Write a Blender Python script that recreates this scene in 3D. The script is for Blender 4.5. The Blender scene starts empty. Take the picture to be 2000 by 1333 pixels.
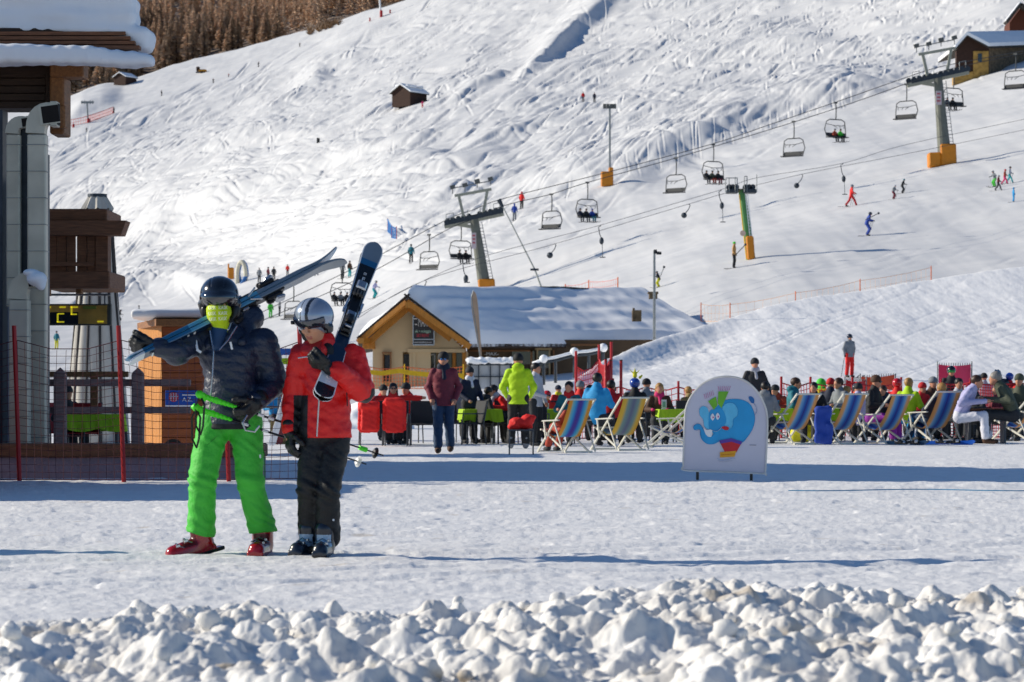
import bpy, math, random
import numpy as np
from mathutils import Vector, Matrix
from mathutils.geometry import tessellate_polygon
R=math.radians
sc=bpy.context.scene
COL=sc.collection
# ------------------------------------------------------------ camera
F=2000*100/36.0; HZ=770.0; CH=1.08
cd=bpy.data.cameras.new('camera'); cam=bpy.data.objects.new('camera',cd); COL.objects.link(cam)
cam.location=(0,0,CH); cam.rotation_euler=(R(90),0,0)
cd.lens=100; cd.sensor_width=36; cd.shift_y=(HZ-666.5)/2000
cd.clip_start=.5; cd.clip_end=6000
cd.dof.use_dof=True; cd.dof.focus_distance=29; cd.dof.aperture_fstop=6.7
sc.camera=cam
# ------------------------------------------------------------ light
EL=25.0; BK=11.0          # sun elevation, degrees behind the picture plane (sun on the left)
w=bpy.data.worlds.new('World'); sc.world=w; w.use_nodes=True
nt=w.node_tree; nt.nodes.clear()
sk=nt.nodes.new('ShaderNodeTexSky'); sk.sky_type='NISHITA'; sk.sun_disc=False
sk.sun_elevation=R(EL); sk.altitude=1800; sk.air_density=1.15; sk.dust_density=.2; sk.ozone_density=5.5
sdir=Vector((-math.cos(R(BK))*math.cos(R(EL)), math.sin(R(BK))*math.cos(R(EL)), math.sin(R(EL))))
sk.sun_rotation=math.atan2(sdir.x,sdir.y)
bg=nt.nodes.new('ShaderNodeBackground'); bg.inputs[1].default_value=.105
ow=nt.nodes.new('ShaderNodeOutputWorld'); nt.links.new(sk.outputs[0],bg.inputs[0]); nt.links.new(bg.outputs[0],ow.inputs[0])
sl=bpy.data.lights.new('sun','SUN'); sl.energy=4.9; sl.angle=R(.5); sl.color=(1,.91,.76)
so=bpy.data.objects.new('sun',sl); COL.objects.link(so)
so.rotation_euler=(-sdir).to_track_quat('-Z','Y').to_euler()
vs=sc.view_settings; vs.view_transform='Standard'; vs.look='None'; vs.exposure=-.03; vs.gamma=1; vs.use_curve_mapping=False
sc.cycles.max_bounces=6; sc.cycles.diffuse_bounces=3; sc.cycles.glossy_bounces=2; sc.cycles.transparent_max_bounces=16
# ------------------------------------------------------------ helpers
def P(px,py,d): return Vector(((px-1000)/F*d, d, CH+(HZ-py)/F*d))
def gd(py): return F*CH/(py-HZ)              # distance of a flat-ground point seen at py
def G(px,py): d=gd(py); return Vector(((px-1000)/F*d,d,0))
def GX(px,d): return Vector(((px-1000)/F*d,d,0))
def lin(h):
    if isinstance(h,str):
        h=h.lstrip('#'); c=[int(h[i:i+2],16)/255 for i in (0,2,4)]
        return tuple(x/12.92 if x<=.04045 else ((x+.055)/1.055)**2.4 for x in c)
    return h
MATS={}
def M(name,col,rough=.6,metal=0.,var=.12,vs=6.,bump=0.,bs=30.,spec=.5,stretch=None,coat=0.,col2=None,trans=0.):
    if name in MATS: return MATS[name]
    m=bpy.data.materials.new(name); m.use_nodes=True; n=m.node_tree; b=n.nodes['Principled BSDF']
    c=lin(col); b.inputs['Roughness'].default_value=rough; b.inputs['Metallic'].default_value=metal
    b.inputs['Specular IOR Level'].default_value=spec; b.inputs['Coat Weight'].default_value=coat
    if trans: b.inputs['Transmission Weight'].default_value=trans
    tc=n.nodes.new('ShaderNodeTexCoord'); src=tc.outputs['Object']
    if stretch:
        mp=n.nodes.new('ShaderNodeMapping'); mp.inputs['Scale'].default_value=stretch; n.links.new(src,mp.inputs[0]); src=mp.outputs[0]
    no=n.nodes.new('ShaderNodeTexNoise'); no.inputs['Scale'].default_value=vs; no.inputs['Detail'].default_value=5; n.links.new(src,no.inputs['Vector'])
    rp=n.nodes.new('ShaderNodeValToRGB'); n.links.new(no.outputs[0],rp.inputs[0])
    rp.color_ramp.elements[0].position=.3; rp.color_ramp.elements[1].position=.7
    c2=lin(col2) if col2 else tuple(min(1,x*(1+var)) for x in c)
    rp.color_ramp.elements[0].color=(*[x*(1-var) for x in c],1); rp.color_ramp.elements[1].color=(*c2,1)
    n.links.new(rp.outputs[0],b.inputs['Base Color'])
    if bump:
        n2=n.nodes.new('ShaderNodeTexNoise'); n2.inputs['Scale'].default_value=bs; n2.inputs['Detail'].default_value=4; n.links.new(src,n2.inputs['Vector'])
        bp=n.nodes.new('ShaderNodeBump'); bp.inputs['Strength'].default_value=bump; bp.inputs['Distance'].default_value=.02
        n.links.new(n2.outputs[0],bp.inputs['Height']); n.links.new(bp.outputs[0],b.inputs['Normal'])
    MATS[name]=m; return m
def link(name,me,mats,parent=None,smooth=True):
    me.name=name
    for m in (mats if isinstance(mats,(list,tuple)) else [mats]): me.materials.append(m)
    if smooth is not None: me.polygons.foreach_set('use_smooth',[smooth]*len(me.polygons))
    o=bpy.data.objects.new(name,me); COL.objects.link(o)
    if parent is not None: o.parent=parent
    return o
def tag(o,label=None,cat=None,group=None,kind=None):
    if label: o['label']=label
    if cat: o['category']=cat
    if group: o['group']=group
    if kind: o['kind']=kind
    return o
def thing(name,label,cat,loc,rz=0,group=None):
    o=bpy.data.objects.new(name,None); o.empty_display_size=.2; COL.objects.link(o)
    o.location=loc; o.rotation_euler=(0,0,rz); return tag(o,label,cat,group)
def copy_tree(o,parent=None):
    c=o.copy(); COL.objects.link(c); c.parent=parent
    for ch in o.children: copy_tree(ch,c)
    return c
class MB:
    def __init__(s): s.v=[]; s.f=[]; s.m=[]
    def add(s,vs,fs,mi=0):
        b=len(s.v); s.v+= [tuple(v) for v in vs]; s.f+=[tuple(b+i for i in f) for f in fs]; s.m+=[mi]*len(fs); return s
    def box(s,c,size,rot=None,mi=0,bev=0.):
        hx,hy,hz=[x/2 for x in size]; b=min(bev,hx*.9,hy*.9,hz*.9); vs=[]; fs=[]
        if b<=0:
            vs=[Vector((x*hx,y*hy,z*hz)) for z in (-1,1) for y in (-1,1) for x in (-1,1)]
            fs=[(0,2,3,1),(4,5,7,6),(0,1,5,4),(2,6,7,3),(0,4,6,2),(1,3,7,5)]
        else:
            idx={}
            for sx in (-1,1):
                for sy in (-1,1):
                    for sz in (-1,1):
                        for a in range(3):
                            h=[hx-b,hy-b,hz-b]; h[a]=(hx,hy,hz)[a]
                            idx[(sx,sy,sz,a)]=len(vs); vs.append(Vector((sx*h[0],sy*h[1],sz*h[2])))
            q=[(-1,-1),(1,-1),(1,1),(-1,1)]
            for a in range(3):
                for sg in (-1,1):
                    f=[]
                    for u,v in q:
                        k=[0,0,0]; k[a]=sg; k[(a+1)%3]=u; k[(a+2)%3]=v; f.append(idx[(*k,a)])
                    fs.append(f if sg>0 else f[::-1])
            for a in range(3):
                b1,b2=(a+1)%3,(a+2)%3
                for u in (-1,1):
                    for v in (-1,1):
                        k0=[0,0,0];k1=[0,0,0];k0[a]=-1;k1[a]=1
                        for k in (k0,k1): k[b1]=u;k[b2]=v
                        f=[idx[(*k0,b1)],idx[(*k1,b1)],idx[(*k1,b2)],idx[(*k0,b2)]]
                        fs.append(f if u*v<0 else f[::-1])
            for sx in (-1,1):
                for sy in (-1,1):
                    for sz in (-1,1):
                        f=[idx[(sx,sy,sz,a)] for a in range(3)]; fs.append(f if sx*sy*sz>0 else f[::-1])
        c=Vector(c)
        if rot is not None: vs=[rot@v for v in vs]
        return s.add([c+v for v in vs],fs,mi)
    def bar(s,a,b,w,t,up=(0,0,1),mi=0,bev=0.):
        a=Vector(a);b=Vector(b);d=b-a;L=d.length; y=d.normalized(); u=Vector(up)
        if abs(y.dot(u))>.98: u=Vector((0,1,0))
        x=y.cross(u).normalized(); z=x.cross(y)
        return s.box((a+b)/2,(w,L,t),Matrix((x,y,z)).transposed(),mi,bev)
    def tube(s,pts,r,n=8,mi=0,cap=True,flat=1.):
        pts=[Vector(p) for p in pts]; k=len(pts); rr=r if isinstance(r,(list,tuple)) else [r]*k
        vs=[];fs=[]; up=Vector((0,0,1))
        t0=(pts[1]-pts[0]).normalized()
        if abs(t0.dot(up))>.9: up=Vector((0,1,0))
        x=t0.cross(up).normalized()
        for i,p in enumerate(pts):
            t=((pts[min(i+1,k-1)]-pts[max(i-1,0)])).normalized(); x=(x-t*x.dot(t)).normalized(); y=t.cross(x)
            for j in range(n):
                a=2*math.pi*j/n; vs.append(p+x*math.cos(a)*rr[i]+y*math.sin(a)*rr[i]*flat)
        for i in range(k-1):
            for j in range(n):
                a=i*n+j;b=i*n+(j+1)%n; fs.append((a,b,b+n,a+n))
        if cap: fs.append(tuple(range(n))[::-1]); fs.append(tuple((k-1)*n+j for j in range(n)))
        return s.add(vs,fs,mi)
    def ico(s,c,r,sc3=(1,1,1),n=10,mi=0):
        m=n//2+1; vs=[];fs=[]
        for i in range(m+1):
            th=math.pi*i/m
            for j in range(n):
                a=2*math.pi*j/n; vs.append(Vector(c)+Vector((math.sin(th)*math.cos(a)*r*sc3[0],math.sin(th)*math.sin(a)*r*sc3[1],math.cos(th)*r*sc3[2])))
        for i in range(m):
            for j in range(n):
                a=i*n+j;b=i*n+(j+1)%n; fs.append((a,a+n,b+n,b))
        return s.add(vs,fs,mi)
    def prism(s,poly,depth,o=(0,0,0),ax=(1,0,0),ay=(0,0,1),mi=0):
        """poly 2d in plane (ax, ay), extruded by depth along ax x ay (away)"""
        ax=Vector(ax);ay=Vector(ay);o=Vector(o); nz=ay.cross(ax); n=len(poly)
        fr=[o+ax*p[0]+ay*p[1] for p in poly]; bk=[v+nz*depth for v in fr]
        tr=tessellate_polygon([[Vector((p[0],p[1],0)) for p in poly]])
        fs=[tuple(t) for t in tr]+[tuple(i+n for i in t[::-1]) for t in tr]+[(i,(i+1)%n,(i+1)%n+n,i+n) for i in range(n)]
        return s.add(fr+bk,fs,mi)
    def build(s,name,mats,parent=None,world=False,smooth=False):
        v=s.v
        if world and parent is not None:
            mi=(Matrix.Translation(parent.location)@Matrix.Rotation(parent.rotation_euler.z,4,'Z')).inverted(); v=[mi@Vector(x) for x in v]
        me=bpy.data.meshes.new(name); me.from_pydata(v,[],s.f)
        o=link(name,me,mats,parent,smooth)
        if max(s.m,default=0)>0: me.polygons.foreach_set('material_index',s.m)
        return o
def spl(pts,n=6,closed=True):
    out=[];k=len(pts)
    for i in range(k if closed else k-1):
        g=lambda j: pts[j%k] if closed else pts[max(0,min(k-1,j))]
        p0,p1,p2,p3=g(i-1),g(i),g(i+1),g(i+2)
        for t in range(n):
            t/=n; out.append(tuple(.5*((2*b)+(-a+c)*t+(2*a-5*b+4*c-d)*t*t+(-a+3*b-3*c+d)*t**3) for a,b,c,d in zip(p0,p1,p2,p3)))
    if not closed: out.append(tuple(pts[-1]))
    return out
def gridmesh(V,name,mats,parent=None,flip=False,smooth=True,mi=None):
    r,c,_=V.shape; me=bpy.data.meshes.new(name); me.vertices.add(r*c); me.vertices.foreach_set('co',V.reshape(-1).astype(np.float32))
    i=np.arange(r*c).reshape(r,c); q=np.stack([i[:-1,:-1],i[:-1,1:],i[1:,1:],i[1:,:-1]],-1).reshape(-1,4)
    if flip: q=q[:,::-1]
    nf=len(q); me.loops.add(nf*4); me.loops.foreach_set('vertex_index',q.reshape(-1).astype(np.int32))
    me.polygons.add(nf); me.polygons.foreach_set('loop_start',np.arange(0,nf*4,4,dtype=np.int32))
    if mi is not None: me.polygons.foreach_set('material_index',mi.astype(np.int32))
    me.update(calc_edges=True); return link(name,me,mats,parent,smooth)
# ---- signed distance figures -> one continuous surface (surface nets)
def _rc(Pt,a,b,ra,rb):
    a=np.array(a,float);b=np.array(b,float);ba=b-a;pa=Pt-a; h=np.clip(pa@ba/max(1e-9,ba@ba),0,1)
    q=pa-h[...,None]*ba; return np.sqrt((q*q).sum(-1))-(ra+(rb-ra)*h)
def _el(Pt,c,r):
    q=(Pt-np.array(c,float)); r=np.array(r,float); k0=np.sqrt(((q/r)**2).sum(-1)); k1=np.sqrt(((q/r**2)**2).sum(-1))+1e-9; return k0*(k0-1)/k1
def _bx(Pt,c,h,r,rot=None):
    q=Pt-np.array(c,float)
    if rot is not None: q=q@np.array(rot)
    q=np.abs(q)-(np.array(h,float)-r); return np.sqrt((np.maximum(q,0)**2).sum(-1))+np.minimum(q.max(-1),0)-r
def sdf(prims,Pt,k):
    d=None
    for p in prims:
        t=p[0]; s=p[-1] if isinstance(p[-1],dict) else {}
        if t=='c':
            f=s.get('f')
            if f: sv=np.array(f,float); v=_rc(Pt*sv,np.array(p[1])*sv,np.array(p[2])*sv,p[3],p[4])/max(sv.min(),.7)
            else: v=_rc(Pt,p[1],p[2],p[3],p[4])
        elif t=='e': v=_el(Pt,p[1],p[2])
        else: v=_bx(Pt,p[1],p[2],p[3],s.get('rot'))
        kk=s.get('k',k)
        if s.get('sub'): v=-v; h=np.clip(.5-.5*(d-v)/kk,0,1); d=d+(v-d)*h+kk*h*(1-h) if d is not None else v
        elif d is None: d=v
        else: h=np.clip(.5+.5*(v-d)/kk,0,1); d=v*(1-h)+d*h-kk*h*(1-h)
    return d
def blob(name,prims,vox,mats,parent=None,k=.03,disp=None,colfn=None,clip=None):
    lo=np.full(3,9e9);hi=-lo
    for p in prims:
        if isinstance(p[-1],dict) and p[-1].get('sub'): continue
        if p[0]=='c': r=max(p[3],p[4]); a=np.minimum(p[1],p[2])-r*1.35; b=np.maximum(p[1],p[2])+r*1.35
        else: r=np.array(p[2],float)*(1.05 if p[0]=='e' else 1.5); a=np.array(p[1])-r; b=np.array(p[1])+r
        lo=np.minimum(lo,a);hi=np.maximum(hi,b)
    lo=lo-vox*3;hi=hi+vox*3; n=np.ceil((hi-lo)/vox).astype(int)+1
    ax=[lo[i]+vox*np.arange(n[i]) for i in range(3)]
    Pt=np.stack(np.meshgrid(*ax,indexing='ij'),-1); V=sdf(prims,Pt,k)
    if disp is not None: V=V-disp(Pt)
    if clip is not None: V=np.maximum(V,clip(Pt))
    I=V<0; c=[I[a:n[0]-1+a,b:n[1]-1+b,e:n[2]-1+e] for a in (0,1) for b in (0,1) for e in (0,1)]
    sm=sum(x.astype(np.int8) for x in c); act=(sm>0)&(sm<8); ids=-np.ones(act.shape,int); N=int(act.sum()); ids[act]=np.arange(N)
    A=np.argwhere(act); acc=np.zeros((N,3));cnt=np.zeros(N); off=[(a,b,e) for a in (0,1) for b in (0,1) for e in (0,1)]
    for i,o1 in enumerate(off):
        for j,o2 in enumerate(off):
            if j>i and sum(abs(x-y) for x,y in zip(o1,o2))==1:
                v1=V[tuple((A+o1).T)];v2=V[tuple((A+o2).T)]; m=(v1<0)!=(v2<0); t=np.where(m,v1/np.where(m,v1-v2,1),0)
                acc+=np.where(m[:,None],np.array(o1)+t[:,None]*(np.array(o2)-np.array(o1)),0);cnt+=m
    X=lo+(A+acc/cnt[:,None])*vox; Q=[]
    for a in range(3):
        b,e=(a+1)%3,(a+2)%3; s1=[slice(1,-1)]*3; s2=list(s1); s1[a]=slice(0,-1); s2[a]=slice(1,None)
        E=np.argwhere(I[tuple(s1)]!=I[tuple(s2)]); st=np.ones(3,int); st[a]=0; E=E+st
        if len(E)==0: continue
        ub=np.zeros(3,int);ub[b]=1;ue=np.zeros(3,int);ue[e]=1
        q=np.stack([ids[tuple((E-ub-ue).T)],ids[tuple((E-ue).T)],ids[tuple(E.T)],ids[tuple((E-ub).T)]],-1)
        fl=~I[tuple(E.T)]; q[fl]=q[fl][:,::-1]; Q.append(q)
    q=np.concatenate(Q); q=q[(q>=0).all(1)]; nf=len(q)
    me=bpy.data.meshes.new(name); me.vertices.add(N); me.vertices.foreach_set('co',X.reshape(-1).astype(np.float32))
    me.loops.add(nf*4); me.loops.foreach_set('vertex_index',q.reshape(-1).astype(np.int32)); me.polygons.add(nf); me.polygons.foreach_set('loop_start',np.arange(0,nf*4,4,dtype=np.int32))
    if colfn is not None: me.polygons.foreach_set('material_index',colfn(X[q].mean(1)).astype(np.int32))
    me.update(calc_edges=True); return link(name,me,mats,parent,True)
def sn(Pt,f,ph=0.):
    x,y,z=Pt[...,0]*f,Pt[...,1]*f,Pt[...,2]*f
    return (np.sin(x*1.0+1.7*np.sin(z*1.3+ph)+ph)*np.sin(y*1.1+1.3*np.sin(x*.9+ph*2)+1.)+np.sin(z*1.7+x*.8+1.9*np.sin(y*1.2+ph))*.8)/1.6
rng=np.random.default_rng(7); random.seed(7)
def vnoise(x,y,seed=0):
    r=np.random.default_rng(seed); T=r.random((257,257)).astype(np.float32); T[256]=T[0];T[:,256]=T[:,0]
    xi=np.floor(x).astype(int);yi=np.floor(y).astype(int);fx=x-xi;fy=y-yi;xi%=256;yi%=256
    fx=fx*fx*fx*(fx*(fx*6-15)+10);fy=fy*fy*fy*(fy*(fy*6-15)+10)
    return (T[yi,xi]*(1-fx)+T[yi,xi+1]*fx)*(1-fy)+(T[yi+1,xi]*(1-fx)+T[yi+1,xi+1]*fx)*fy-.5
def fbm(x,y,o=4,seed=0): return sum(vnoise(x*2**i,y*2**i,seed+i)/2**i for i in range(o))
# ------------------------------------------------------------ snow material
def snowmat(name,scale,bump,dist,c1=(.86,.87,.89),c2=(.93,.93,.93),dirt=None,scl=(1,1,1)):
    m=bpy.data.materials.new(name); m.use_nodes=True; n=m.node_tree; b=n.nodes['Principled BSDF']; MATS[name]=m
    b.inputs['Roughness'].default_value=.65; b.inputs['Specular IOR Level'].default_value=.25
    tc=n.nodes.new('ShaderNodeTexCoord'); mp=n.nodes.new('ShaderNodeMapping'); mp.inputs['Scale'].default_value=scl; n.links.new(tc.outputs['Object'],mp.inputs[0])
    a=n.nodes.new('ShaderNodeTexNoise'); a.inputs['Scale'].default_value=scale; a.inputs['Detail'].default_value=8; a.inputs['Roughness'].default_value=.65; n.links.new(mp.outputs[0],a.inputs[0])
    bp=n.nodes.new('ShaderNodeBump'); bp.inputs['Strength'].default_value=bump; bp.inputs['Distance'].default_value=dist; n.links.new(a.outputs[0],bp.inputs['Height']); n.links.new(bp.outputs[0],b.inputs['Normal'])
    g=n.nodes.new('ShaderNodeTexNoise'); g.inputs['Scale'].default_value=scale*.35; g.inputs['Detail'].default_value=6; n.links.new(mp.outputs[0],g.inputs[0])
    rp=n.nodes.new('ShaderNodeValToRGB'); e=rp.color_ramp.elements; e[0].position=.35;e[1].position=.65
    e[0].color=(*c1,1);e[1].color=(*c2,1); n.links.new(g.outputs[0],rp.inputs[0])
    if dirt:
        x=e.new(.27); x.color=(*dirt,1)
    n.links.new(rp.outputs[0],b.inputs['Base Color']); return m
SN_G=snowmat('snow_trodden',9,.5,.03,(.87,.87,.87),(.93,.93,.92),(.74,.70,.64),(1,.8,1))
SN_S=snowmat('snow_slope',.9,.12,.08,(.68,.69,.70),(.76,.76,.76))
SN_H=snowmat('snow_piste',2.2,.25,.05,(.88,.89,.9),(.93,.93,.93))
SN_B=snowmat('snow_bank',6,.5,.03,(.76,.73,.68),(.88,.87,.84),(.52,.45,.36))
SN_R=snowmat('snow_roof',3,.2,.03,(.86,.88,.91),(.93,.94,.95))
# ------------------------------------------------------------ main slope
CP=np.array([(-300,640,400),(0,640,400),(300,620,400),(110,680,325),(530,620,315),(640,545,330),(733,582,278),(803,514,262),(1005,430,285),(1190,360,330),(1190,600,190),
(1435,524,185),(1435,600,165),(1475,505,195),(1665,402,228),(1695,460,210),(1760,385,252),(1840,325,272),(1950,370,245),(1930,155,345),(2000,560,160),(1800,560,165),
(1750,300,285),(1500,330,290),(1150,198,480),(800,205,500),(620,270,480),(300,440,520),(300,540,450),(150,600,420),(500,155,850),(320,185,800),(170,240,700),(125,190,820),
(390,135,930),(600,60,1000),(790,0,950),(250,160,930),(1000,0,740),(1400,0,600),(1700,60,470),(2000,0,420),(2300,0,390),(2300,300,230),(2300,560,150),(500,500,420),(940,585,238),
(-300,835,98),(0,835,98),(500,835,98),(1000,835,98),(1500,835,98),(2000,835,98),(2500,835,98),(300,745,170),(800,745,165),(1200,745,160),(1700,745,128),(2200,700,130),(-300,400,560),(-300,200,900),
(1000,-200,1000),(1500,-200,800),(2300,-250,560),(800,100,640),(1300,300,330),(950,700,180),(0,745,172),(1000,300,400),(650,400,400)],float)
_px=CP[:,0]/1000;_py=CP[:,1]/1000*2
def _U(r2): return .5*r2*np.log(r2+1e-9)
_n=len(CP);_K=_U((_px[:,None]-_px)**2+(_py[:,None]-_py)**2)+np.eye(_n)*.25;_Pm=np.stack([np.ones(_n),_px,_py],1)
_S=np.linalg.solve(np.block([[_K,_Pm],[_Pm.T,np.zeros((3,3))]]),np.concatenate([np.log(CP[:,2]),np.zeros(3)]))
def D(px,py):
    x=np.asarray(px,float)/1000;y=np.asarray(py,float)/500
    o=_S[_n]+_S[_n+1]*x+_S[_n+2]*y
    for i in range(_n): o=o+_S[i]*_U((x-_px[i])**2+(y-_py[i])**2)
    return np.exp(o)
crx=[-500,0,125,190,240,300,380,480,570,640,720,790,900,1100,2000,2600]; cry=[270,215,188,172,164,149,118,94,70,50,21,2,-40,-110,-300,-380]
# ---- relief of the main slope
colx=np.concatenate([np.linspace(-500,60,60,endpoint=False),np.linspace(60,2030,1250),np.linspace(2032,2600,50)])
cr=np.interp(colx,crx,cry)
NR=560
tt=np.linspace(0,1,NR)[:,None]
top=cr[None,:]
PY=835+(top-835)*tt
# spend rows on what is seen: rows linear in screen height
PX=np.broadcast_to(colx[None,:],PY.shape).copy()
PY=PY-0*PX
DD=D(PX,PY); DD=np.maximum.accumulate(DD,axis=0)*(1+tt*.002)
X=(PX-1000)/F*DD; Z=CH+(HZ-PY)/F*DD
def smst(a,b,x): t=np.clip((x-a)/(b-a),0,1); return t*t*(3-2*t)
# pisted zone below the bank line, rough ungroomed zone above
bl=np.interp(PX,[-500,100,250,480,700,900,1000,1150,1260,1400,1560,1700,1850,2000,2600],[640,640,575,545,520,470,430,372,330,290,235,190,160,120,60])
# upper left piste band
ul=np.interp(PX,[-500,90,300,600,760,900,1000,2600],[330,300,215,140,60,0,-60,-300])
rough=smst(6,-22,PY-bl)*smst(-18,14,PY-ul)
H=np.zeros_like(PY)
H+=fbm(X/42,DD/60,4,11)*2.2*smst(120,260,DD)
H+=fbm(X/9,DD/34,3,21)*.6*rough
wv=PY+.37*PX+30*vnoise(PX/140,PY/110,33); uu=PX-.37*PY
stk=fbm(uu/170,wv/9,3,31)*.12+fbm(uu/160,wv/5,2,37)*.03
H+=stk*DD/400*rough
H+=fbm(X/2.5,DD/22,3,41)*.10*(1-rough)*smst(100,160,DD)
# steep drops facing away from the sun (x = photo px along, h metres, w px)
def drop(pts,h,w,tail=2.6):
    global H
    pts=sorted(pts,key=lambda p:-p[1]) if abs(pts[0][1]-pts[-1][1])*1.2>abs(pts[0][0]-pts[-1][0]) else sorted(pts)
    xs=[p[0] for p in pts];ys=[p[1] for p in pts]
    if xs[0]>xs[-1]: xs=xs[::-1];ys=ys[::-1]
    yl=np.interp(PX,xs,ys); s=(PY-yl)/w+ .6*fbm(PX/150,PY/60,2,5)
    L_=xs[-1]-xs[0]; m=smst(xs[0]-.15*L_,xs[0]+.35*L_,PX)*smst(xs[-1]+.15*L_,xs[-1]-.35*L_,PX); h=h*.85
    H+=m*h*np.where(s<0,np.exp(-(s/tail)**2),np.exp(-(s/.8)**2))
drop([(1010,160),(1050,125),(1090,90),(1130,50),(1185,8),(1230,-30)],3.2,16)
drop([(880,205),(930,175),(985,150),(1010,140)],1.2,8)
drop([(240,462),(300,440),(380,415),(440,385),(490,352)],3.0,22)
drop([(205,590),(240,565),(290,548),(340,545),(400,556),(470,540)],1.8,18)
drop([(1060,385),(1150,362),(1230,330),(1330,288),(1420,250),(1500,215),(1600,180),(1700,150),(1790,110)],3.0,34)
drop([(1000,375),(1060,360),(1120,352),(1180,350)],1.0,12)
drop([(590,165),(625,150),(660,128),(720,112)],1.6,14)
drop([(560,190),(600,165),(640,150)],1.2,12)
drop([(470,230),(540,205),(600,180),(660,160)],1.2,13)
drop([(690,120),(760,90),(830,60),(880,40)],.9,9)
drop([(300,330),(360,315),(430,290),(500,262),(560,240)],1.1,13)
drop([(640,310),(690,295),(740,280)],1.0,10)
drop([(100,400),(160,380),(230,355),(300,335)],1.1,12)
drop([(560,440),(640,415),(720,400),(780,385)],.9,10)
drop([(820,400),(880,370),(930,350),(1000,330)],1.0,10)
drop([(420,300),(480,280),(560,262),(640,235)],1.3,12)
drop([(220,410),(300,385),(370,365)],1.2,11)
drop([(700,340),(780,322),(860,300)],1.2,11)
drop([(900,290),(980,262),(1050,240)],1.1,10)
drop([(200,500),(270,470),(350,430),(430,395),(520,350),(600,322)],1.6,11)
drop([(330,470),(420,430),(520,400),(620,368)],1.1,8)
drop([(420,520),(520,480),(620,450),(720,430),(800,405)],1.0,8)
drop([(560,330),(650,300),(740,285),(820,262),(880,240)],1.2,9)
drop([(640,90),(700,72),(760,50)],1.2,9)
drop([(1250,150),(1330,120),(1420,95),(1500,60)],1.2,12)
drop([(820,330),(880,318),(940,300),(1000,285)],.8,8)
drop([(350,500),(430,470),(520,455),(600,430)],1.0,12)
drop([(130,230),(160,215),(190,205),(230,195)],2.2,14)
# ski tracks: furrows drawn as polylines and stamped as relief
T=np.zeros_like(H); TG=2.6
c0=60;cw=(2030-60)/1249.
PTS=[]
def stamp(xs,ys,dep,wd):
    ci=60+(xs-c0)/cw; crt=np.interp(xs,crx,cry); ri=(835-ys)/(835-crt)*(NR-1)
    d_=np.broadcast_to(dep,ci.shape)
    PTS.append(np.stack([ci,ri,-d_])); PTS.append(np.stack([ci+2.2*wd,ri-.3,d_*.5]))
    if wd>1.2: PTS.append(np.stack([ci+.8,ri,-d_*.7]))
def track(x,y,ang,L,dep,wd,cur,dbl=0,seg=None):
    n=max(6,int(L/1.0)); s=np.linspace(0,1,n); a=ang+cur*(s-.5)+.12*np.sin(s*L/35+random.random()*6)
    xs=x+np.cumsum(np.cos(a))*L/n; ys=y-np.cumsum(np.sin(a))*L/n
    fade=dep*np.clip(np.minimum(s,1-s)*6,0,1)*(.7+.3*np.sin(s*L/9))
    stamp(xs,ys,fade,wd)
    if dbl: stamp(xs+dbl,ys+1.2,fade*.8,wd)
for i in range(3000):
    x=random.uniform(60,2030); yb=np.interp(x,[-500,100,250,480,700,900,1000,1150,1260,1400,1560,1700,1850,2000,2600],[640,640,575,545,520,470,430,372,330,290,235,190,160,120,60])
    yt=max(-30,np.interp(x,[-500,90,300,600,760,900,1000,2600],[330,300,215,140,60,0,-60,-300]))
    if yt>yb-10: continue
    y=random.uniform(yt-10,yb); u=random.random()
    dep=random.choice((.05,.07,.09,.12,.2))*random.uniform(.8,1.3)*float(D(x,y))/400
    if u<.93: track(x,y,R(random.gauss(19,7)),random.uniform(60,340),dep,random.choice((.8,.8,1,1.3)),random.uniform(-.7,.6),random.choice((0,0,3.2)))
    elif u<.98: track(x,y,R(random.gauss(62,22)),random.uniform(12,45),dep*.45,1.,random.uniform(-1.2,1.2),random.choice((0,3)))
    else: track(x,y,R(random.gauss(-30,18)),random.uniform(20,90),dep*.5,1.,random.uniform(-.6,.6),random.choice((0,3)))
# fan of plough marks on the bank
for i in range(26):
    x=1235+i*17+random.uniform(-7,7); y=np.interp(x,[1240,1400,1560,1800],[345,292,238,165])+random.uniform(-8,10)
    track(x,y,R(random.uniform(95,125)),random.uniform(14,34),.035,.8,random.uniform(-.3,.3))
# chopped zone top right
for i in range(260):
    x=random.gauss(1560,230);y=random.gauss(80,80); 
    if y<bl[0,0]-900 or y>np.interp(x,[1150,2000],[300,90]): continue
    track(x,y,R(random.uniform(0,160)),random.uniform(5,26),random.uniform(.04,.09),1.,random.uniform(-2,2))
for i in range(420): # faint tracks on the pistes
    x=random.uniform(60,2030);y=random.uniform(60,740)
    if rough[int(np.clip((835-y)/(835-np.interp(x,crx,cry))*(NR-1),0,NR-1)),int(60+(x-c0)/cw)]>.4: continue
    sl=12 if y>300 else 16
    track(x,y,R(random.gauss(sl,4)),random.uniform(60,260),random.uniform(.012,.03)*float(D(x,y))/260,1.,random.uniform(-.25,.2),random.choice((0,4)))
A_=np.concatenate(PTS,1); A_=A_[:,(A_[0]>1)&(A_[0]<colx.size-3)&(A_[1]>1)&(A_[1]<NR-3)]
c_=np.floor(A_[0]).astype(int);r_=np.floor(A_[1]).astype(int);fc=A_[0]-c_;fr=A_[1]-r_
for a in (0,1):
    for b in (0,1): np.add.at(T,(r_+b,c_+a),A_[2]*(fc if a else 1-fc)*(fr if b else 1-fr))
T=(np.roll(T,1,0)+2*T+np.roll(T,-1,0))/4; T=(np.roll(T,1,1)+4*T+np.roll(T,-1,1))/6
T=np.clip(T,-.16,.09)
H+=T*TG
H*=smst(99,135,DD)
V=np.stack([X,DD,Z+H],-1)
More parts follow.
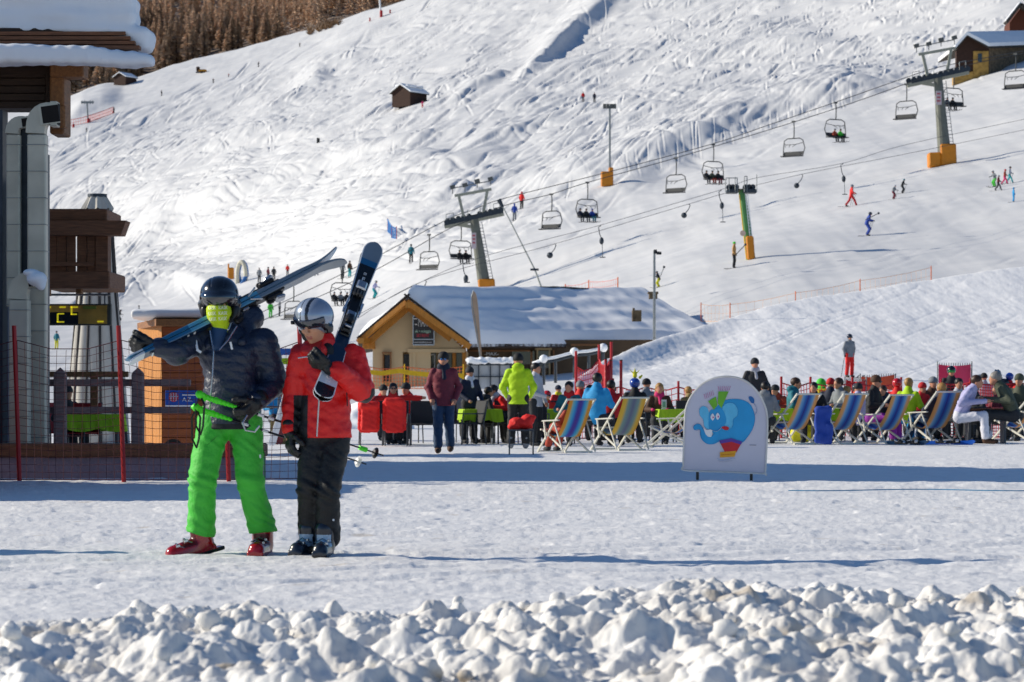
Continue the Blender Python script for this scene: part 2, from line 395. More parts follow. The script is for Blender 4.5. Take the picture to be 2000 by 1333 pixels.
# shut the far side of the crest
bk=V[-1].copy(); bk1=bk.copy(); bk1[:,1]+=60; bk1[:,2]-=14; bk2=bk.copy(); bk2[:,1]+=240; bk2[:,2]-=120
V=np.concatenate([V,bk1[None],bk2[None]],0)
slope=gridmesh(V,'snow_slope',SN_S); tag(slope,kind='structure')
SLV=V
def S(px,py):
    """point on the main slope at photo pixel"""
    c=int(np.clip(60+(px-c0)/cw,0,colx.size-1)) if px>60 else int(np.clip((px+500)/560*60,0,60))
    col=HZ-(SLV[:NR,c,2]-CH)/SLV[:NR,c,1]*F; r=int(np.argmin(np.abs(col-py))); v=SLV[r,c]
    return Vector((float(v[0]),float(v[1]),float(v[2])))
# ---- near hill on the right
hx=np.concatenate([np.linspace(960,2040,900),np.linspace(2043,2500,40)])
ndc=np.interp(hx,[960,1080,1170,1200,1300,1400,1500,1600,1800,2000,2500],[92,100,118,122,134,144,152,158,165,170,180])
nyc=np.interp(hx,[960,1040,1100,1170,1200,1250,1300,1350,1400,1450,1500,1600,1700,1800,1900,2000,2500],[838,803,760,720,709,690,673,658,639,620,600,578,566,552,538,523,475])
gk=np.exp(-np.linspace(-2.2,2.2,91)**2);gk/=gk.sum(); sm1=lambda a:np.convolve(np.pad(a,45,'edge'),gk,'valid')
nd0=sm1(ndc);nyc=sm1(nyc);ndc=nd0
ts=np.linspace(0,1,420)[:,None]
dh=62*(ndc[None,:]/62)**ts; zc=CH+(HZ-nyc)/F*ndc
s_=(dh-62)/(ndc-62); pw=np.interp(hx,[960,1300,2000],[1.5,1.8,2.1]); pw=sm1(pw)[None,:]
Zh=zc[None,:]*s_**pw
Xh=(hx[None,:]-1000)/F*dh
Hh=fbm(Xh/6,dh/14,3,61)*.12+fbm(Xh/.9,dh/6,4,71)*.05+fbm(Xh/.5,dh/.8,3,77)*.022
e=np.interp(hx,[960,1130,1180,1300,1400,1450,1600],[.0,.12,.25,.38,.28,.1,.04]); e=sm1(e)[None,:]
Hh+=e*np.exp(-((s_-1.0)/.06)**2)-e*.35*np.exp(-((s_-.87)/.05)**2)+ e*.25*fbm(Xh/.7,dh/1.6,3,81)*np.exp(-((s_-.86)/.05)**2)
Th=np.zeros_like(Hh)
def hstamp(x,y,ang,L,dep):
    n=int(L); s=np.linspace(0,1,n); a=ang+.3*(s-.5); xs=x+np.cumsum(np.cos(a))*L/n; ys=y-np.cumsum(np.sin(a))*L/n
    ci=np.clip((xs-960)/1080*899,2,896).astype(int); Ysc=HZ-(Zh-CH)/dh*F
    for c,yy in zip(ci,ys):
        r=int(np.searchsorted(-Ysc[:,c],-yy)); 
        if 2<r<416: Th[r,c]-=dep;Th[r,c+1]-=dep*.6;Th[r,c-1]+=dep*.3
for i in range(45): hstamp(random.uniform(1150,2000),random.uniform(560,760),R(random.gauss(15,3)),random.uniform(40,220),random.uniform(.02,.04))
for q_ in range(3):
    for ax in (0,1): Th=(2*Th+np.roll(Th,1,ax)+np.roll(Th,-1,ax))/4
Hh+=Th; Hh*=smst(0,.06,s_)
Vh=np.stack([Xh,dh,Zh+Hh-.012*(1-s_)],-1)
b1=Vh[-1].copy(); b1[:,1]+=1.2; b1[:,2]-=.35; b2=Vh[-1].copy(); b2[:,1]+=9; b2[:,2]-=3; b3=Vh[-1].copy(); b3[:,1]+=14;b3[:,2]-=8
hill=gridmesh(np.concatenate([Vh,b1[None],b2[None],b3[None]],0),'snow_hill',SN_H); tag(hill,kind='structure')
Ysc=HZ-(Vh[...,2]-CH)/dh*F
def NH(px,py):
    c=int(np.clip((px-960)/1080*899,0,938)); r=int(np.clip(np.searchsorted(-Ysc[:,c],-py),0,419)); v=Vh[r,c]; return Vector(map(float,v))
# ---- flat ground
gx=np.linspace(-150,2150,1100)
gy=1/np.linspace(1/7.0,1/104.,620)
GXX=(gx[None,:]-1000)/F*gy[:,None]; GD=np.broadcast_to(gy[:,None],GXX.shape)
def gheight(x,d):
    far=smst(70,30,d)
    h=fbm(x/1.8,d/2.4,4,101)*.020+fbm(x/.16,d/.2,3,111)*.007*(.3+.7*far)+fbm(x/.06,d/.08,2,113)*.006*far+fbm((x+d*.2)/1.9,d/.25,3,121)*.012
    h-=.012*smst(.08,.25,fbm(x/.5+9,d/.55,2,131))*smst(50,25,d)
    for k in range(26):
        r_=random.Random(k); y0=r_.uniform(13,50); sl=r_.uniform(-.5,.9); cu=r_.uniform(-.06,.06); c=d-(y0+sl*x+cu*x*x+.15*np.sin(x*r_.uniform(.5,2)+k)); wd=r_.choice((.05,.08,.3))*(.7+y0/40); h=h-r_.uniform(.008,.018)*np.exp(-(c/wd)**2)+.008*np.exp(-((c-2*wd)/wd)**2)
    return h*smst(103,95,d)
Hg=gheight(GXX,GD)
gr=gridmesh(np.stack([GXX,GD,Hg],-1),'snow_ground',SN_G); tag(gr,kind='structure')
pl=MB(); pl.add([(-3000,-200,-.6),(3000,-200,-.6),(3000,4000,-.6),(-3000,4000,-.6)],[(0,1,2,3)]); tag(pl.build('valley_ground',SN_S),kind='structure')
# ---- ploughed snow bank in front
bx=np.linspace(-2.1,2.6,760); by=np.linspace(6.4,14.2,900)
BX,BY=np.meshgrid(bx,by)
pxb=1000+BX/BY*F
front=smst(14.1,12.2,BY)*.0
hl=.085*smst(13.6,11.6,BY)*(1+.10*vnoise(BX/.8,BY/.8,3))*smst(5.5,8,BY)
rp=smst(-.15,.45,BX+.1*vnoise(BX*2,BY*2,8))
hr=.115*np.exp(-((BY-12.7)/.75)**2)*(1+.5*vnoise(BX/.45,BY/.6,5))*rp
hr2=.04*smst(12.6,10.8,BY)*rp
HB=hl+hr+hr2+ .14*fbm(BX/.38,BY/.42,3,141)*smst(13.9,12.6,BY)
WX=fbm(BX/.10,BY/.10,3,161)*.055;WY=fbm(BX/.10+7,BY/.10,3,171)*.055
# lumps: overlapping hemispheres
LB=np.zeros_like(HB); lumps=[]
rr=np.random.default_rng(3)
def lumpmask(x,y): return float(smst(13.4,12.2,y)) if x<-.1 else float(smst(13.9,13.0,y))
dxs=bx[1]-bx[0];dys=by[1]-by[0]
for i in range(19000):
    x=rr.uniform(-2.1,2.6);y=rr.uniform(6.4,13.9)
    if rr.random()>lumpmask(x,y): continue
    r=min(.075,.011+rr.exponential(.0165)); q=rr.uniform(.75,1.35); an=rr.uniform(0,3.14)
    c0_=int((x-bx[0])/dxs);r0_=int((y-by[0])/dys);k1=int(r*1.5/dxs)+1;k2=int(r*1.5/dys)+1
    ra,rb_=max(0,r0_-k2),min(900,r0_+k2+1);ca,cb_=max(0,c0_-k1),min(760,c0_+k1+1)
    if ra>=rb_ or ca>=cb_: continue
    xx=BX[ra:rb_,ca:cb_]-x+WX[ra:rb_,ca:cb_];yy=BY[ra:rb_,ca:cb_]-y+WY[ra:rb_,ca:cb_]
    u=(xx*math.cos(an)+yy*math.sin(an))/(r*q);v=(-xx*math.sin(an)+yy*math.cos(an))/(r/q)
    t=1-u*u-v*v; hgt=np.where(t>0,np.sqrt(np.maximum(t,0)),0)*r*rr.uniform(.7,1.25)
    LB[ra:rb_,ca:cb_]=np.maximum(LB[ra:rb_,ca:cb_],hgt+.35*LB[ra:rb_,ca:cb_]*(hgt>0))
    if r>.04 and rr.random()<.33: lumps.append((x,y,r))
sm=lambda A:(A+np.roll(A,1,0)+np.roll(A,-1,0)+np.roll(A,1,1)+np.roll(A,-1,1))/5
LB=sm(sm(sm(sm(sm(sm(LB))))))
HB+=LB*.82+(fbm(BX/.05,BY/.05,3,151)*.015+fbm(BX/.02,BY/.025,2,155)*.007)*smst(14,13,BY)
HB=HB-.02+.02*smst(14.2,13.2,BY)
edge=smst(14.2,13.7,BY); HB=np.where(edge<1,HB*edge-(1-edge)*.06,HB)
bank=gridmesh(np.stack([BX,BY,HB],-1),'snow_bank',SN_B); tag(bank,kind='structure')
# loose balls of snow lying on the bank
cl=MB(); ni=0
for (x,y,r) in lumps:
    i=int((y-by[0])/dys);j=int((x-bx[0])/dxs); z=HB[min(i,899),min(j,759)]
    if ni>260: break
    ni+=1; r*=rr.uniform(.35,.75)
    b=len(cl.v); cl.ico((x+rr.uniform(-.05,.05),y+rr.uniform(-.05,.05),z+r*.1),r,(rr.uniform(.8,1.2),rr.uniform(.8,1.2),rr.uniform(.7,1.05)),12)
    ph=rr.uniform(0,9); A=np.array(cl.v[b:]); c=A.mean(0); dq=A-c; nn=sn(dq/r,1.9,ph)[:,None]*.26+sn(dq/r,4.3,ph)[:,None]*.10; A=c+dq*(1+nn); cl.v[b:]=[tuple(a) for a in A]
o=cl.build('snow_clods',SN_B,smooth=True); tag(o,'loose rounded clods of dirty snow lying on the ploughed bank','snow',kind='stuff')
# ------------------------------------------------------------ figures
def C_(n,h,**k): return M(n,h,**{**dict(rough=.75,var=.1,vs=9,bump=.25,bs=14),**k})
SKIN=M('skin','#c98f72',rough=.55,var=.06,vs=20,spec=.3)
PAL={'black':'#16171a','dark':'#23262b','navy':'#131f38','red':'#c4141c','brightred':'#e0201c','maroon':'#7a2c3a','lime':'#b4dd12','green':'#43c934','blue':'#1c62a8','sky':'#1f93cf','teal':'#17707f',
'grey':'#7d8288','lightgrey':'#b9bcc4','white':'#dcdde6','jeans':'#24405f','orange':'#e4571c','purple':'#8a1f95','pink':'#d6246d','yellow':'#d9d321','brown':'#4f3422','royal':'#173f9c','khaki':'#8a7748','olive':'#4b5140','rust':'#a8402c','lilac':'#b4b2d8','turq':'#22a8ac','check':'#b98a4c'}
HAIR={'brown':'#3b2415','dark':'#17110e','blond':'#a97f45','grey':'#8b8680','ginger':'#7b4422'}
def cm(c): return C_('cloth_'+c,PAL[c])
def hm(c): return M('hair_'+c,HAIR[c],rough=.5,var=.25,vs=40,stretch=(1,1,.2))
STAND=dict(pel=(0,0,.95),ch=(0,.0,1.33),nk=(0,0,1.50),hd=(0,-.02,1.66),sh=.19,eL=(-.27,.02,1.16),hL=(-.28,-.09,.92),eR=(.27,.02,1.16),hR=(.28,-.09,.92),kL=(-.11,-.03,.52),aL=(-.12,.02,.10),kR=(.11,-.03,.52),aR=(.12,.02,.10),tL=(0,-1),tR=(0,-1))
# all poses face -Y; L = picture left when facing the camera
POSE={'stand':{},
 'ski':dict(pel=(0,.10,.88),ch=(0,-.04,1.22),nk=(0,-.10,1.38),hd=(0,-.16,1.52),eL=(-.33,-.02,1.10),hL=(-.33,-.30,1.02),eR=(.33,-.02,1.10),hR=(.33,-.30,1.02),kL=(-.13,-.12,.48),aL=(-.13,.06,.10),kR=(.13,-.12,.48),aR=(.13,.06,.10)),
 'walk':dict(kL=(-.11,-.12,.53),aL=(-.11,.12,.17),kR=(.11,-.14,.54),aR=(.11,-.28,.12)),
 'stride':dict(pel=(0,0,.90),ch=(0,-.03,1.28),nk=(0,-.05,1.45),hd=(0,-.09,1.6),kL=(-.10,-.25,.50),aL=(-.10,-.38,.10),kR=(.10,.12,.50),aR=(.10,.38,.12),eL=(-.27,-.05,1.12),hL=(-.27,-.28,1.0),eR=(.27,-.05,1.12),hR=(.27,-.28,1.0)),
 'sit':dict(pel=(0,.05,.52),ch=(0,.03,.90),nk=(0,.0,1.08),hd=(0,-.04,1.24),eL=(-.27,-.02,.76),hL=(-.18,-.27,.76),eR=(.27,-.02,.76),hR=(.18,-.27,.76),kL=(-.12,-.42,.53),aL=(-.12,-.45,.10),kR=(.12,-.42,.53),aR=(.12,-.45,.10)),
 'recline':dict(pel=(0,-.04,.48),ch=(0,.19,.76),nk=(0,.27,.92),hd=(0,.27,1.08),eL=(-.27,.10,.64),hL=(-.16,-.05,.60),eR=(.27,.10,.64),hR=(.16,-.05,.60),kL=(-.12,-.40,.55),aL=(-.12,-.62,.12),kR=(.12,-.40,.55),aR=(.12,-.62,.12)),
}
POSE['lean']={**POSE['sit'],'ch':(0,-.10,.88),'nk':(0,-.20,1.04),'hd':(0,-.28,1.18),'hL':(-.14,-.45,.80),'hR':(.14,-.45,.80)}
POSE['lift']={**POSE['sit'],'eL':(-.26,-.05,.74),'hL':(-.2,-.34,.72),'eR':(.26,-.05,.74),'hR':(.2,-.34,.72)}
def V3(a): return np.array(a,float)
def figure(label,loc,rz=0,pose='stand',top='black',legs='black',hat='helmet',hatc='black',hair='dark',shoes='dark',gloves='black',s=1.,vox=.022,group=None,ov=None,goggle=None,hood=False,skis=None,pole=None,head_only=False,scarf=None,long=False,upper=False,fold=.0,cat='person',seatz=None,bag=None):
    """s scales a 1.78 m adult; rz turns from facing the camera"""
    p={**STAND,**POSE[pose],**(ov or {})}
    t=thing('person',label,cat,loc,rz,group); t.scale=(s,s,s)
    if t.scale[0]==1.: t.scale=(1,1,1)
    pel,ch,nk,hd=[V3(p[k]) for k in('pel','ch','nk','hd')]; hd=hd-V3((0,0,.028))
    up=nk-ch; up=up/np.linalg.norm(up); shc=nk-up*.075; sx=p['sh']-.015
    shL=p.get('sL',shc+V3((-sx,0,0)));shR=p.get('sR',shc+V3((sx,0,0)))
    eL,hL,eR,hR=[V3(p[k]) for k in('eL','hL','eR','hR')]
    hpL=pel+V3((-.095,0,-.03));hpR=pel+V3((.095,0,-.03))
    kL,aL,kR,aR=[V3(p[k]) for k in('kL','aL','kR','aR')]
    # body: head, neck, core, limbs and hands in one surface
    f=(hd-nk); 
    body=[('e',hd+V3((0,0,.015)),(.074,.093,.105)),('e',hd+V3((0,-.035,-.055)),(.052,.055,.055)),('e',hd+V3((0,-.093,-.012)),(.014,.024,.02),{'k':.012}),
      ('e',hd+V3((-.076,.008,-.01)),(.012,.02,.03),{'k':.01}),('e',hd+V3((.076,.008,-.01)),(.012,.02,.03),{'k':.01}),
      ('c',nk-up*.05,hd-V3((0,0,.05)),.058,.05),('c',ch,shc,.10,.09),('c',pel,ch,.10,.10),
      ('c',shL,eL,.035,.03),('c',eL,hL,.03,.024),('c',shR,eR,.035,.03),('c',eR,hR,.03,.024)]
    for e_,h_,sg in ((eL,hL,-1),(eR,hR,1)):
        dv=(h_-e_)/np.linalg.norm(h_-e_); body+=[('c',h_,h_+dv*.075,.036,.034),('c',h_+V3((-sg*.02,-.01,0)),h_+dv*.05+V3((-sg*.05,-.015,0)),.014,.012)]
        if vox<=.016:
            for q in (-.027,-.009,.009,.027): body.append(('c',h_+dv*.08+V3((q,0,0)),h_+dv*.135+V3((q*1.1,-.02,0)),.0115,.009,{'k':.008}))
    if not upper: body+=[('c',hpL,kL,.05,.04),('c',kL,aL,.035,.03),('c',hpR,kR,.05,.04),('c',kR,aR,.035,.03)]
    g=cm(gloves) if gloves else SKIN
    hands=[hL,hR]
    def cf(c):
        r=np.zeros(len(c),int)
        for h in hands: r[np.linalg.norm(c-h,axis=1)<.16]=1
        return r
    hv=vox if vox<.03 else vox*.8
    blob('body',body,hv,[SKIN,g],t,k=.03,colfn=cf)
    w=.0 if not long else .05
    fz=(lambda Pt: fold*sn(Pt,22)+fold*.6*sn(Pt,47,2)) if fold else None
    jk=[('c',pel+V3((0,0,.02-w*3)),ch,.145+w*.4,.152,{'f':(.80,1.18,1),'k':.05}),('c',ch,shc,.150,.105,{'f':(.82,1.2,1)}),('c',shc,nk+up*.015,.112,.074),('c',nk-up*.02,nk+up*.035,.078,.070),
        ('c',shL,eL,.066,.056),('c',eL,hL,.062,.046),('c',shR,eR,.066,.056),('c',eR,hR,.062,.046)]
    stand=pel[2]>.7
    if stand: jk.append(('c',pel+V3((0,0,-.13)),pel,.165,.150,{'f':(.83,1.12,1)}))
    if hood: jk.append(('e',nk+V3((0,.085,.02)),(.115,.085,.075)))
    if hood=='up': jk.append(('e',hd+V3((0,.035,.03)),(.115,.115,.135))); jk.append(('e',hd+V3((0,-.09,-.02)),(.07,.06,.09),{'sub':1,'k':.02}))
    blob('jacket',jk,vox,cm(top),t,k=.045,disp=fz,clip=(lambda Pt,z=pel[2]-.12: z-Pt[...,2]) if stand else None)
    if not upper:
        tr=[('c',hpL+V3((.02,0,.05)),hpR+V3((-.02,0,.05)),.115,.115,{'f':(.95,1.1,1)}),('c',hpL,kL,.108,.082),('c',kL,aL+V3((0,0,.05)),.082,.080),('c',hpR,kR,.108,.082),('c',kR,aR+V3((0,0,.05)),.082,.080)]
        blob('trousers',tr,vox,cm(legs),t,k=.035,disp=fz)
        for a,td in ((aL,p['tL']),(aR,p['tR'])):
            td=V3((td[0],td[1],0)); td=td/np.linalg.norm(td)
            blob('boot',[('c',a+V3((0,.02,.10)),a+V3((0,.0,-.02)),.055,.055),('c',a+V3((0,0,-.045)),a+td*.16+V3((0,0,-.055)),.05,.042,{'f':(1,1,1)})],vox*.8,cm(shoes),t,k=.03,clip=lambda Pt,z=a[2]-.10: z-Pt[...,2])
            if skis: 
                b=MB(); c=a+td*.1; z=a[2]-.115
                b.tube([Vector(c)-Vector(td)*.75+Vector((0,0,z-c[2])),Vector(c)+Vector(td)*.68+Vector((0,0,z-c[2])),Vector(c)+Vector(td)*.85+Vector((0,0,z-c[2]+.10))],[.045,.045,.03],6,flat=.3); b.build('ski',cm(skis),t)
    if hat=='helmet':
        blob('helmet',[('e',hd+V3((0,.015,.045)),(.112,.132,.112)),('e',hd+V3((0,-.09,-.06)),(.09,.075,.085),{'sub':1,'k':.02})],min(vox,.02),M('helmet_'+hatc,PAL[hatc],rough=.25,coat=.6,var=.05),t,k=.02,clip=lambda Pt,z=hd[2]-.055: z-Pt[...,2])
        blob('goggles',[('c',hd+V3((-.05,-.092,.012)),hd+V3((.05,-.092,.012)),.036,.036)],min(vox,.018),M('goggles_'+(goggle or 'dark'),{'dark':'#0c0f14','blue':'#2a5f9f','green':'#1faf4a','orange':'#c8641c'}[goggle or 'dark'],rough=.1,coat=1,var=.1),t,k=.02)
    elif hat=='beanie':
        blob('hat',[('e',hd+V3((0,.012,.055)),(.096,.112,.10)),('c',hd+V3((0,.01,.035)),hd+V3((0,.01,.03)),.098,.098)],vox*.8,cm(hatc),t,k=.02,clip=lambda Pt,z=hd[2]+.005: z-Pt[...,2])
    elif hat=='hair':
        hp=[('e',hd+V3((0,.022,.042)),(.092,.108,.098))]
        if long=='hair' or hatc=='long': hp+=[('c',hd+V3((-.05,.05,.0)),nk+V3((-.08,.05,-.08)),.05,.045),('c',hd+V3((.05,.05,.0)),nk+V3((.08,.05,-.08)),.05,.045),('c',hd+V3((0,.08,.0)),nk+V3((0,.1,-.1)),.06,.05)]
        hp+=[('e',hd+V3((0,-.10,-.05)),(.068,.07,.088),{'sub':1,'k':.015})]
        blob('hair',hp,min(vox,.018),hm(hair),t,k=.02,disp=lambda Pt:.004*sn(Pt*V3((1,1,.3)),70))
    if goggle and hat!='helmet':
        blob('sunglasses',[('c',hd+V3((-.03,-.092,.012)),hd+V3((-.035,-.09,.012)),.022,.02),('c',hd+V3((.03,-.092,.012)),hd+V3((.035,-.09,.012)),.022,.02),('c',hd+V3((-.07,-.05,.015)),hd+V3((.07,-.05,.015)),.007,.007)],min(vox*.6,.012),M('glasses_'+goggle,{'dark':'#0c0f14','blue':'#3f78b5'}[goggle],rough=.1,coat=1),t,k=.01)
    if scarf: blob('scarf',[('c',nk+V3((-.03,-.02,.01)),nk+V3((.03,-.02,.01)),.085,.085),('c',nk+V3((0,-.07,-.02)),nk+V3((.02,-.12,-.18)),.04,.04)],vox*.8,cm(scarf),t,k=.03)
    if pole:
        for h_ in ((hL,hR) if pole==2 else (hR,)):
            b=MB(); b.tube([Vector(h_)+Vector((0,-.02,.08)),Vector(h_)+Vector((0,.28,-.9))],.012,6); b.build('ski_pole',cm('dark'),t)
    if bag: blob('backpack',[('b',ch+V3((0,.22,-.02)),(.14,.09,.22),.06)],vox,cm(bag),t)
    return t
# ------------------------------------------------------------ the walking couple
def nrm(v): v=np.array(v,float); return v/np.linalg.norm(v)
def hand_prims(W,f,s,n,curl=55,sc=1.,r=.0125,thumb=1.):
    W=V3(W);f=nrm(f);s=nrm(V3(s)-f*np.dot(s,f));n=nrm(n-f*np.dot(n,f)-s*np.dot(n,s)); p=[]
    rot=np.stack([f,s,n],-1)
    p.append(('b',W+f*.048*sc,(.052*sc,.044*sc,.021*sc),.018*sc,{'rot':rot,'k':.012}))
    for j in range(4):
        b=W+f*(.093-.006*abs(j-1))*sc+s*(.033-.022*j)*sc; L=(.92,1.05,1.,.8)[j]; a=0
        for l in (.036,.026,.022):
            a+=R(curl)*(1.0 if a else .7); d=f*math.cos(a)+n*math.sin(a)+s*(.06*(1.5-j)); e=b+d*l*L*sc
            p.append(('c',b,e,r*sc,r*sc*.9,{'k':.007})); b=e
    b=W+f*.02*sc+s*.04*sc; a=0
    for l,(q1,q2,q3) in zip((.036,.034,.026),((.75,.6,.25),(.45,.75,.5),(.1,.75,.65))):
        d=nrm(s*q1*thumb+f*q2+n*q3); e=b+d*l*sc; p.append(('c',b,e,r*sc*1.1,r*sc,{'k':.01})); b=e
    return p
def frame(A,B,nz):
    A=Vector(A);B=Vector(B);y=(B-A).normalized();z=Vector(nz);z=(z-y*z.dot(y)).normalized();x=y.cross(z)
    return Matrix((x,y,z)).transposed()
def one_ski(mb,A,Rm,L,th,w0=.036,tip=.062,tail=.05,sgn=1,cols=None,rock=.05,n=110):
    """ski starting at A along local y; base face at z=0, top at z=sgn*th"""
    rows=[]
    for i in range(n+1):
        s=i/n; y=s*L
        w=w0+(tip-w0)*max(0,(s-.45)/.5)**1.7+(tail-w0)*max(0,(.5-s)/.5)**1.7
        e=min(1,(L-y)/.10); w*=math.sqrt(max(.03,1-(1-e)**2.6)) if e<1 else 1
        e=min(1,y/.075); w*=math.sqrt(max(.03,1-(1-e)**2.3)) if e<1 else 1
        z=sgn*rock*max(0,(y-(L-.24))/.24)**2.1+sgn*rock*.25*max(0,(.12-y)/.12)**2
        t=th*(.35+.65*min(1,min(y,L-y)/.35)); rows.append((y,w,z,t))
    b=len(mb.v); vs=[];fs=[];mi=[]
    for y,w,z,t in rows:
        for x,zz in ((-w,z),(w,z),(w,z+sgn*t*.8),(w*.9,z+sgn*t),(-w*.9,z+sgn*t),(-w,z+sgn*t*.8)): vs.append(Vector(A)+Rm@Vector((x,y,zz)))
    for i in range(n):
        for j in range(6):
            f=(i*6+j,i*6+(j+1)%6,i*6+6+(j+1)%6,i*6+6+j); fs.append(f if sgn>0 else f[::-1])
            y=rows[i][0]/L; mi.append(cols(y,'base' if j==0 else 'top' if j==3 else 'edge'))
    fs+=[tuple(range(6)),tuple(n*6+j for j in range(6))]; mi+=[0,0]
    mb.add(vs,fs); mb.m[-len(mi):]=mi
def binding(parent,A,Rm,y0,sgn,mat1,mat2):
    b=MB()
    def bx(c,sz,mi=0,bv=.006,ang=0):
        rr=Rm@Matrix.Rotation(R(ang)*sgn,3,'X'); b.box(Vector(A)+Rm@Vector((c[0],y0+c[1],sgn*c[2])),sz,rr,mi,bv)
    bx((0,.0,.035),(.072,.52,.014)); bx((0,.17,.055),(.078,.12,.035),0,.012); bx((0,.20,.078),(.07,.07,.03),1,.01,10); bx((0,.13,.062),(.03,.05,.05),0,.008)
    bx((0,-.17,.055),(.07,.15,.035),0,.012); bx((0,-.14,.085),(.06,.075,.045),0,.014,-15); bx((0,-.22,.095),(.045,.09,.018),1,.006,-40); bx((.052,.03,.03),(.018,.09,.012),1,.004,25); bx((-.052,.03,.03),(.018,.09,.012),1,.004,25)
    bx((0,-.06,.048),(.06,.05,.02),1)
    return b.build('binding',[mat1,mat2],parent)
def flat_text(txt,size,ext=.002):
    c=bpy.data.curves.new('t','FONT'); c.body=txt; c.size=size; c.extrude=ext; c.align_x='CENTER'; c.align_y='CENTER'; c.resolution_u=2
    o=bpy.data.objects.new('t',c); COL.objects.link(o); dg=bpy.context.evaluated_depsgraph_get(); me=bpy.data.meshes.new_from_object(o.evaluated_get(dg)); bpy.data.objects.remove(o); me.materials.clear(); return me
def text(name,txt,size,mat,parent,loc,ax=(1,0,0),ay=(0,0,1),sx=1.,ext=.002,world=False,bold=0):
    me=flat_text(txt,size,ext); ax=Vector(ax).normalized();ay=Vector(ay).normalized();az=ax.cross(ay)
    if world: loc=Matrix.Rotation(-parent.rotation_euler.z,3,'Z')@(Vector(loc)-parent.location)
    for v in me.vertices: v.co=Vector(loc)+ax*v.co.x*sx+ay*v.co.y+az*v.co.z
    return link(name,me,mat,parent,False)
WH=M('white_print','#e6e8ea',rough=.5,var=.03); CHR=M('buckle_metal','#b9bec4',rough=.25,metal=.9,var=.05); BLKP=M('black_plastic','#121316',rough=.35,var=.1)
def skiboot(parent,ank,toe,pitch,mshell,mtrim,mbuck,vox=.006,s=1.):
    """ank: ankle point (0.1 above the sole), toe: direction the foot points in the ground plane"""
    t=Vector((toe[0],toe[1],0)).normalized(); sd=Vector((t.y,-t.x,0)); Rm=Matrix.Rotation(R(pitch),3,sd); f=Rm@t; u=Rm@Vector((0,0,1)); A=Vector(ank)
    a=lambda x,y,z: V3(A+f*x*s+sd*y*s+u*(z-.1)*s)
    rot=np.array(Matrix((f,sd,u)).transposed())
    pr=[('c',a(-.035,0,.06),a(.165,0,.055),.056*s,.050*s),('b',a(.06,0,.03),(.155*s,.052*s,.022*s),.015,{'rot':rot,'k':.015}),('c',a(-.03,0,.08),V3(A)+V3((0,0,.085*s))-V3(t*.02),.066*s,.066*s),('b',a(.02,0,.012),(.165*s,.045*s,.012*s),.006,{'rot':rot,'k':.006})]
    def cf(c):
        q=(c-V3(A)); z=q@V3(u)/s+.1; x=q@V3(f)/s; r=np.zeros(len(c),int); r[z<.022]=1;  r[(z>.075)&(z<.15)&(x>.02)&(x<.11)]=2; return r
    o=blob('ski_boot',pr,vox,[mshell,BLKP,mtrim],parent,k=.02,colfn=cf)
    b=MB()
    for x,z,w in ((.12,.098,.05),(.065,.115,.055)):
        c=[Vector(a(x+.035*math.cos(q)-.02,math.sin(q)*w*1.02,z+.012-.03*abs(math.sin(q)))) for q in [R(k) for k in range(-75,76,15)]]
        b.tube(c,.0075*s,6,flat=.5); b.box(a(x+.02,-w*.75,z),(.03,.012,.018),Matrix(rot.tolist()),0,.003)
    b.build('buckle',mbuck,o)
    return o
def quilt(pitch,amp,z0=0.,wr=.004):
    def f(Pt):
        z=Pt[...,2]+.012*np.sin(Pt[...,0]*9)+.01*sn(Pt,7)
        return amp*(np.abs(np.sin((z-z0)*math.pi/pitch))**.5-.6)+wr*sn(Pt,26)+wr*.7*sn(Pt,55,1.3)
    return f
def folds(amp,zs=()):
    def f(Pt):
        z=Pt[...,2]; r=amp*.6*sn(Pt*V3((1,1,.32)),15)+amp*.28*sn(Pt*V3((.6,1,1)),34,.7)+amp*.1*sn(Pt,70,2.)
        for zc,wd,a in zs: r=r+a*np.exp(-((z-zc)/wd)**2)*np.sin(z*75+Pt[...,0]*45+3.5*sn(Pt,11))
        return r
    return f
DN=19.0
man=thing('person','person in navy puffer jacket, bright green trousers and red ski boots, skis over one shoulder','person',((445-1000)/F*DN,DN,0.0))
NAVY=M('navy_puffer','#15213a',rough=.45,var=.15,vs=7,bump=.35,bs=60,spec=.6); GRN=M('green_ski_trousers','#3fb834',rough=.66,var=.08,vs=5,bump=.3,bs=40)
hd=V3((-.05,-.07,1.69)); nk=V3((-.02,.0,1.53)); ch=V3((.02,.02,1.33)); pel=V3((.02,.02,.92))
sL=V3((-.19,.0,1.455));eL=V3((-.32,-.16,1.36));hL=V3((-.47,-.235,1.39)); sR=V3((.235,.02,1.425));eR=V3((.305,.05,1.16));hR=V3((.20,-.16,1.01))
hpL=V3((-.09,.01,.88));kL=V3((-.165,-.06,.52));aL=V3((-.185,.02,.13));hpR=V3((.115,.02,.88));kR=V3((.15,-.05,.52));aR=V3((.225,.06,.13))
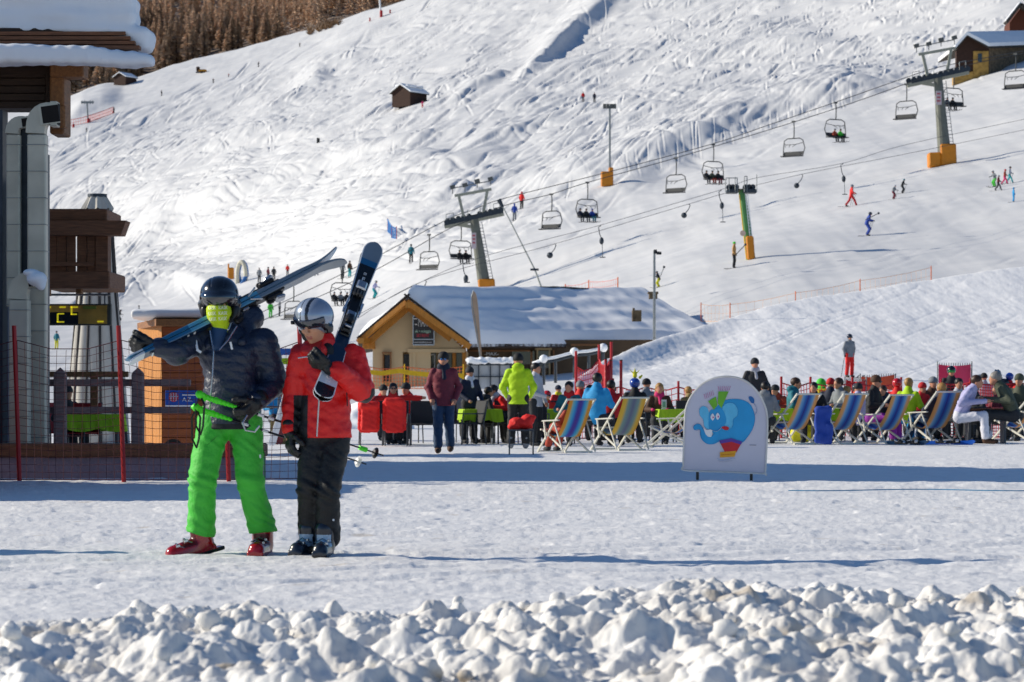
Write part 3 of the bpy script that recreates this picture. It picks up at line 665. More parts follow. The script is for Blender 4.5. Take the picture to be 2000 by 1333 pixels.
blob('body',[('e',hd+V3((0,0,.01)),(.078,.098,.115)),('e',hd+V3((0,-.04,-.065)),(.056,.058,.06)),('e',hd+V3((0,-.098,-.012)),(.013,.026,.026),{'k':.012}),('c',hd+V3((-.035,-.088,.03)),hd+V3((.035,-.088,.03)),.017,.017),
 ('c',nk-V3((0,0,.05)),hd-V3((0,0,.05)),.062,.055),('c',ch,nk-V3((0,0,.1)),.10,.09),('c',pel,ch,.10,.10),('c',sL,eL,.04,.035),('c',eL,hL,.034,.028),('c',sR,eR,.04,.035),('c',eR,hR,.034,.028),
 ('c',hL,hL+V3((-.05,-.01,.0)),.026,.02),('c',hR,hR+V3((-.02,-.02,-.01)),.026,.02),('c',hpL,kL,.06,.05),('c',kL,aL,.045,.035),('c',hpR,kR,.06,.05),('c',kR,aR,.045,.035)],.011,SKIN,man,k=.03)
jk=[('c',pel+V3((0,0,-.08)),ch+V3((0,0,-.05)),.186,.178,{'f':(1,1.12,1),'k':.06}),('c',ch+V3((-.08,0,.02)),ch+V3((.08,0,.02)),.13,.13,{'k':.06}),('c',ch+V3((-.13,0,.1)),ch+V3((.15,0,.08)),.085,.085),
 ('c',sL,eL,.093,.083),('c',eL,hL+V3((.04,0,0)),.08,.062),('c',sR,eR,.098,.085),('c',eR,hR+V3((.02,.03,.03)),.084,.064),('c',ch+V3((0,0,.12)),nk+V3((.01,.05,.03)),.105,.085)]
cfj=lambda c: np.where(c[:,2]<.885,1,0)
blob('jacket',jk,.0085,[NAVY,M('navy_hem','#0b0f18',rough=.7,var=.1)],man,k=.035,disp=quilt(.062,.0065),colfn=cfj,clip=lambda Pt: .845-Pt[...,2])
blob('hood',[('c',nk+V3((-.10,.06,.0)),nk+V3((.14,.07,.0)),.055,.06),('e',nk+V3((.10,.12,.06)),(.155,.10,.105)),('e',nk+V3((-.03,.13,.03)),(.14,.08,.10)),('c',nk+V3((.16,.04,-.03)),nk+V3((.12,-.09,-.11)),.042,.03),('c',nk+V3((-.13,.03,-.03)),nk+V3((-.10,-.10,-.13)),.036,.028)],.0085,NAVY,man,k=.035,disp=lambda Pt:.006*sn(Pt,24)+.004*sn(Pt,50,1))
blob('trousers',[('c',hpL+V3((.02,0,.04)),hpR+V3((-.02,0,.04)),.125,.125,{'f':(1,1.1,1)}),('c',hpL,kL,.116,.088),('c',kL,aL+V3((0,0,.03)),.088,.098),('c',hpR,kR,.116,.088),('c',kR,aR+V3((0,0,.03)),.086,.096)],.0085,GRN,man,k=.028,
 disp=folds(.012,((.50,.06,.008),(.26,.09,.004),(.74,.06,.004))),clip=lambda Pt: .125-Pt[...,2]-.04*np.clip(Pt[...,0]*-4,-1,1)*np.clip(Pt[...,0]+.13,-.1,.1)*8)
b=MB(); 
b.tube([(-.105,-.135,1.50),(-.09,-.155,1.42),(-.075,-.19,1.36),(-.08,-.205,1.2),(-.095,-.205,1.05),(-.10,-.19,.98)],.0055,6); b.tube([(.075,-.145,1.53),(.02,-.165,1.44),(-.04,-.185,1.37)],.005,6)
b.build('zip',CHR,man)
b=MB(); b.bar((-.205,-.12,1.455),(-.185,-.165,1.375),.016,.006,(0,-1,0),0,.002); b.bar((-.19,-.165,1.375),(-.16,-.17,1.355),.016,.006,(0,-1,0)); b.build('jacket_print',WH,man); b=MB(); b.bar((.045,-.17,1.375),(.035,-.18,1.425),.013,.006,(0,-1,0)); b.build('jacket_print',WH,man)
blob('undershirt',[('c',nk+V3((-.03,-.075,-.03)),nk+V3((-.045,-.10,-.13)),.055,.035)],.008,M('undershirt_blue','#0c3a63',var=.1),man)
NEON=M('neon_gaiter','#bcd412',rough=.8,var=.10,vs=12,bump=.3,bs=40)
blob('neck_gaiter',[('e',hd+V3((0,-.020,-.055)),(.080,.088,.085)),('c',hd+V3((0,-.03,-.07)),nk+V3((-.02,-.065,-.045)),.074,.040),('c',nk+V3((-.01,.0,.0)),nk+V3((-.005,-.01,-.01)),.066,.06),('e',hd+V3((0,-.115,-.03)),(.018,.018,.03))],.006,NEON,man,k=.03,disp=lambda Pt:.0022*np.sin(Pt[...,2]*90+Pt[...,0]*20)+.002*sn(Pt,25),clip=lambda Pt: Pt[...,2]-1.668-.05*(Pt[...,1]+.17))
for k,(zz,tl) in enumerate(((1.650,.02),(1.612,.04),(1.576,.05))):
    me=flat_text('KASK  KASK',.034,.0008)
    for v in me.vertices:
        u=v.co.x*.78; z=zz+v.co.y+u*tl; r=.086*math.sqrt(max(.2,1-((z-(hd[2]-.055))/.135)**2))+.0045; v.co=Vector((hd[0]+r*math.sin(u/.09), hd[1]-.028-r*1.13*math.cos(u/.09)-v.co.z, z))
    link('gaiter_lettering',me,M('gaiter_print','#f6f8e6',var=.02),man,False)
HB_=M('helmet_gloss_black','#0d1017',rough=.18,coat=1,var=.1)
blob('helmet',[('e',hd+V3((0,.015,.055)),(.128,.150,.122)),('c',hd+V3((-.112,.03,-.01)),hd+V3((-.10,.04,-.075)),.034,.028),('c',hd+V3((.112,.03,-.01)),hd+V3((.10,.04,-.075)),.034,.028),('e',hd+V3((0,-.13,-.08)),(.092,.10,.10),{'sub':1,'k':.015})],.0065,HB_,man,k=.02,clip=lambda Pt: np.maximum(hd[2]-.035-Pt[...,2]-.9*np.maximum(0,np.abs(Pt[...,0]-hd[0])-.085),-9),disp=lambda Pt:-.004*(np.abs(np.abs(Pt[...,0]-hd[0])-.045)<.004)*(Pt[...,2]>hd[2]+.10))
vsr=blob('visor',[('e',hd+V3((0,.0,.028)),(.132,.158,.085))],.006,M('visor_dark','#11151d',rough=.06,coat=1,var=.3,vs=9,spec=.9),man,clip=lambda Pt: np.maximum.reduce([hd[2]-.010-Pt[...,2]-.02*np.cos((Pt[...,0]-hd[0])*30),Pt[...,2]-hd[2]-.075,Pt[...,1]-hd[1]+.02]))
blob('ear_cover',[('e',hd+V3((.105,.035,-.055)),(.035,.05,.06)),('c',hd+V3((.10,.0,-.09)),hd+V3((.075,-.03,-.13)),.012,.01)],.008,BLKP,man)
blob('ear_cover',[('e',hd+V3((-.100,.035,-.055)),(.03,.045,.055))],.008,BLKP,man)
GLV=M('black_leather_glove','#0d0e10',rough=.42,var=.25,vs=15,bump=.3,bs=50)
blob('glove',hand_prims(hL,(-1,-.25,.05),(0,-.55,.8),(.25,.7,-.6),72,1.22,.0155,.3)+[('c',hL+V3((.05,.02,0)),hL,.055,.05)],.0055,GLV,man,k=.015)
blob('glove',hand_prims(hR,(-.55,-.35,-.5),(-.3,-.6,.6),(-.55,.55,-.3),72,1.22,.0155)+[('c',hR+V3((.03,.03,.04)),hR,.058,.05)],.0055,GLV,man,k=.015)
RB=M('red_boot_shell','#9e0b12',rough=.22,coat=.6,var=.1); WBT=M('boot_trim_white','#c9ced6',rough=.3)
skiboot(man,aL+V3((-.02,-.02,-.02)),(-.88,-.47),-14,RB,M('dark_red_trim','#5c0a10',rough=.3),CHR,s=1.12)
skiboot(man,aR+V3((0,-.03,-.035)),(-.12,-1),0,RB,M('dark_red_trim','#5c0a10'),CHR,s=1.08)
SEAM=M('seam_green','#23801f',rough=.8)
b=MB(); b.tube([(.215,-.02,.80),(.245,-.02,.68),(.250,-.03,.52)],.003,5); b.build('pocket_seam',SEAM,man)
b=MB(); b.tube([(-.06,-.125,.80),(-.17,-.105,.70)],.003,5); b.build('pocket_seam',SEAM,man)
b=MB(); b.box((.215,-.075,.665),(.028,.004,.024),None,0,.001); b.build('trouser_badge',WH,man)
def skis(label,A,B,n,L,colA,mats,texts=(),loc=None,by=.5,w0=.036,tip=.062,rock=.05,th=.02,tail=.05):
    t=thing('pair_of_skis',label,'skis',loc); A=Vector(A)-Vector(loc);B=Vector(B)-Vector(loc); Rm=frame(A,B,n)
    for sg in (1,-1):
        m=MB(); one_ski(m,A+Rm@Vector((0,0,sg*.004)),Rm,L,th,w0=w0,tip=tip,tail=tail,sgn=sg,cols=colA,rock=rock); o=m.build('ski',mats,t,smooth=False)
        binding(o,A,Rm,by*L,sg,BLKP,CHR)
    for tx,y,sz,sx,rr in texts:
        x=Rm.col[0]; yv=Rm.col[1]; z=Rm.col[2]; ax,ay=(yv,-x) if rr=='l' else (-yv,x)
        if rr=='x': ax,ay=x,yv
        text('ski_lettering',tx,sz,WH,t,A+Rm@Vector((0,y*L,th+.0075)),ax,ay,sx,.001)
    return t
ml=man.location
BLU=M('ski_blue','#1b5d86',rough=.3,coat=.5,var=.1); DBL=M('ski_dark_blue','#0f2a44',rough=.3,coat=.5); SKB=M('ski_black','#0b0d10',rough=.25,coat=.5); SKW=M('ski_white','#c6cdd6',rough=.3,coat=.4); SKL=M('ski_light_blue','#4d92b5',rough=.3,coat=.5); SKG=M('ski_grey','#6b7a88',rough=.3,coat=.5)
A=ml+Vector((-.63,-.34,1.29));B=ml+Vector((.77,.42,2.045))
def ca(s,f):
    if f=='base': return 4
    if s<.07: return 3
    if f=='top': return 1 if s<.5 else 5
    return 2 if s<.28 else 4 if s<.6 else 5
skis('dark blue skis carried over the shoulder of the person in green trousers',A,B,(.40,-.34,-.84),1.72,ca,[SKB,DBL,BLU,SKW,SKL,SKG],
 (('▮▮ ▮▮▮ ▮▮',.2,.05,1.,'l'),),ml,.56,rock=.055,th=.026)
# ski poles of the man
pol=thing('pair_of_ski_poles','ski poles with bright green grips held slanting in front of the green trousers','ski poles',ml)
PG=M('neon_green_plastic','#4be01a',rough=.4,var=.05); PB=M('pole_shaft','#22262c',rough=.3,metal=.5)
for i,(a,e) in enumerate((((-.14,-.36,1.07),(1.02,.42,.66)),((-.17,-.33,.985),(.90,.46,.60)))):
    a=Vector(a);e=Vector(e);d=(e-a).normalized(); sd=d.cross(Vector((0,0,1))).normalized(); up=sd.cross(d)
    g=blob('grip',[('c',a,a+d*.12,.021,.017),('c',a+d*.12,a+d*.27,.020,.011),('e',a-d*.012+up*.006,(.030,.026,.024)),('c',a+d*.02,a+d*.03-up*.018,.018,.012)],.005,PG,pol,k=.012,disp=lambda Pt:.002*np.sin(Pt[...,0]*260))
    m=MB(); m.tube([a+d*.1,a+d*.6,e],[.0085,.008,.005],8); m.build('shaft',PB,pol)
    for q in (.36,.44,.52): 
        m=MB(); m.tube([a+d*q,a+d*(q+.045)],.0105,8); m.build('shaft_print',WH,pol)
    m=MB(); c=e-d*.07; m.tube([c-d*.012,c+d*.004],[.022,.040],12); m.build('basket',BLKP if i==0 else WH,pol)
    m=MB(); c=e-d*.17
    if i==0: m.tube([c-d*.03,c+d*.03],[.016,.018],8); m.build('shaft_sleeve',PG,pol)
    m=MB(); s0=a-d*.005; m.tube([s0,s0+Vector((.03,-.03,-.06)),s0+Vector((.02,-.02,-.20)),s0+Vector((.0,.02,-.26)),s0+Vector((-.03,.02,-.2)),s0+Vector((-.03,.01,-.06)),s0],.009,6,flat=.4); m.build('wrist_strap',BLKP,pol)
m=MB(); s0=Vector((.15,-.22,.94))
m.tube([s0,s0+Vector((-.03,-.02,-.05)),s0+Vector((-.01,-.02,-.10)),s0+Vector((.05,-.01,-.11)),s0+Vector((.08,0,-.07))],.007,6); m.build('strap_buckle',CHR,pol)
# ---- woman
DW=18.9
wom=thing('person','person in bright red jacket and black trousers under a silver striped helmet, looking down','person',((625-1000)/F*DW,DW,0.0))
hd=V3((-.035,-.10,1.545)); nk=V3((.03,.0,1.39)); ch=V3((.04,.02,1.20)); pel=V3((.035,.03,.86))
sL=V3((-.13,.0,1.325));eL=V3((-.185,.06,1.04));hL=V3((-.20,-.01,.83)); sR=V3((.215,.01,1.325));eR=V3((.275,-.05,1.11));hR=V3((.085,-.25,1.245))
hpL=V3((-.045,.02,.80));kL=V3((-.07,-.04,.45));aL=V3((-.085,.05,.12));hpR=V3((.10,.03,.80));kR=V3((.06,-.09,.45));aR=V3((.035,-.04,.11))
fd=nrm((-.42,-.80,-.42)); fs_=nrm(np.cross(fd,(0,0,1))); fu=np.cross(fs_,fd)   # face direction: down and to the left
q=lambda a,b_,c: hd+fs_*a+fu*b_+fd*c
face=[('e',hd+V3((0,0,.01)),(.080,.092,.105)),('e',q(0,-.055,.03),(.058,.058,.062)),('e',q(0,-.105,.055),(.026,.024,.022),{'k':.018}),
 ('c',q(0,.022,.088),q(0,-.020,.112),.009,.0125,{'k':.008}),('e',q(.011,-.024,.10),(.008,.008,.008),{'k':.005}),('e',q(-.011,-.024,.10),(.008,.008,.008),{'k':.005}),
 ('c',q(-.04,.034,.078),q(-.012,.038,.088),.009,.009,{'k':.01}),('c',q(.04,.034,.078),q(.012,.038,.088),.009,.009,{'k':.01}),
 ('e',q(.031,.012,.094),(.013,.011,.012),{'sub':1,'k':.008}),('e',q(-.031,.012,.094),(.013,.011,.012),{'sub':1,'k':.008}),
 ('e',q(.032,.010,.077),(.012,.011,.011),{'k':.003}),('e',q(-.032,.010,.077),(.012,.011,.011),{'k':.003}),
 ('e',q(.042,-.022,.064),(.02,.02,.018),{'k':.015}),('e',q(-.042,-.022,.064),(.02,.02,.018),{'k':.015}),
 ('c',q(-.017,-.058,.088),q(.017,-.058,.088),.0055,.0055,{'k':.004}),('c',q(-.013,-.070,.086),q(.013,-.070,.086),.0062,.0062,{'k':.004}),('c',q(-.018,-.064,.097),q(.018,-.064,.097),.0025,.0025,{'sub':1,'k':.003}),
 ('c',nk-V3((0,0,.06)),hd-V3((0,0,.04)),.056,.05)]
def cff(c):
    r=np.zeros(len(c),int); L=(c-hd); b_=L@fu;f_=L@fd;s_=L@fs_
    r[(np.abs(b_+.064)<.0125)&(np.abs(s_)<.021)&(f_>.08)]=1; r[(np.abs(b_-.012)<.0045)&(np.abs(np.abs(s_)-.031)<.012)&(f_>.075)]=2; r[(np.abs(b_-.040)<.004)&(np.abs(np.abs(s_)-.028)<.016)&(f_>.075)]=2; return r
blob('body',face+[('c',ch,nk-V3((0,0,.1)),.09,.08),('c',pel,ch,.09,.09),('c',sL,eL,.035,.03),('c',eL,hL,.03,.025),('c',sR,eR,.035,.03),('c',eR,hR,.03,.025),('c',hL,hL+V3((0,0,-.05)),.03,.028),('c',hR,hR+V3((-.03,0,.01)),.024,.02),
 ('c',hpL,kL,.055,.045),('c',kL,aL,.04,.03),('c',hpR,kR,.055,.045),('c',kR,aR,.04,.03)],.0052,[M('fair_skin','#d59a78',rough=.5,var=.05,vs=30,spec=.35),M('lips','#b86a58',rough=.4,var=.05),M('lashes','#3a2218',var=.1)],wom,k=.022,colfn=cff)
RED=M('red_ski_jacket','#e01410',rough=.5,var=.06,vs=8,bump=.3,bs=45); BLK=M('black_panel','#141518',rough=.6,var=.15)
def cfr(c):
    r=np.zeros(len(c),int); x,y,z=c.T
    r[(x>.235)&(z<1.12)&(z>.78)&(y>-.10)]=1; r[(x<-.075)&(x>-.172)&(z<1.07)&(y>-.14)]=1; r[(x<-.21)&(z<.8)]=1; r[(z>1.36)&(x<.02)&(y<-.02)]=2; return r
blob('jacket',[('c',pel+V3((0,0,-.10)),ch+V3((0,0,-.04)),.166,.148,{'f':(1,1.12,1),'k':.05}),('c',pel+V3((.0,-.01,-.06)),ch+V3((0,-.01,0)),.166,.142,{'f':(1,1.3,1),'k':.04}),('c',ch+V3((-.07,0,.08)),ch+V3((.10,0,.08)),.095,.095),
 ('c',sL,eL,.078,.066),('c',eL,hL+V3((0,0,.02)),.066,.054),('c',sR,eR,.088,.084),('c',eR,hR+V3((.05,.0,-.01)),.080,.06),('c',ch+V3((-.02,0,.1)),nk+V3((-.03,-.01,.02)),.115,.105),('c',nk+V3((-.10,-.09,-.02)),nk+V3((-.02,-.14,-.03)),.045,.05,{'k':.03})],
 .0075,[RED,BLK,M('red_collar','#b8141a',rough=.6)],wom,k=.03,disp=lambda Pt: quilt(.135,.006,.79)(Pt)+.005*sn(Pt*V3((1,1,.5)),24)+.004*sn(Pt,42,1),colfn=cfr,clip=lambda Pt:np.maximum(.79-Pt[...,2],-9))
blob('collar_lining',[('c',nk+V3((.02,-.085,-.02)),nk+V3((.05,-.10,-.10)),.05,.035)],.008,BLK,wom)
b=MB(); b.tube([(-.135,-.135,1.318),(-.08,-.165,1.325),(-.01,-.175,1.318),(.02,-.185,1.29)],.0045,6); b.tube([(.01,-.195,1.10),(.0,-.185,.95),(-.01,-.165,.80)],.0055,6); b.build('zip',CHR,wom)
b=MB(); b.tube([(.185,-.145,1.13),(.19,-.145,1.0)],.004,6); b.build('pocket_zip',BLK,wom)
blob('trousers',[('c',hpL+V3((.0,0,.04)),hpR+V3((-.02,0,.04)),.115,.118,{'f':(1,1.1,1)}),('c',hpL,kL,.100,.074),('c',kL,aL+V3((.01,0,.03)),.072,.074),('c',hpR,kR,.102,.078),('c',kR,aR+V3((.015,.02,.03)),.078,.086)],.008,M('black_ski_trousers','#0a0b0c',rough=.58,var=.2,bump=.3,bs=40),wom,k=.022,
 disp=folds(.012,((.45,.06,.008),(.22,.08,.004),(.68,.05,.003))),clip=lambda Pt: .062-.2*np.clip(Pt[...,0]+.02,-.1,.12)-Pt[...,2])
b=MB(); b.box((.10,-.165,.25),(.012,.004,.012)); b.build('trouser_badge',WH,wom)
sh=hd+V3((.0,.02,.05))
def cfh(c):
    r=np.zeros(len(c),int); d=c-hd; s=d@fs_; r[(np.abs(s+.018)<.013)]=1; r[(np.abs(s-.03)<.0045)]=1; r[(d@fs_<-.085)&(d[:,2]<.0)]=1; return r
SIL=M('helmet_silver','#9aa6b8',rough=.22,metal=.35,coat=.8,var=.08)
blob('helmet',[('e',sh,(.133,.145,.125)),('c',q(.10,-.03,-.01),q(.095,-.075,-.005),.034,.03),('c',q(-.10,-.03,-.01),q(-.095,-.075,-.005),.034,.03),('e',q(0,-.10,.09),(.088,.10,.092),{'sub':1,'k':.015}),('e',q(0,-.16,.03),(.10,.14,.10),{'sub':1,'k':.015})],.0062,[SIL,M('helmet_stripe','#10131c',rough=.25,coat=.8)],wom,k=.02,colfn=cfh,clip=lambda Pt: -((Pt-hd)@fu)-.065+0*Pt[...,0])
blob('visor',[('e',sh+V3((0,-.004,-.01)),(.139,.152,.10))],.006,M('visor_mirror','#2b2f3c',rough=.06,coat=1,var=.5,vs=7,spec=.9,metal=.3),wom,clip=lambda Pt: np.maximum.reduce([-((Pt-hd)@fu)-.002+.0*Pt[...,0],((Pt-hd)@fu)-.068,-((Pt-hd)@fd)+.035]))
b=MB(); c=q(.125,.025,.035); b.tube([c,c+fs_*.02],.014,10); b.build('visor_hinge',BLKP,wom)
blob('ear_cover',[('c',q(.083,-.035,.01),q(.072,-.085,.02),.032,.022),('c',q(.07,-.09,.03),q(.02,-.125,.045),.01,.009)],.007,BLKP,wom)
blob('glove',hand_prims(hR+V3((-.01,0,.02)),(-.95,-.1,.25),(.1,-.75,.6),(-.05,.75,-.45),66,1.15,.0148,.3)+[('c',hR+V3((.06,.01,-.02)),hR,.05,.046)],.0055,GLV,wom,k=.014)
blob('glove',hand_prims(hL,(.05,-.15,-1),(.5,-1,0),(1,.3,0),35,1.15,.0148)+[('c',hL+V3((0,0,.05)),hL,.05,.046)],.0055,GLV,wom,k=.014)
BB=M('boot_navy','#141c2b',rough=.3,coat=.4); BW=M('boot_pale_blue','#aac4d8',rough=.3,coat=.3)
skiboot(wom,aL+V3((0,-.05,-.02)),(-.35,-1),0,BB,BW,CHR,s=1.); skiboot(wom,aR+V3((0,-.05,-.01)),(-.1,-1),0,BB,BW,CHR,s=1.)
wl=wom.location; A=wl+Vector((.035,-.37,1.05));B=wl+Vector((.318,.66,2.065))
def cb(s,f):
    if f!='top': return 3 if f=='edge' else 0
    return 0 if s<.075 else 3 if s<.16 else 1 if s<.40 else 0 if s<.86 else 4 if s<.90 else 5
skis('black and white skis held upright on the shoulder of the person in red',A,B,(.22,-1,.2),1.50,cb,[SKB,DBL,BLU,SKW,BLU,SKG],(('LGT',.12,.05,1.,'l'),('F',.765,.05,1.,'x'),('◘',.80,.04,1.,'x')),wl,.56,w0=.046,tip=.070,tail=.074,th=.022)
# ---- the pair's shadows reach right; the walker behind
d=gd(886); walk=figure('person in maroon jacket, jeans and mirrored sunglasses walking with hands in pockets',GX(866,d),0,'stand','maroon','jeans','beanie','black',shoes='brown',gloves=None,s=1.04,vox=.011,goggle='blue',scarf='navy',fold=.006,
 ov=dict(eL=(-.27,.06,1.15),hL=(-.21,-.10,.95),eR=(.27,.06,1.15),hR=(.21,-.10,.95),kL=(-.09,-.10,.52),aL=(-.09,-.16,.10),kR=(.10,.0,.52),aR=(.12,.10,.12)))
# ------------------------------------------------------------ materials for built things
WOODD=M('wood_dark','#3b2a1e',rough=.75,var=.35,vs=5,bump=.5,bs=18,stretch=(1,1,12))
WOODB=M('wood_brown','#865638',rough=.7,var=.3,vs=5,bump=.5,bs=18,stretch=(1,1,9))
WOODH=M('wood_brown_rail','#a07d74',rough=.75,var=.3,vs=5,bump=.5,bs=18,stretch=(1,9,9))
WOODL=M('wood_light','#8a5a30',rough=.65,var=.3,vs=4,bump=.4,bs=15,stretch=(8,1,8))
WOODO=M('wood_orange','#b8761f',rough=.6,var=.25,vs=4,bump=.4,bs=16,stretch=(9,9,1))
WOODT=M('wood_orange_shaded','#8c4a22',rough=.6,var=.2,vs=4,bump=.3,bs=16,stretch=(1,9,9))  # same orange planks, the shade on the front put into the colour
DUCT=M('duct_metal','#bdb7a6',rough=.4,metal=.35,var=.12,vs=3,bump=.15,bs=6)
DUCTD=M('duct_dark','#3b424a',rough=.5,metal=.6,var=.2); DARKH=M('duct_opening_shade','#1b1512',rough=.9)
PLB=M('render_pale_blue','#8c93a0',rough=.85,bump=.2,bs=30); PLC=M('plaster_cream','#b39a72',rough=.85,var=.1,vs=2,bump=.2,bs=20)
GL=M('window_glass_dark','#1a2026',rough=.08,coat=1,var=.4,vs=3); STEEL=M('galvanised_steel','#85898a',rough=.45,metal=.6,var=.2); ORP=M('orange_padding','#d4820c',rough=.55,var=.1,vs=2,bump=.2,bs=8)
STONE=M('stone_wall','#6d5c45',rough=.9,var=.5,vs=3,bump=.8,bs=5); STG=M('stone_grey_slate','#3a3530',rough=.85,var=.4,vs=4,bump=.7,bs=9)
REDP=M('red_pole','#b0131c',rough=.5,var=.1); 
def bb(mb,px0,px1,py0,py1,d0,d1,mi=0,bev=0.):
    """box whose front face (at distance d0) fills the photo rectangle"""
    a=P(px0,py1,d0);b=P(px1,py0,d0); mb.box(((a.x+b.x)/2,(d0+d1)/2,(a.z+b.z)/2),(b.x-a.x,d1-d0,b.z-a.z),None,mi,bev); return mb
def snowslab(name,px0,px1,py0,py1,d0,d1,parent,rnd=.12,amp=.02,n=40,mat=None):
    a=P(px0,py1,d0);b=P(px1,py0,d0); c=((a.x+b.x)/2,(d0+d1)/2,(a.z+b.z)/2); h=((b.x-a.x)/2,(d1-d0)/2,(b.z-a.z)/2)
    L=parent.location; vox=max(max(h)/60,min(h)/5)
    return blob(name,[('b',V3(c)-V3(L),h,min(rnd,min(h)*.9))],vox,mat or SN_R,parent,disp=lambda Pt: amp*sn(Pt,3/max(.3,min(h)*2))+amp*.5*sn(Pt,9,1))
# ------------------------------------------------------------ chalet on the left
d0=38.5; chl=thing('chalet','large wooden chalet with thick snow on its eaves and metal ducts on the wall','chalet',GX(-250,d0))
m=MB(); a=GX(-1400,d0+.4);b=GX(84,d0+.4); m.box(((a.x+b.x)/2,d0+.55,1.95),(b.x-a.x,.3,4.1)); a=GX(-1400,d0);b=GX(-350,d0); m.box(((a.x+b.x)/2,d0+4.8,2.6),(b.x-a.x,8.2,5.2)); m.build('wall',PLB,chl,True)
m=MB(); 
for k in range(7): bb(m,-1400,89,108+k*15,123+k*15-1.2,d0+.1,d0+.7,0,.01)
bb(m,89,97,118,212,d0+.06,d0+.6,0); m.build('timber_upper_wall',WOODD,chl,True)
m=MB(); bb(m,97,125,148,262,d0-.1,d0+.5,0,.02); bb(m,97,163,121,150,d0-.25,d0+.2,0,.02); bb(m,97,127,205,250,d0-.3,d0-.1,0,.02); m.build('roof_bracket',WOODL,chl,True)
m=MB()
m.prism([(-9.75,0),(1.70,0),(1.78,.1),(1.62,.16),(1.3,.34),(-9.75,.40)],.9,P(0,103,d0-.7)+Vector((.0,0,-.02))-Vector((0,0,.0)),(1,0,0),(0,0,1))
m.build('roof_edge',WOODD,chl,True)
m=MB(); z=P(0,100,d0).z; xa=-16; f=[(xa,d0+.1),(P(120,0,d0).x,d0+.1),(P(-150,0,d0+9).x,d0+9),(xa,d0+9)]
m.prism(f,.4,(0,0,z+.1),(1,0,0),(0,1,0)); m.add([(xa,d0-.6,z+.3),(P(150,0,d0).x,d0-.6,z+.3),(P(-150,0,d0+9).x,d0+9,z+.3),(xa,d0+9,z+.3),(xa,d0+4.5,z+2.6),(P(0,0,d0+4.5).x-.6,d0+4.5,z+2.6)],[(0,1,5,4),(3,4,5,2),(1,2,5),(0,4,3)],1); m.build('roof',[WOODD,SN_R],chl,True)
m=MB()
for k in range(4): bb(m,-1400,245+k*9,62+k*9,69+k*9,d0-.75-.05*k,d0-.70,0)
m.build('shingle_edge',WOODB,chl,True)
L=chl.location
def wsn(nm,poly,dep,dd,amp=.03,vox=.045):
    # snow on the eaves: polygon in photo pixels, swept back over the roof with a rounded front
    pts=[P(x,y,dd) for x,y in poly]; xs=[p.x for p in pts]; zs=[p.z for p in pts]
    cxs=np.linspace(min(xs)+.01,max(xs)-.01,28); pr=[]
    zu=lambda x:max(z for z in yi(x)); zl=lambda x:min(z for z in yi(x))
    def yi(x):
        o=[]
        for i in range(len(pts)):
            p,q=pts[i],pts[(i+1)%len(pts)]
            if (p.x-x)*(q.x-x)<=0 and p.x!=q.x: o.append(p.z+(q.z-p.z)*(x-p.x)/(q.x-p.x))
        return o
    for i in range(len(cxs)-1):
        xm=(cxs[i]+cxs[i+1])/2; lo,hi=zl(xm),zu(xm); h=(hi-lo)/2
        pr.append(('b',V3((xm-L[0],dd+dep/2-L[1],(lo+hi)/2-L[2])),((cxs[i+1]-cxs[i])*.75,dep/2,max(.03,h)),min(.1,max(.03,h)*.8)))
    return blob(nm,pr,vox,SN_R,chl,k=.08,disp=lambda Pt: amp*sn(Pt,2.2)+amp*.5*sn(Pt,7,1)+.012*np.sin(Pt[...,2]*28))
wsn('roof_snow',[(-500,-60),(230,-60),(243,5),(262,22),(268,50),(281,85),(284,96),(240,76),(238,66),(-500,52)],.8,d0-.72)
wsn('roof_snow',[(-500,82),(60,86),(200,96),(275,101),(289,115),(262,130),(210,125),(120,121),(-500,116)],.45,d0-1.15,.02)
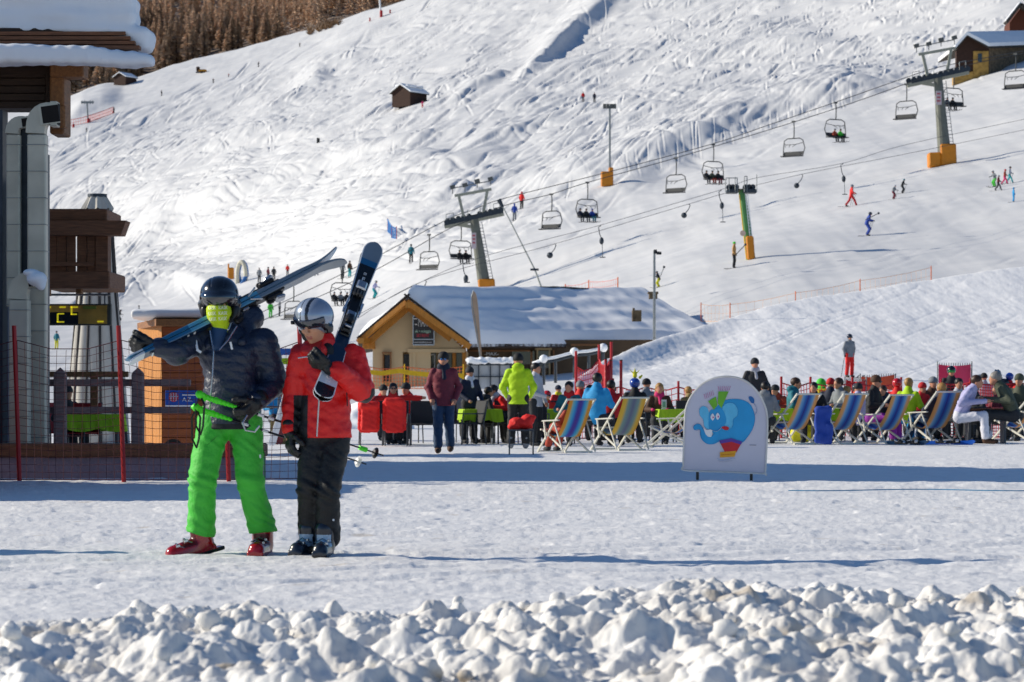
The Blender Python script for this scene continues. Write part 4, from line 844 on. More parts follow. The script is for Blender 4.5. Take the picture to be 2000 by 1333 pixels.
# ducts
def duct(parent,px,w,py0,py1,d,opx,opy,ow,oh,mat=DUCT,dep=None):
    m=MB(); s=d/F; dep=dep or w*s*.9
    bb(m,px-w/2,px+w/2,py0,py1,d-dep,d,0,.015); o=m.build('duct',mat,parent,True)
    m=MB()
    for y in np.arange(py0+20,py1,52): bb(m,px-w/2-1,px+w/2+1,y,y+1.3,d-dep-.012,d+.01)
    m.build('duct_flange',STEEL,o,False); o2=o.children[0]; 
    mi=Matrix.Translation(parent.location).inverted()
    for v in o2.data.vertices: v.co=mi@v.co
    # elbow
    m=MB(); c=P(px,py0,d-dep/2); r=w*s/2; e=P(opx,opy,d-dep/2); hh=oh*s/2
    top=Vector((c.x+ (e.x-c.x)*.35,c.y,e.z)); pts=[]
    for t in [k/8 for k in range(9)]: pts.append((1-t)**2*c+2*t*(1-t)*Vector((c.x,c.y,e.z+.03))+t*t*Vector((e.x,c.y,e.z)))
    vs=[];fs=[]; N=len(pts)
    for i,p in enumerate(pts):
        tg=(pts[min(i+1,N-1)]-pts[max(0,i-1)]).normalized(); nn=Vector((tg.z,0,-tg.x)); h=r+(hh-r)*i/(N-1)
        for sx,sy in ((-1,-1),(1,-1),(1,1),(-1,1)): vs.append(p+nn*h*sx+Vector((0,sy*dep/2,0)))
    for i in range(N-1):
        for j in range(4): fs.append((i*4+j,i*4+(j+1)%4,i*4+4+(j+1)%4,i*4+4+j))
    m.add(vs,fs); m.build('duct_elbow',mat,parent,True)
    m=MB(); ex=e.x+.01; m.box((ex+.04,c.y-dep*.02,e.z),(.09,dep*1.12,hh*2.2),None,0,.008); m.box((ex+.087,c.y-dep*.02,e.z),(.01,dep*.95,hh*1.9),None,1); m.box((ex+.0,c.y-dep*.58,e.z-hh*.05),(hh*1.5,.02,hh*1.5),Matrix.Rotation(R(-8),3,'Y'),1); m.box((ex-.02,c.y-dep*.56,e.z-hh*.05),(hh*1.75,.02,hh*1.75),Matrix.Rotation(R(-8),3,'Y'),0); b=m.build('duct_outlet',[mat,DARKH],parent,True)  # dark panels paint the shaded inside of the outlet, no hole is cut
duct(chl,71,36,262,888,37.6,100,224,40,44)
duct(chl,25,26,262,600,37.95,52,240,20,22,DUCT)
duct(chl,36,38,585,888,37.1,68,548,24,30)
blob('duct_snow',[('e',V3(P(72,545,36.8))-V3(L),(.13,.16,.10)),('e',V3(P(60,533,36.8))-V3(L),(.10,.12,.05)),('e',V3(P(80,556,36.8))-V3(L),(.06,.1,.08))],.018,SN_R,chl)
m=MB(); bb(m,-2,5,215,888,37.9,38.3); bb(m,40,54,250,888,38.0,38.3); bb(m,84,90,300,888,37.9,38.2); m.build('downpipe_and_gap_strip',DUCTD,chl,True)  # middle strip is no pipe: dark box painting the shaded gap between ducts
# balcony-like timber box and its snow-free cladding
bal=thing('timber_balcony','dark brown timber balcony with pierced boards sticking out beside the ducts','balcony',GX(170,44))
m=MB(); bb(m,85,209,408,432,44.0,45.6,0,.02); bb(m,85,214,530,564,43.9,45.7,0,.02); m.build('beam',WOODB,bal,True)
m=MB(); m.prism([(0,0),(1.18,0),(1.26,.22),(0,.22)],.5,P(86,459,43.65)); m.build('rail_beam',WOODB,bal,True)
m=MB()
for k in range(6): 
    if k in(2,4): bb(m,90+k*20,107+k*20,458,532,43.98,44.06,0,.008)
    else: bb(m,90+k*20,109.4+k*20,458,532,44.0,44.06,0,.008)
bb(m,186,211,458,532,43.95,44.3,0,.01); bb(m,98,182,512,520,43.9,43.98); m.build('board_panel',WOODB,bal,True)
m=MB(); bb(m,88,96,560,578,44.1,44.3); bb(m,148,158,562,574,44.1,44.3); m.build('support_post',WOODL,bal,True)
# tipi
tp=thing('tipi_tent','tall pale canvas tipi with a ruffled open top behind the timber balcony','tent',GX(190,62))
m=MB(); s=62/F; zt=CH+(HZ-412)*s; r0=62*s;r1=27*s; n=64; vs=[];fs=[]
for k,(z,r) in enumerate(((0,r0),(zt*.35,r0*.82),(zt*.7,r0*.56),(zt,r1))):
    for j in range(n): a=2*math.pi*j/n; rr2=r*(1+.035*math.cos(a*12)); vs.append((math.cos(a)*rr2,math.sin(a)*rr2,z))
for k in range(3):
    for j in range(n): fs.append((k*n+j,k*n+(j+1)%n,(k+1)*n+(j+1)%n,(k+1)*n+j))
CANV=M('canvas_pale','#b9b5ac',rough=.9,var=.12,vs=3,bump=.3,bs=12)
m.add(vs,fs); m.build('canvas',CANV,tp,smooth=True)
m=MB()
for j in range(12): a=2*math.pi*(j+.5)/12; m.tube([(math.cos(a)*r0*1.0,math.sin(a)*r0*1.0,0),(math.cos(a)*r0*.585,math.sin(a)*r0*.585,zt*.7),(math.cos(a)*r1*1.01,math.sin(a)*r1*1.01,zt)],.03,5)
m.build('seam',M('canvas_seam','#3a3838',rough=.9),tp)
m=MB(); n=48; vs=[];fs=[]; z0=CH+(HZ-412)*s; z1=CH+(HZ-384)*s
for z,r in ((z0,30*s),(z1,17*s)):
    for j in range(n): a=2*math.pi*j/n; q=r*(1+.09*math.cos(a*9)); vs.append((math.cos(a)*q,math.sin(a)*q,z+(.05*math.cos(a*9) if r>20*s else 0)))
fs=[(j,(j+1)%n,n+(j+1)%n,n+j) for j in range(n)]; m.add(vs,fs); m.tube([(0,0,z1-.02),(0,0,z1+.05)],19*s,20,1); m.build('smoke_cap',[CANV,DUCTD],tp)
# scoreboard
sb=thing('display_board','flat electronic display board with yellow segment digits hanging under the balcony','display board',GX(150,46))
m=MB(); bb(m,86,217,594,636,46,46.12,0,.01); m.build('case',M('board_case','#4b4a40',rough=.5),sb,True)
m=MB(); bb(m,88,152,611,633,45.985,46,0); m.build('panel',M('board_black','#14161c',rough=.3),sb,True)
m=MB(); bb(m,88,209,597,610,45.985,46,0); bb(m,153,209,610,633,45.985,46,0); m.build('panel',M('board_ochre','#c9983f',rough=.5,var=.3,vs=3),sb,True)
YL=M('segment_yellow','#d8d014',rough=.5); YL.node_tree.nodes['Principled BSDF'].inputs['Emission Color'].default_value=(.7,.62,.02,1); YL.node_tree.nodes['Principled BSDF'].inputs['Emission Strength'].default_value=.5
seg=MB()
for x0,x1,y0,y1 in ((88,99,599,601.5),(89,97,603,604.6),(116,128,599,601.5),(138,152,599,601.5),(138,141,599,615),(138,150,613,615.5),(88,97,612,614.5),(88,97,626,629),(88,97,629,631),(113,125,612,614.5),(111,114,613,630),(111,125,628,630.5),(190,202,627,630)): bb(seg,x0,x1,y0,y1,45.97,45.985)
seg.build('digit_segment',YL,sb,True)
m=MB(); bb(m,162,188,598,604,45.97,45.985); m.build('panel',M('board_green','#7f8a30',rough=.5),sb,True)
m=MB(); bb(m,86,216,574,578,46,46.1,0); bb(m,90,93,577,595,46.02,46.08); bb(m,203,206,577,595,46.02,46.08); m.build('mount_bar',STEEL,sb,True)
# wooden kiosk hut
hut=thing('wooden_hut','small orange plank hut with snow on its flat roof behind the rail fence','hut',GX(330,50.5))
s=50.5/F; hz=CH+(HZ-640)*s
m=MB(); x0=GX(250,50.5).x;x1=GX(306,49).x;x2=GX(450,49).x
for k in range(9):
    a=Vector((x0+(x1-x0)*k/9,51.9-2.2*k/9,0)); b2=Vector((x0+(x1-x0)*(k+.96)/9,51.9-2.2*(k+.96)/9,0)); dz=Vector((0,0,hz+.02))
    o_=Vector((.02,.06,0)); m.add([a,b2,b2+dz,a+dz,a+o_,b2+o_,b2+o_+dz,a+o_+dz],[(0,1,2,3),(5,4,7,6),(1,5,6,2),(4,0,3,7),(3,2,6,7)])
m.build('side_wall',WOODO,hut,True)
m=MB()
for k in range(14): m.box(((x1+x2)/2,49.72+.03,hz*(k+.5)/14),(x2-x1,.06,hz/14-.008),None,0,.008)
m.box(((x1+x2)/2,49.85,hz/2),(x2-x1-.02,.06,hz-.02)); m.build('front_wall',WOODT,hut,True)
m=MB(); m.prism([(x0-.06,52.2),(x1-.05,49.3),(x2+.1,49.3),(x2+.1,52.4)],.12,(0,0,hz+.12),(1,0,0),(0,1,0)); o=m.build('roof',WOODL,hut,True)
hl_=V3(hut.location); blob('roof_snow',[('b',V3(((x0+x2)/2+.1,50.9,hz+.22))-hl_,((x2-x0)/2-.05,1.35,.08),.06),('b',V3(((x0+x1)/2+.3,51.2,hz+.20))-hl_,((x1-x0)/2+.1,.9,.06),.05)],.03,SN_R,hut,disp=lambda Pt:.02*sn(Pt,4))
bs=thing('blue_sign','blue rectangular sign with a round red emblem and white lettering on the hut front','sign',P(352,779,49.6))
m=MB(); bb(m,323,385,763,795,49.62,49.68,0,.003); m.build('panel',M('sign_blue','#1c4fae',rough=.4,var=.08),bs,True)
m=MB(); c=P(339,776,49.6); n=22; m.prism([(math.cos(2*math.pi*j/n)*.085,math.sin(2*math.pi*j/n)*.085) for j in range(n)],.006,c+Vector((0,.004,0))); 
for q in (-.045,.0,.045): m.box(c+Vector((q,-.001,0)),(.012,.006,.14),None,1)
m.box(c+Vector((0,-.001,.01)),(.16,.006,.01),None,1); m.build('emblem',[M('emblem_red','#b5344a'),M('emblem_pale','#b9c4dd')],bs,True)
text('lettering','A.Z.',.10,WH,bs,P(366,781,49.6),world=True); 
m=MB(); bb(m,356,385,771,773,49.605,49.615); m.build('lettering',WH,bs,True); m=MB(); bb(m,323,385,792,794.5,49.605,49.615); m.build('border',WH,bs,True)
wh=thing('wheel','black wheel with dark red hub leaning at the foot of the hut','wheel',GX(338,48.6))
m=MB(); s=48.6/F; r=18*s; m.tube([(0,0,r),(0,.12,r)],r,24); m.build('tyre',BLKP,wh); m=MB(); m.tube([(0,-.02,r),(0,.06,r)],r*.62,20); m.tube([(0,-.04,r),(0,.0,r)],r*.2,12); m.build('hub',M('hub_red','#6d1420',rough=.4),wh)
# rail fence, low kerb wall and posts
rf=thing('rail_fence','brown two-rail timber fence with pointed posts behind the red net','fence',GX(180,40.5))
m=MB(); bb(m,-400,372,741,755,40.5,40.58,0,.01); m.build('rail',WOODH,rf,True); m=MB(); bb(m,-400,372,795,808,40.5,40.58,0,.01); m.build('rail',WOODH,rf,True)
for cx in (-110,116,268):
    m=MB(); a=P(cx,730,40.3); h=a.z; m.box((a.x,40.38,h/2),(.17,.17,h),None,0,.015); b=len(m.v); m.add([(a.x-.085,40.295,h),(a.x+.085,40.295,h),(a.x+.085,40.465,h),(a.x-.085,40.465,h),(a.x,40.38,h+.09)],[(0,1,4),(1,2,4),(2,3,4),(3,0,4)]); m.build('post',WOODH,rf,True)
m=MB(); bb(m,86,250,726,737,42,42.1,0,.01); bb(m,86,92,737,775,42,42.1); bb(m,176,190,737,810,42,42.1); m.build('rail',WOODL,rf,True)
kw=thing('low_wall','low terrace wall with a thick brown timber coping behind the red net','wall',GX(200,36.2))
m=MB(); a=GX(-600,36.2);b=GX(512,36.2); m.box(((a.x+b.x)/2,36.5,.13),(b.x-a.x,.5,.28)); m.build('base',M('wall_plum','#a8929a',rough=.9,bump=.4,bs=20),kw,True)
m=MB(); m.box(((a.x+b.x)/2,36.45,.36),(b.x-a.x+.05,.62,.17),None,0,.02); m.build('coping',WOODB,kw,True)
for i,(px,lab) in enumerate(((-330,0),(-150,0))): pass
# red net fences
def net(name,label,pts,h,mat,parent_mat,cell=.10,th=.0045,sag=.05,group=None,top=1,hz0=.03,poles=None,polemat=None,pr=.022,lean=0.,ph=None,cat='net fence'):
    """pts: ground points; vertical net of crossing cords between them, poles at each point"""
    t=thing(name,label,cat,pts[0],0,group); m=MB(); o=Vector(pts[0]); per=[]
    for a,b in zip(pts[:-1],pts[1:]):
        a=Vector(a)-o;b=Vector(b)-o; L=(b-a).length; n=max(2,int(L/cell)); k=max(2,int(h/cell))
        def pt(u,v): p=a.lerp(b,u); hh=h-sag*4*u*(1-u); return p+Vector((.02*math.sin(u*9+v*3),.03*math.sin(u*13),hz0+v*(hh-hz0)))
        for i in range(n+1):
            q=[pt(i/n,v) for v in (0,.33,.66,1)]; m.tube(q,th,3,cap=False)
        for j in range(k+1):
            q=[pt(u,j/k) for u in [k/max(3,n//6) for k in range(max(3,n//6)+1)]]; m.tube(q,th*(1.8 if j in(0,k) else 1),3,cap=False)
    m.build('netting',mat,t)
    if poles!=0:
        for i,a in enumerate(pts):
            a=Vector(a)-o; hh=(ph or h+.12); m=MB(); m.tube([a+Vector((lean,0,-.1)),a+Vector((0,0,hh*.5)),a+Vector((-lean,0,hh))],pr,8); m.build('pole',polemat or REDP,t)
    return t
NETB=M('net_dark_red','#4f1a22',rough=.8); NETR=M('net_red','#c8323a',rough=.8); NETO=M('net_orange','#e0703a',rough=.8); NETY=M('net_yellow','#e0b21a',rough=.8)
net('net_fence','dark red mesh net on red poles in front of the low wall',[GX(-170,34.9),GX(33,34.9),GX(237,34.9),GX(442,34.9),GX(590,35.4)],1.74,NETB,None,.095,.0035,.12,ph=1.92,lean=.035,pr=.028)
# unseen buildings added on the left to throw the long shadows on the forecourt
def shade(label,x0,x1,y0,y1,h,rid):
    t=thing('chalet',label,'chalet',((x0+x1)/2,(y0+y1)/2,0)); m=MB(); m.box(((x0+x1)/2,(y0+y1)/2,h/2),(x1-x0,y1-y0,h)); m.build('wall',WOODB,t,True)
    m=MB(); ym=(y0+y1)/2; m.prism([(y0-.4,0),(y1+.4,0),(ym,rid)],x1-x0+1.,(x0-.5,0,h),(0,1,0),(0,0,1)); m.build('roof',SN_R,t,True)
# ------------------------------------------------------------ restaurant with the ski rental
rs=thing('ski_rental_building','low building with a snow-laden gable roof, timber eaves and a dark rental sign','building',P(1000,745,152))
GA=152.; 
def Q(px,py,d=GA): return P(px,py,d)
PLg=M('plaster_warm','#cfb68e',rough=.85,var=.06,vs=1,bump=.2,bs=9)
# gable front (slanted: left corner nearer)
def gd_(px): return 150+(px-700)*.006
m=MB()
def wallq(m,pts,mi=0,back=.4):
    v=[Q(x,y,gd_(x)) for x,y in pts]; m.prism([(p.x,p.z) for p in v],back,(0,v[0].y,0)); m.m[-1:]=m.m[-1:]
wallq(m,[(728,760),(728,660),(797,592),(850,632),(915,690),(915,760),(905,760),(905,688),(842,688),(842,760),(800,760),(800,688),(787,688),(787,760),(762,760),(762,692),(748,692),(748,760)])
m.build('gable_wall',PLg,rs,True)
m=MB(); bb(m,745,912,688,760,gd_(800)+.8,gd_(800)+1.0); m.build('recess_wall',PLC,rs,True)
m=MB(); bb(m,747,749,690,747,149.9,150.3); bb(m,762,764,690,747,149.9,150.3); bb(m,746,765,688,690.5,149.85,150.3); m.build('window_frame',WOODL,rs,True)
m=MB(); bb(m,1036,1040,684,745,151.4,151.6); bb(m,1080,1083,684,745,151.4,151.6); bb(m,915,1040,684,687,151.4,151.6); bb(m,1115,1180,672,676,151.3,151.6); m.build('timber_trim',WOODL,rs,True)
m=MB(); bb(m,750,762,694,745,150.9,151.0,0); m.build('window',GL,rs,True)
m=MB(); bb(m,788,800,692,748,150.9,151.0,0); m.build('window',GL,rs,True)
m=MB(); bb(m,816,852,690,748,151.2,151.4); m.build('window',GL,rs,True)
m=MB(); 
for x in (825,835,848): bb(m,x,x+1.6,692,745,151.0,151.15)
bb(m,825,849,692,694,151.0,151.15); m.build('door_frame',WH,rs,True)
m=MB(); bb(m,806,812,622,750,150.1,150.6); bb(m,796,908,682,689,150.0,150.4); m.build('pillar',PLg,rs,True)
m=MB()
for k in range(11): bb(m,853,905-max(0,(11-k)*3.6-8),632+k*5,636.6+k*5,150.2,150.5,0,.01)
bb(m,903,910,676,760,150.1,150.6,0); bb(m,884,890,690,745,150.6,151); bb(m,858,862,690,745,150.4,150.7); m.build('timber_cladding',WOODO,rs,True)
m=MB(); bb(m,892,902,690,735,151,151.1); bb(m,866,882,690,735,151,151.1); m.build('window',GL,rs,True)
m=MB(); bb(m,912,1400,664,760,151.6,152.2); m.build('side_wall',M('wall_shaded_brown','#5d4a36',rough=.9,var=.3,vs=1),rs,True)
m=MB(); 
for x in (1048,1072): bb(m,x,x+3,682,745,151.45,151.6)
bb(m,1045,1078,680,684,151.4,151.6); m.build('window_frame',PLC,rs,True)
m=MB(); bb(m,1050,1072,686,720,151.5,151.6); m.build('window',GL,rs,True); m=MB(); bb(m,1000,1044,686,712,151.5,151.6); m.build('window',GL,rs,True)
# roof: ridge runs back to the right
def roofpts(x,y,d): return Q(x,y,d)
rl=[Q(796,570,151),Q(1255,576,166)]                      # ridge near, far
le=[Q(700,660,147)]; re=[Q(914,667,147.),Q(1408,655,150)] # left eave, right eave
m=MB(); a0=Q(795,580,148.5);a1=Q(1262,583,170); e0=Q(914,672,148);e1=Q(1425,672,158); l0=Q(699,664,149.5); l1=Vector((l0.x-1,172,l0.z-.2))
def slab(m,q,th,mi=0):
    dn=Vector((0,0,-th)); m.add([*q,*[p+dn for p in q]],[(0,1,2,3),(7,6,5,4),(0,4,5,1),(1,5,6,2),(2,6,7,3),(3,7,4,0)],mi)

def deck(q,off,n=16):
    a,b,c,d=[V3(x) for x in q]; u=np.linspace(0,1,n)[:,None,None];v=np.linspace(0,1,n)[None,:,None]; T_=(a*(1-u)+d*u)*(1-v)+(b*(1-u)+c*u)*v
    for o_ in (0,-off):
        B_=T_.reshape(-1,3)+np.array((0,0,o_)); m.add([Vector(x) for x in B_],[(i*n+j,i*n+j+1,i*n+n+j+1,i*n+n+j) for i in range(n-1) for j in range(n-1)])
    for e in (T_[:,-1],T_[0],T_[-1]):
        for i in range(n-1): m.add([Vector(e[i]),Vector(e[i+1]),Vector(e[i+1])-Vector((0,0,off)),Vector(e[i])-Vector((0,0,off))],[(0,1,2,3)])
deck([a0,e0,e1,a1],.22); deck([a0,l0,l1,a1],.22); m.build('roof',WOODD,rs,True)
up=Vector((0,0,.03)); n=60
def snowroof(nm,q,th,seed,nu=150,nv=60,round_u=True):
    """q: four corners a(ridge near) b(eave near) c(eave far) d(ridge far)"""
    u=np.linspace(0,1,nu)[:,None,None]; v=np.linspace(0,1,nv)[None,:,None]; a,b,c,d=[V3(x)[None,None] for x in q]
    Pn=(a*(1-u)+d*u)*(1-v)+(b*(1-u)+c*u)*v
    L=(V3(q[3])-V3(q[0])); 
    f=th*np.minimum(1,np.minimum(np.minimum(u,1-u)*nu/4.,(1-v)*nv/4.)**.5)[...,0]
    f=f*(1+.35*fbm(u[...,0]*9+0*v[...,0],v[...,0]*2.5,3,seed))+.06*np.sin(v[...,0]*26)*np.ones_like(u[...,0])*(.5+vnoise(u[...,0]*6,v[...,0]*3,seed+5))
    Pn[...,2]+=np.maximum(f,-.02)+.02; E=Pn[:, -1:].copy(); E[...,2]-=.18; Pn=np.concatenate([Pn,E],1); E0=Pn[:1].copy(); E0[...,2]-=.15; Pn=np.concatenate([E0,Pn],0)
    return gridmesh(Pn-V3(rs.location),nm,SN_R,rs,flip=False)
snowroof('roof_snow',[a0,e0,e1,a1],.55,201); snowroof('roof_snow',[Vector((a0.x,a0.y,a0.z)),l0,l1,a1],.5,211,60,30)
# projecting timber verge of the gable
m=MB()
for (p,q_,w,t_) in ((Q(795,590,147.6),Q(700,668,148.6),.35,.22),(Q(795,590,147.6),Q(918,678,147.2),.28,.3),(Q(797,602,149),Q(722,668,149.4),.25,.28),(Q(797,602,149),Q(880,664,149),.22,.25)): m.bar(p,q_,w,t_)
m.bar(Q(797,596,147.4),Q(797,596,151),.3,.3); m.bar(Q(705,666,148),Q(730,666,150.6),.3,.3); bb(m,708,732,664,682,149.6,150.2,0,.02); m.build('verge_beam',WOODO,rs,True)
m=MB()
for k in range(26):
    t=k/26; p=Q(795,578,147.9).lerp(Q(916,668,147.5),t); m.box(p+Vector((0,0,-.02)),(.34,.5,.10),Matrix.Rotation(R(35),3,'Y'))
    p=Q(795,578,147.9).lerp(Q(699,660,148.6),t); m.box(p+Vector((0,0,-.02)),(.34,.5,.10),Matrix.Rotation(R(-36),3,'Y'))
m.build('roof_slate',STG,rs,True)
for i in range(2):
    m=MB(); 
    if i==0: bb(m,1235,1253,606,628,153.5,154.2,0,.02); bb(m,1236,1240,602,607,153.6,154.1)
    else: bb(m,1268,1284,573,584,160,160.7,0,.02); bb(m,1266,1286,570,574,159.9,160.8)
    m.build('chimney',STONE,rs,True)
m=MB(); bb(m,935,947,606,626,153,153.8,0,.02); m.build('chimney',STONE,rs,True)
sg=rs; m=MB(); bb(m,806,848,618,674,149.7,149.85,0,.02); o=m.build('sign_board',M('sign_charcoal','#2b2c30',rough=.4),rs,True)
m=MB(); 
for r_ in ((806,848,617,618.6),(806,848,673,675),(806,807.5,618,674),(847,848.6,618,674),(807,848,662.5,664)): bb(m,*r_,149.62,149.72)
m.build('sign_frame',CHR,rs,True)
RS=M('sign_red','#d63848'); MG=M('sign_mint','#bfe6cf')
def tx(t,px,py,hpx,wpx,mat,d=149.68,nm='sign_lettering'):
    s=d/F; o=text(nm,t,hpx*s*1.38,mat,rs,Q(px,py,d),world=True,ext=.01); xs=[v.co.x for v in o.data.vertices]; w_=max(xs)-min(xs); c=(max(xs)+min(xs))/2; k=wpx*s/w_
    for v in o.data.vertices: v.co.x=c+(v.co.x-c)*k
tx('MAX',825,630,20,18,WH); tx('ski • noleggio',826,647.5,6,31,MG); tx('SKI RENT',826,656,6.5,25,RS); tx('www.maxskirent.com',826,669,4,36,WH)
m=MB(); bb(m,808,815,622,624,149.6,149.7); bb(m,810,815,633,635,149.6,149.7); m.build('sign_stripe',WH,rs,True)
m=MB(); bb(m,834,844,626,629.5,149.6,149.7); m.build('sign_stripe',RS,rs,True); m=MB(); bb(m,835,843,632,635,149.6,149.7); m.build('sign_stripe',MG,rs,True)
tx('-MAX-',960,692,7,27,WH,151.4)
# banner flag
fl=thing('feather_flag','tall narrow pale brown feather flag in front of the snowy roof','flag',P(941,745,120))
m=MB(); pts=[P(x,y,120) for x,y in ((941,745),(938,700),(930,640),(923,600),(921,580),(925,568))]; m.tube(pts,.025,6); m.build('pole',STEEL,fl,True)
out=spl([(923,570),(930,575),(934,600),(937,640),(941,700),(936,690),(929,650),(922,610),(920,585)],5); m=MB(); v=[P(x,y,120) for x,y in out]; m.prism([(p.x,p.z) for p in v],.02,(0,120,0)); m.build('banner',M('banner_beige','#a58d78',var=.2,vs=2),fl,True)
# flag pole with floodlights
def mast(label,px,py0,py1,d,r=.05):
    t=thing('lamp_mast',label,'lamp mast',P(px,py1,d)); m=MB(); m.tube([P(px,py1+6,d),P(px,py0,d)],[r*1.3,r],8); m.build('mast',STEEL,t,True); return t
t=mast('thin steel mast with a small camera arm rising from the roof edge',1278,490,668,146,.06); m=MB(); m.tube([P(1278,493,146),P(1288,493,146)],.04,6); m.box(P(1287,495,146),(.25,.2,.14)); m.box(P(1280,492,146),(.16,.2,.2)); m.build('camera',BLKP,t,True)
# kiosk with snowy roof in front of the side wall
ks=thing('glass_shelter','small glazed shelter with snow on its roof in front of the rental building','shelter',P(958,745,110))
m=MB(); 
for x in (918,934,957,975,996): bb(m,x,x+2,712,762,110,110.06); 
bb(m,915,1000,709,714,110,112); bb(m,918,998,735,737,110,110.05); m.build('frame',DUCTD,ks,True); m=MB(); bb(m,919,997,714,760,110.08,110.1); m.build('pane',M('pane_pale','#a9adb2',rough=.15,var=.2,vs=1),ks,True)
snowslab('roof_snow',912,1002,700,710,109.9,112.2,ks,.1,.05)
# handrail with snow beside the building
hr=thing('handrail','snow-covered ramp handrail rising beside the rental building','handrail',P(1060,720,125))
m=MB(); pp=[P(x,y,125) for x,y in ((1040,716),(1062,708),(1085,704),(1122,694),(1150,692),(1178,686))]; m.tube(pp,.09,6); 
for p in pp: m.tube([p,p-Vector((0,0,1.0))],.07,6)
m.build('rail',DUCTD,hr,True); m=MB(); m.tube([p+Vector((0,0,.12)) for p in pp],.09,6)
for i in (1,3,5): m.ico(pp[i]+Vector((0,0,.14)),.2)
m.build('rail_snow',SN_R,hr,True,smooth=True)
# yellow and orange net in front
net('net_fence','yellow-edged orange safety net below the rental building windows',[P(718,748,132)+Vector((0,0,-.3)),P(790,748,133)+Vector((0,0,-.3)),P(905,748,134)+Vector((0,0,-.3))],1.05,NETO,None,.16,.012,.12,pr=.03,polemat=NETY)
yb=thing('banner_tape','yellow band along the top of the orange safety net','tape',P(720,728,131.8)); m=MB()
k=[(716,722),(745,725),(780,720),(800,724),(840,728),(905,730)]; v=[P(x,y,131.8) for x,y in k]
for a,b in zip(v[:-1],v[1:]): m.add([a-Vector((0,0,.22)),b-Vector((0,0,.22)),b,a,a-Vector((0,-.01,.22)),b-Vector((0,-.01,.22)),b+Vector((0,.01,0)),a+Vector((0,.01,0))],[(0,1,2,3),(5,4,7,6),(3,2,6,7),(0,4,5,1)])
m.build('band',NETY,yb,True)
# ------------------------------------------------------------ huts on the mountain
def barn(name,label,px,py,w,h,dep,rz,wallm,roofm,snow=True,opening=None,d=None):
    p=S(px,py) if d is None else P(px,py,d); t=thing(name,label,'hut',p,R(rz)); m=MB(); m.box((0,0,h*.3-.3),(w,dep,h*.6+.6)); 
    m.add([(-w/2,-dep/2,h*.6),(-w/2,dep/2,h*.6),(-w/2,0,h),(w/2,-dep/2,h*.6),(w/2,dep/2,h*.6),(w/2,0,h)],[(0,1,2),(3,5,4)]); m.build('wall',wallm,t)
    for sg in (-1,1):
        m=MB(); e=1.15; a=Vector((-w/2-.35,0,h+.05));b=Vector((w/2+.35,0,h+.05)); c=Vector((w/2+.35,sg*dep/2*e,h*.6-.05*h*.6+.02)); dd_=Vector((-w/2-.35,sg*dep/2*e,h*.6-.05*h*.6+.02)); slab(m,[a,b,c,dd_],.15); o=m.build('roof',roofm,t)
        if snow:
            m=MB(); up=Vector((0,0,.3)); q=[x+up for x in (a,b,c,dd_)]; slab(m,q,.28); o=m.build('roof_snow',SN_R,t)
    return t
LOG=M('log_wall_dark','#3a2318',rough=.85,var=.5,vs=3,bump=.6,bs=6,stretch=(1,1,6)); LOGR=M('log_wall_red','#5c2f1e',rough=.85,var=.4,vs=3,stretch=(1,1,6))
b_=barn('mountain_hut','old dark log hut with snow on its roof alone on the open slope',800,205,5.2,3.4,4.2,55,LOG,STG); 
blob('roof_snow',[('b',(0,0,3.3),(2.4,1.5,.2),.15)],.12,SN_R,b_,disp=lambda Pt:.2*sn(Pt,1.1))
barn('mountain_hut','tiny snow-roofed hut at the edge of the larch forest',246,164,5.5,3.2,4.5,60,LOG,STG)
# hut group top right
h1=thing('stone_and_timber_hut','stone and timber hut with a pale sunlit corner behind the upper lift pylon','hut',P(1915,155,345))
D1=345; m=MB()
m.prism([(p.x,p.z) for p in [P(x,y,D1) for x,y in ((1868,166),(1868,100),(1889,68),(1932,92),(1932,156))]],1.,(0,D1,0)); m.build('gable_wall',LOG,h1,True)
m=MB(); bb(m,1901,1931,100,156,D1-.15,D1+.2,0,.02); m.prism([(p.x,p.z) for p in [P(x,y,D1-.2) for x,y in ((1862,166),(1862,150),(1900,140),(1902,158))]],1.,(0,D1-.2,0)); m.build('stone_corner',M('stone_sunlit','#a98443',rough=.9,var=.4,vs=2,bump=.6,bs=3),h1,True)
m=MB(); bb(m,1910,1918,105,121,D1-.22,D1-.12); m.build('window',GL,h1,True)
m=MB(); a=P(1931,92,D1);b=P(2060,88,D1+12);c=P(2060,150,D1+12);dd_=P(1931,158,D1); m.add([a,b,c,dd_],[(0,3,2,1)]); m.build('side_wall',STONE,h1,True)
m=MB(); slab(m,[P(1888,66,D1-.6),P(1930,90,D1-1.),P(2080,86,D1+12),P(2050,62,D1+14)],.3); slab(m,[P(1866,92,D1-.6),P(1888,66,D1-.6),P(2050,62,D1+14),Vector((P(1866,92,D1).x,D1+14,P(1866,92,D1).z))],.3); m.build('roof',STG,h1,True)
m=MB(); slab(m,[P(1889,62,D1-.7),P(1931,84,D1-1.1),P(2080,79,D1+12),P(2050,59,D1+14)],.42); slab(m,[P(1866,88,D1-.7),P(1889,62,D1-.7),P(2050,59,D1+14),Vector((P(1866,88,D1).x,D1+14,P(1866,88,D1).z))],.42); m.build('roof_snow',SN_R,h1,True)
h2=thing('timber_hut','red-brown log hut cut off by the top right corner above the stone hut','hut',P(1985,66,362))
m=MB(); m.prism([(p.x,p.z) for p in [P(x,y,362) for x,y in ((1972,68),(1972,45),(1993,16),(2060,60),(2060,72))]],4,(0,362,0)); m.build('gable_wall',LOGR,h2,True)
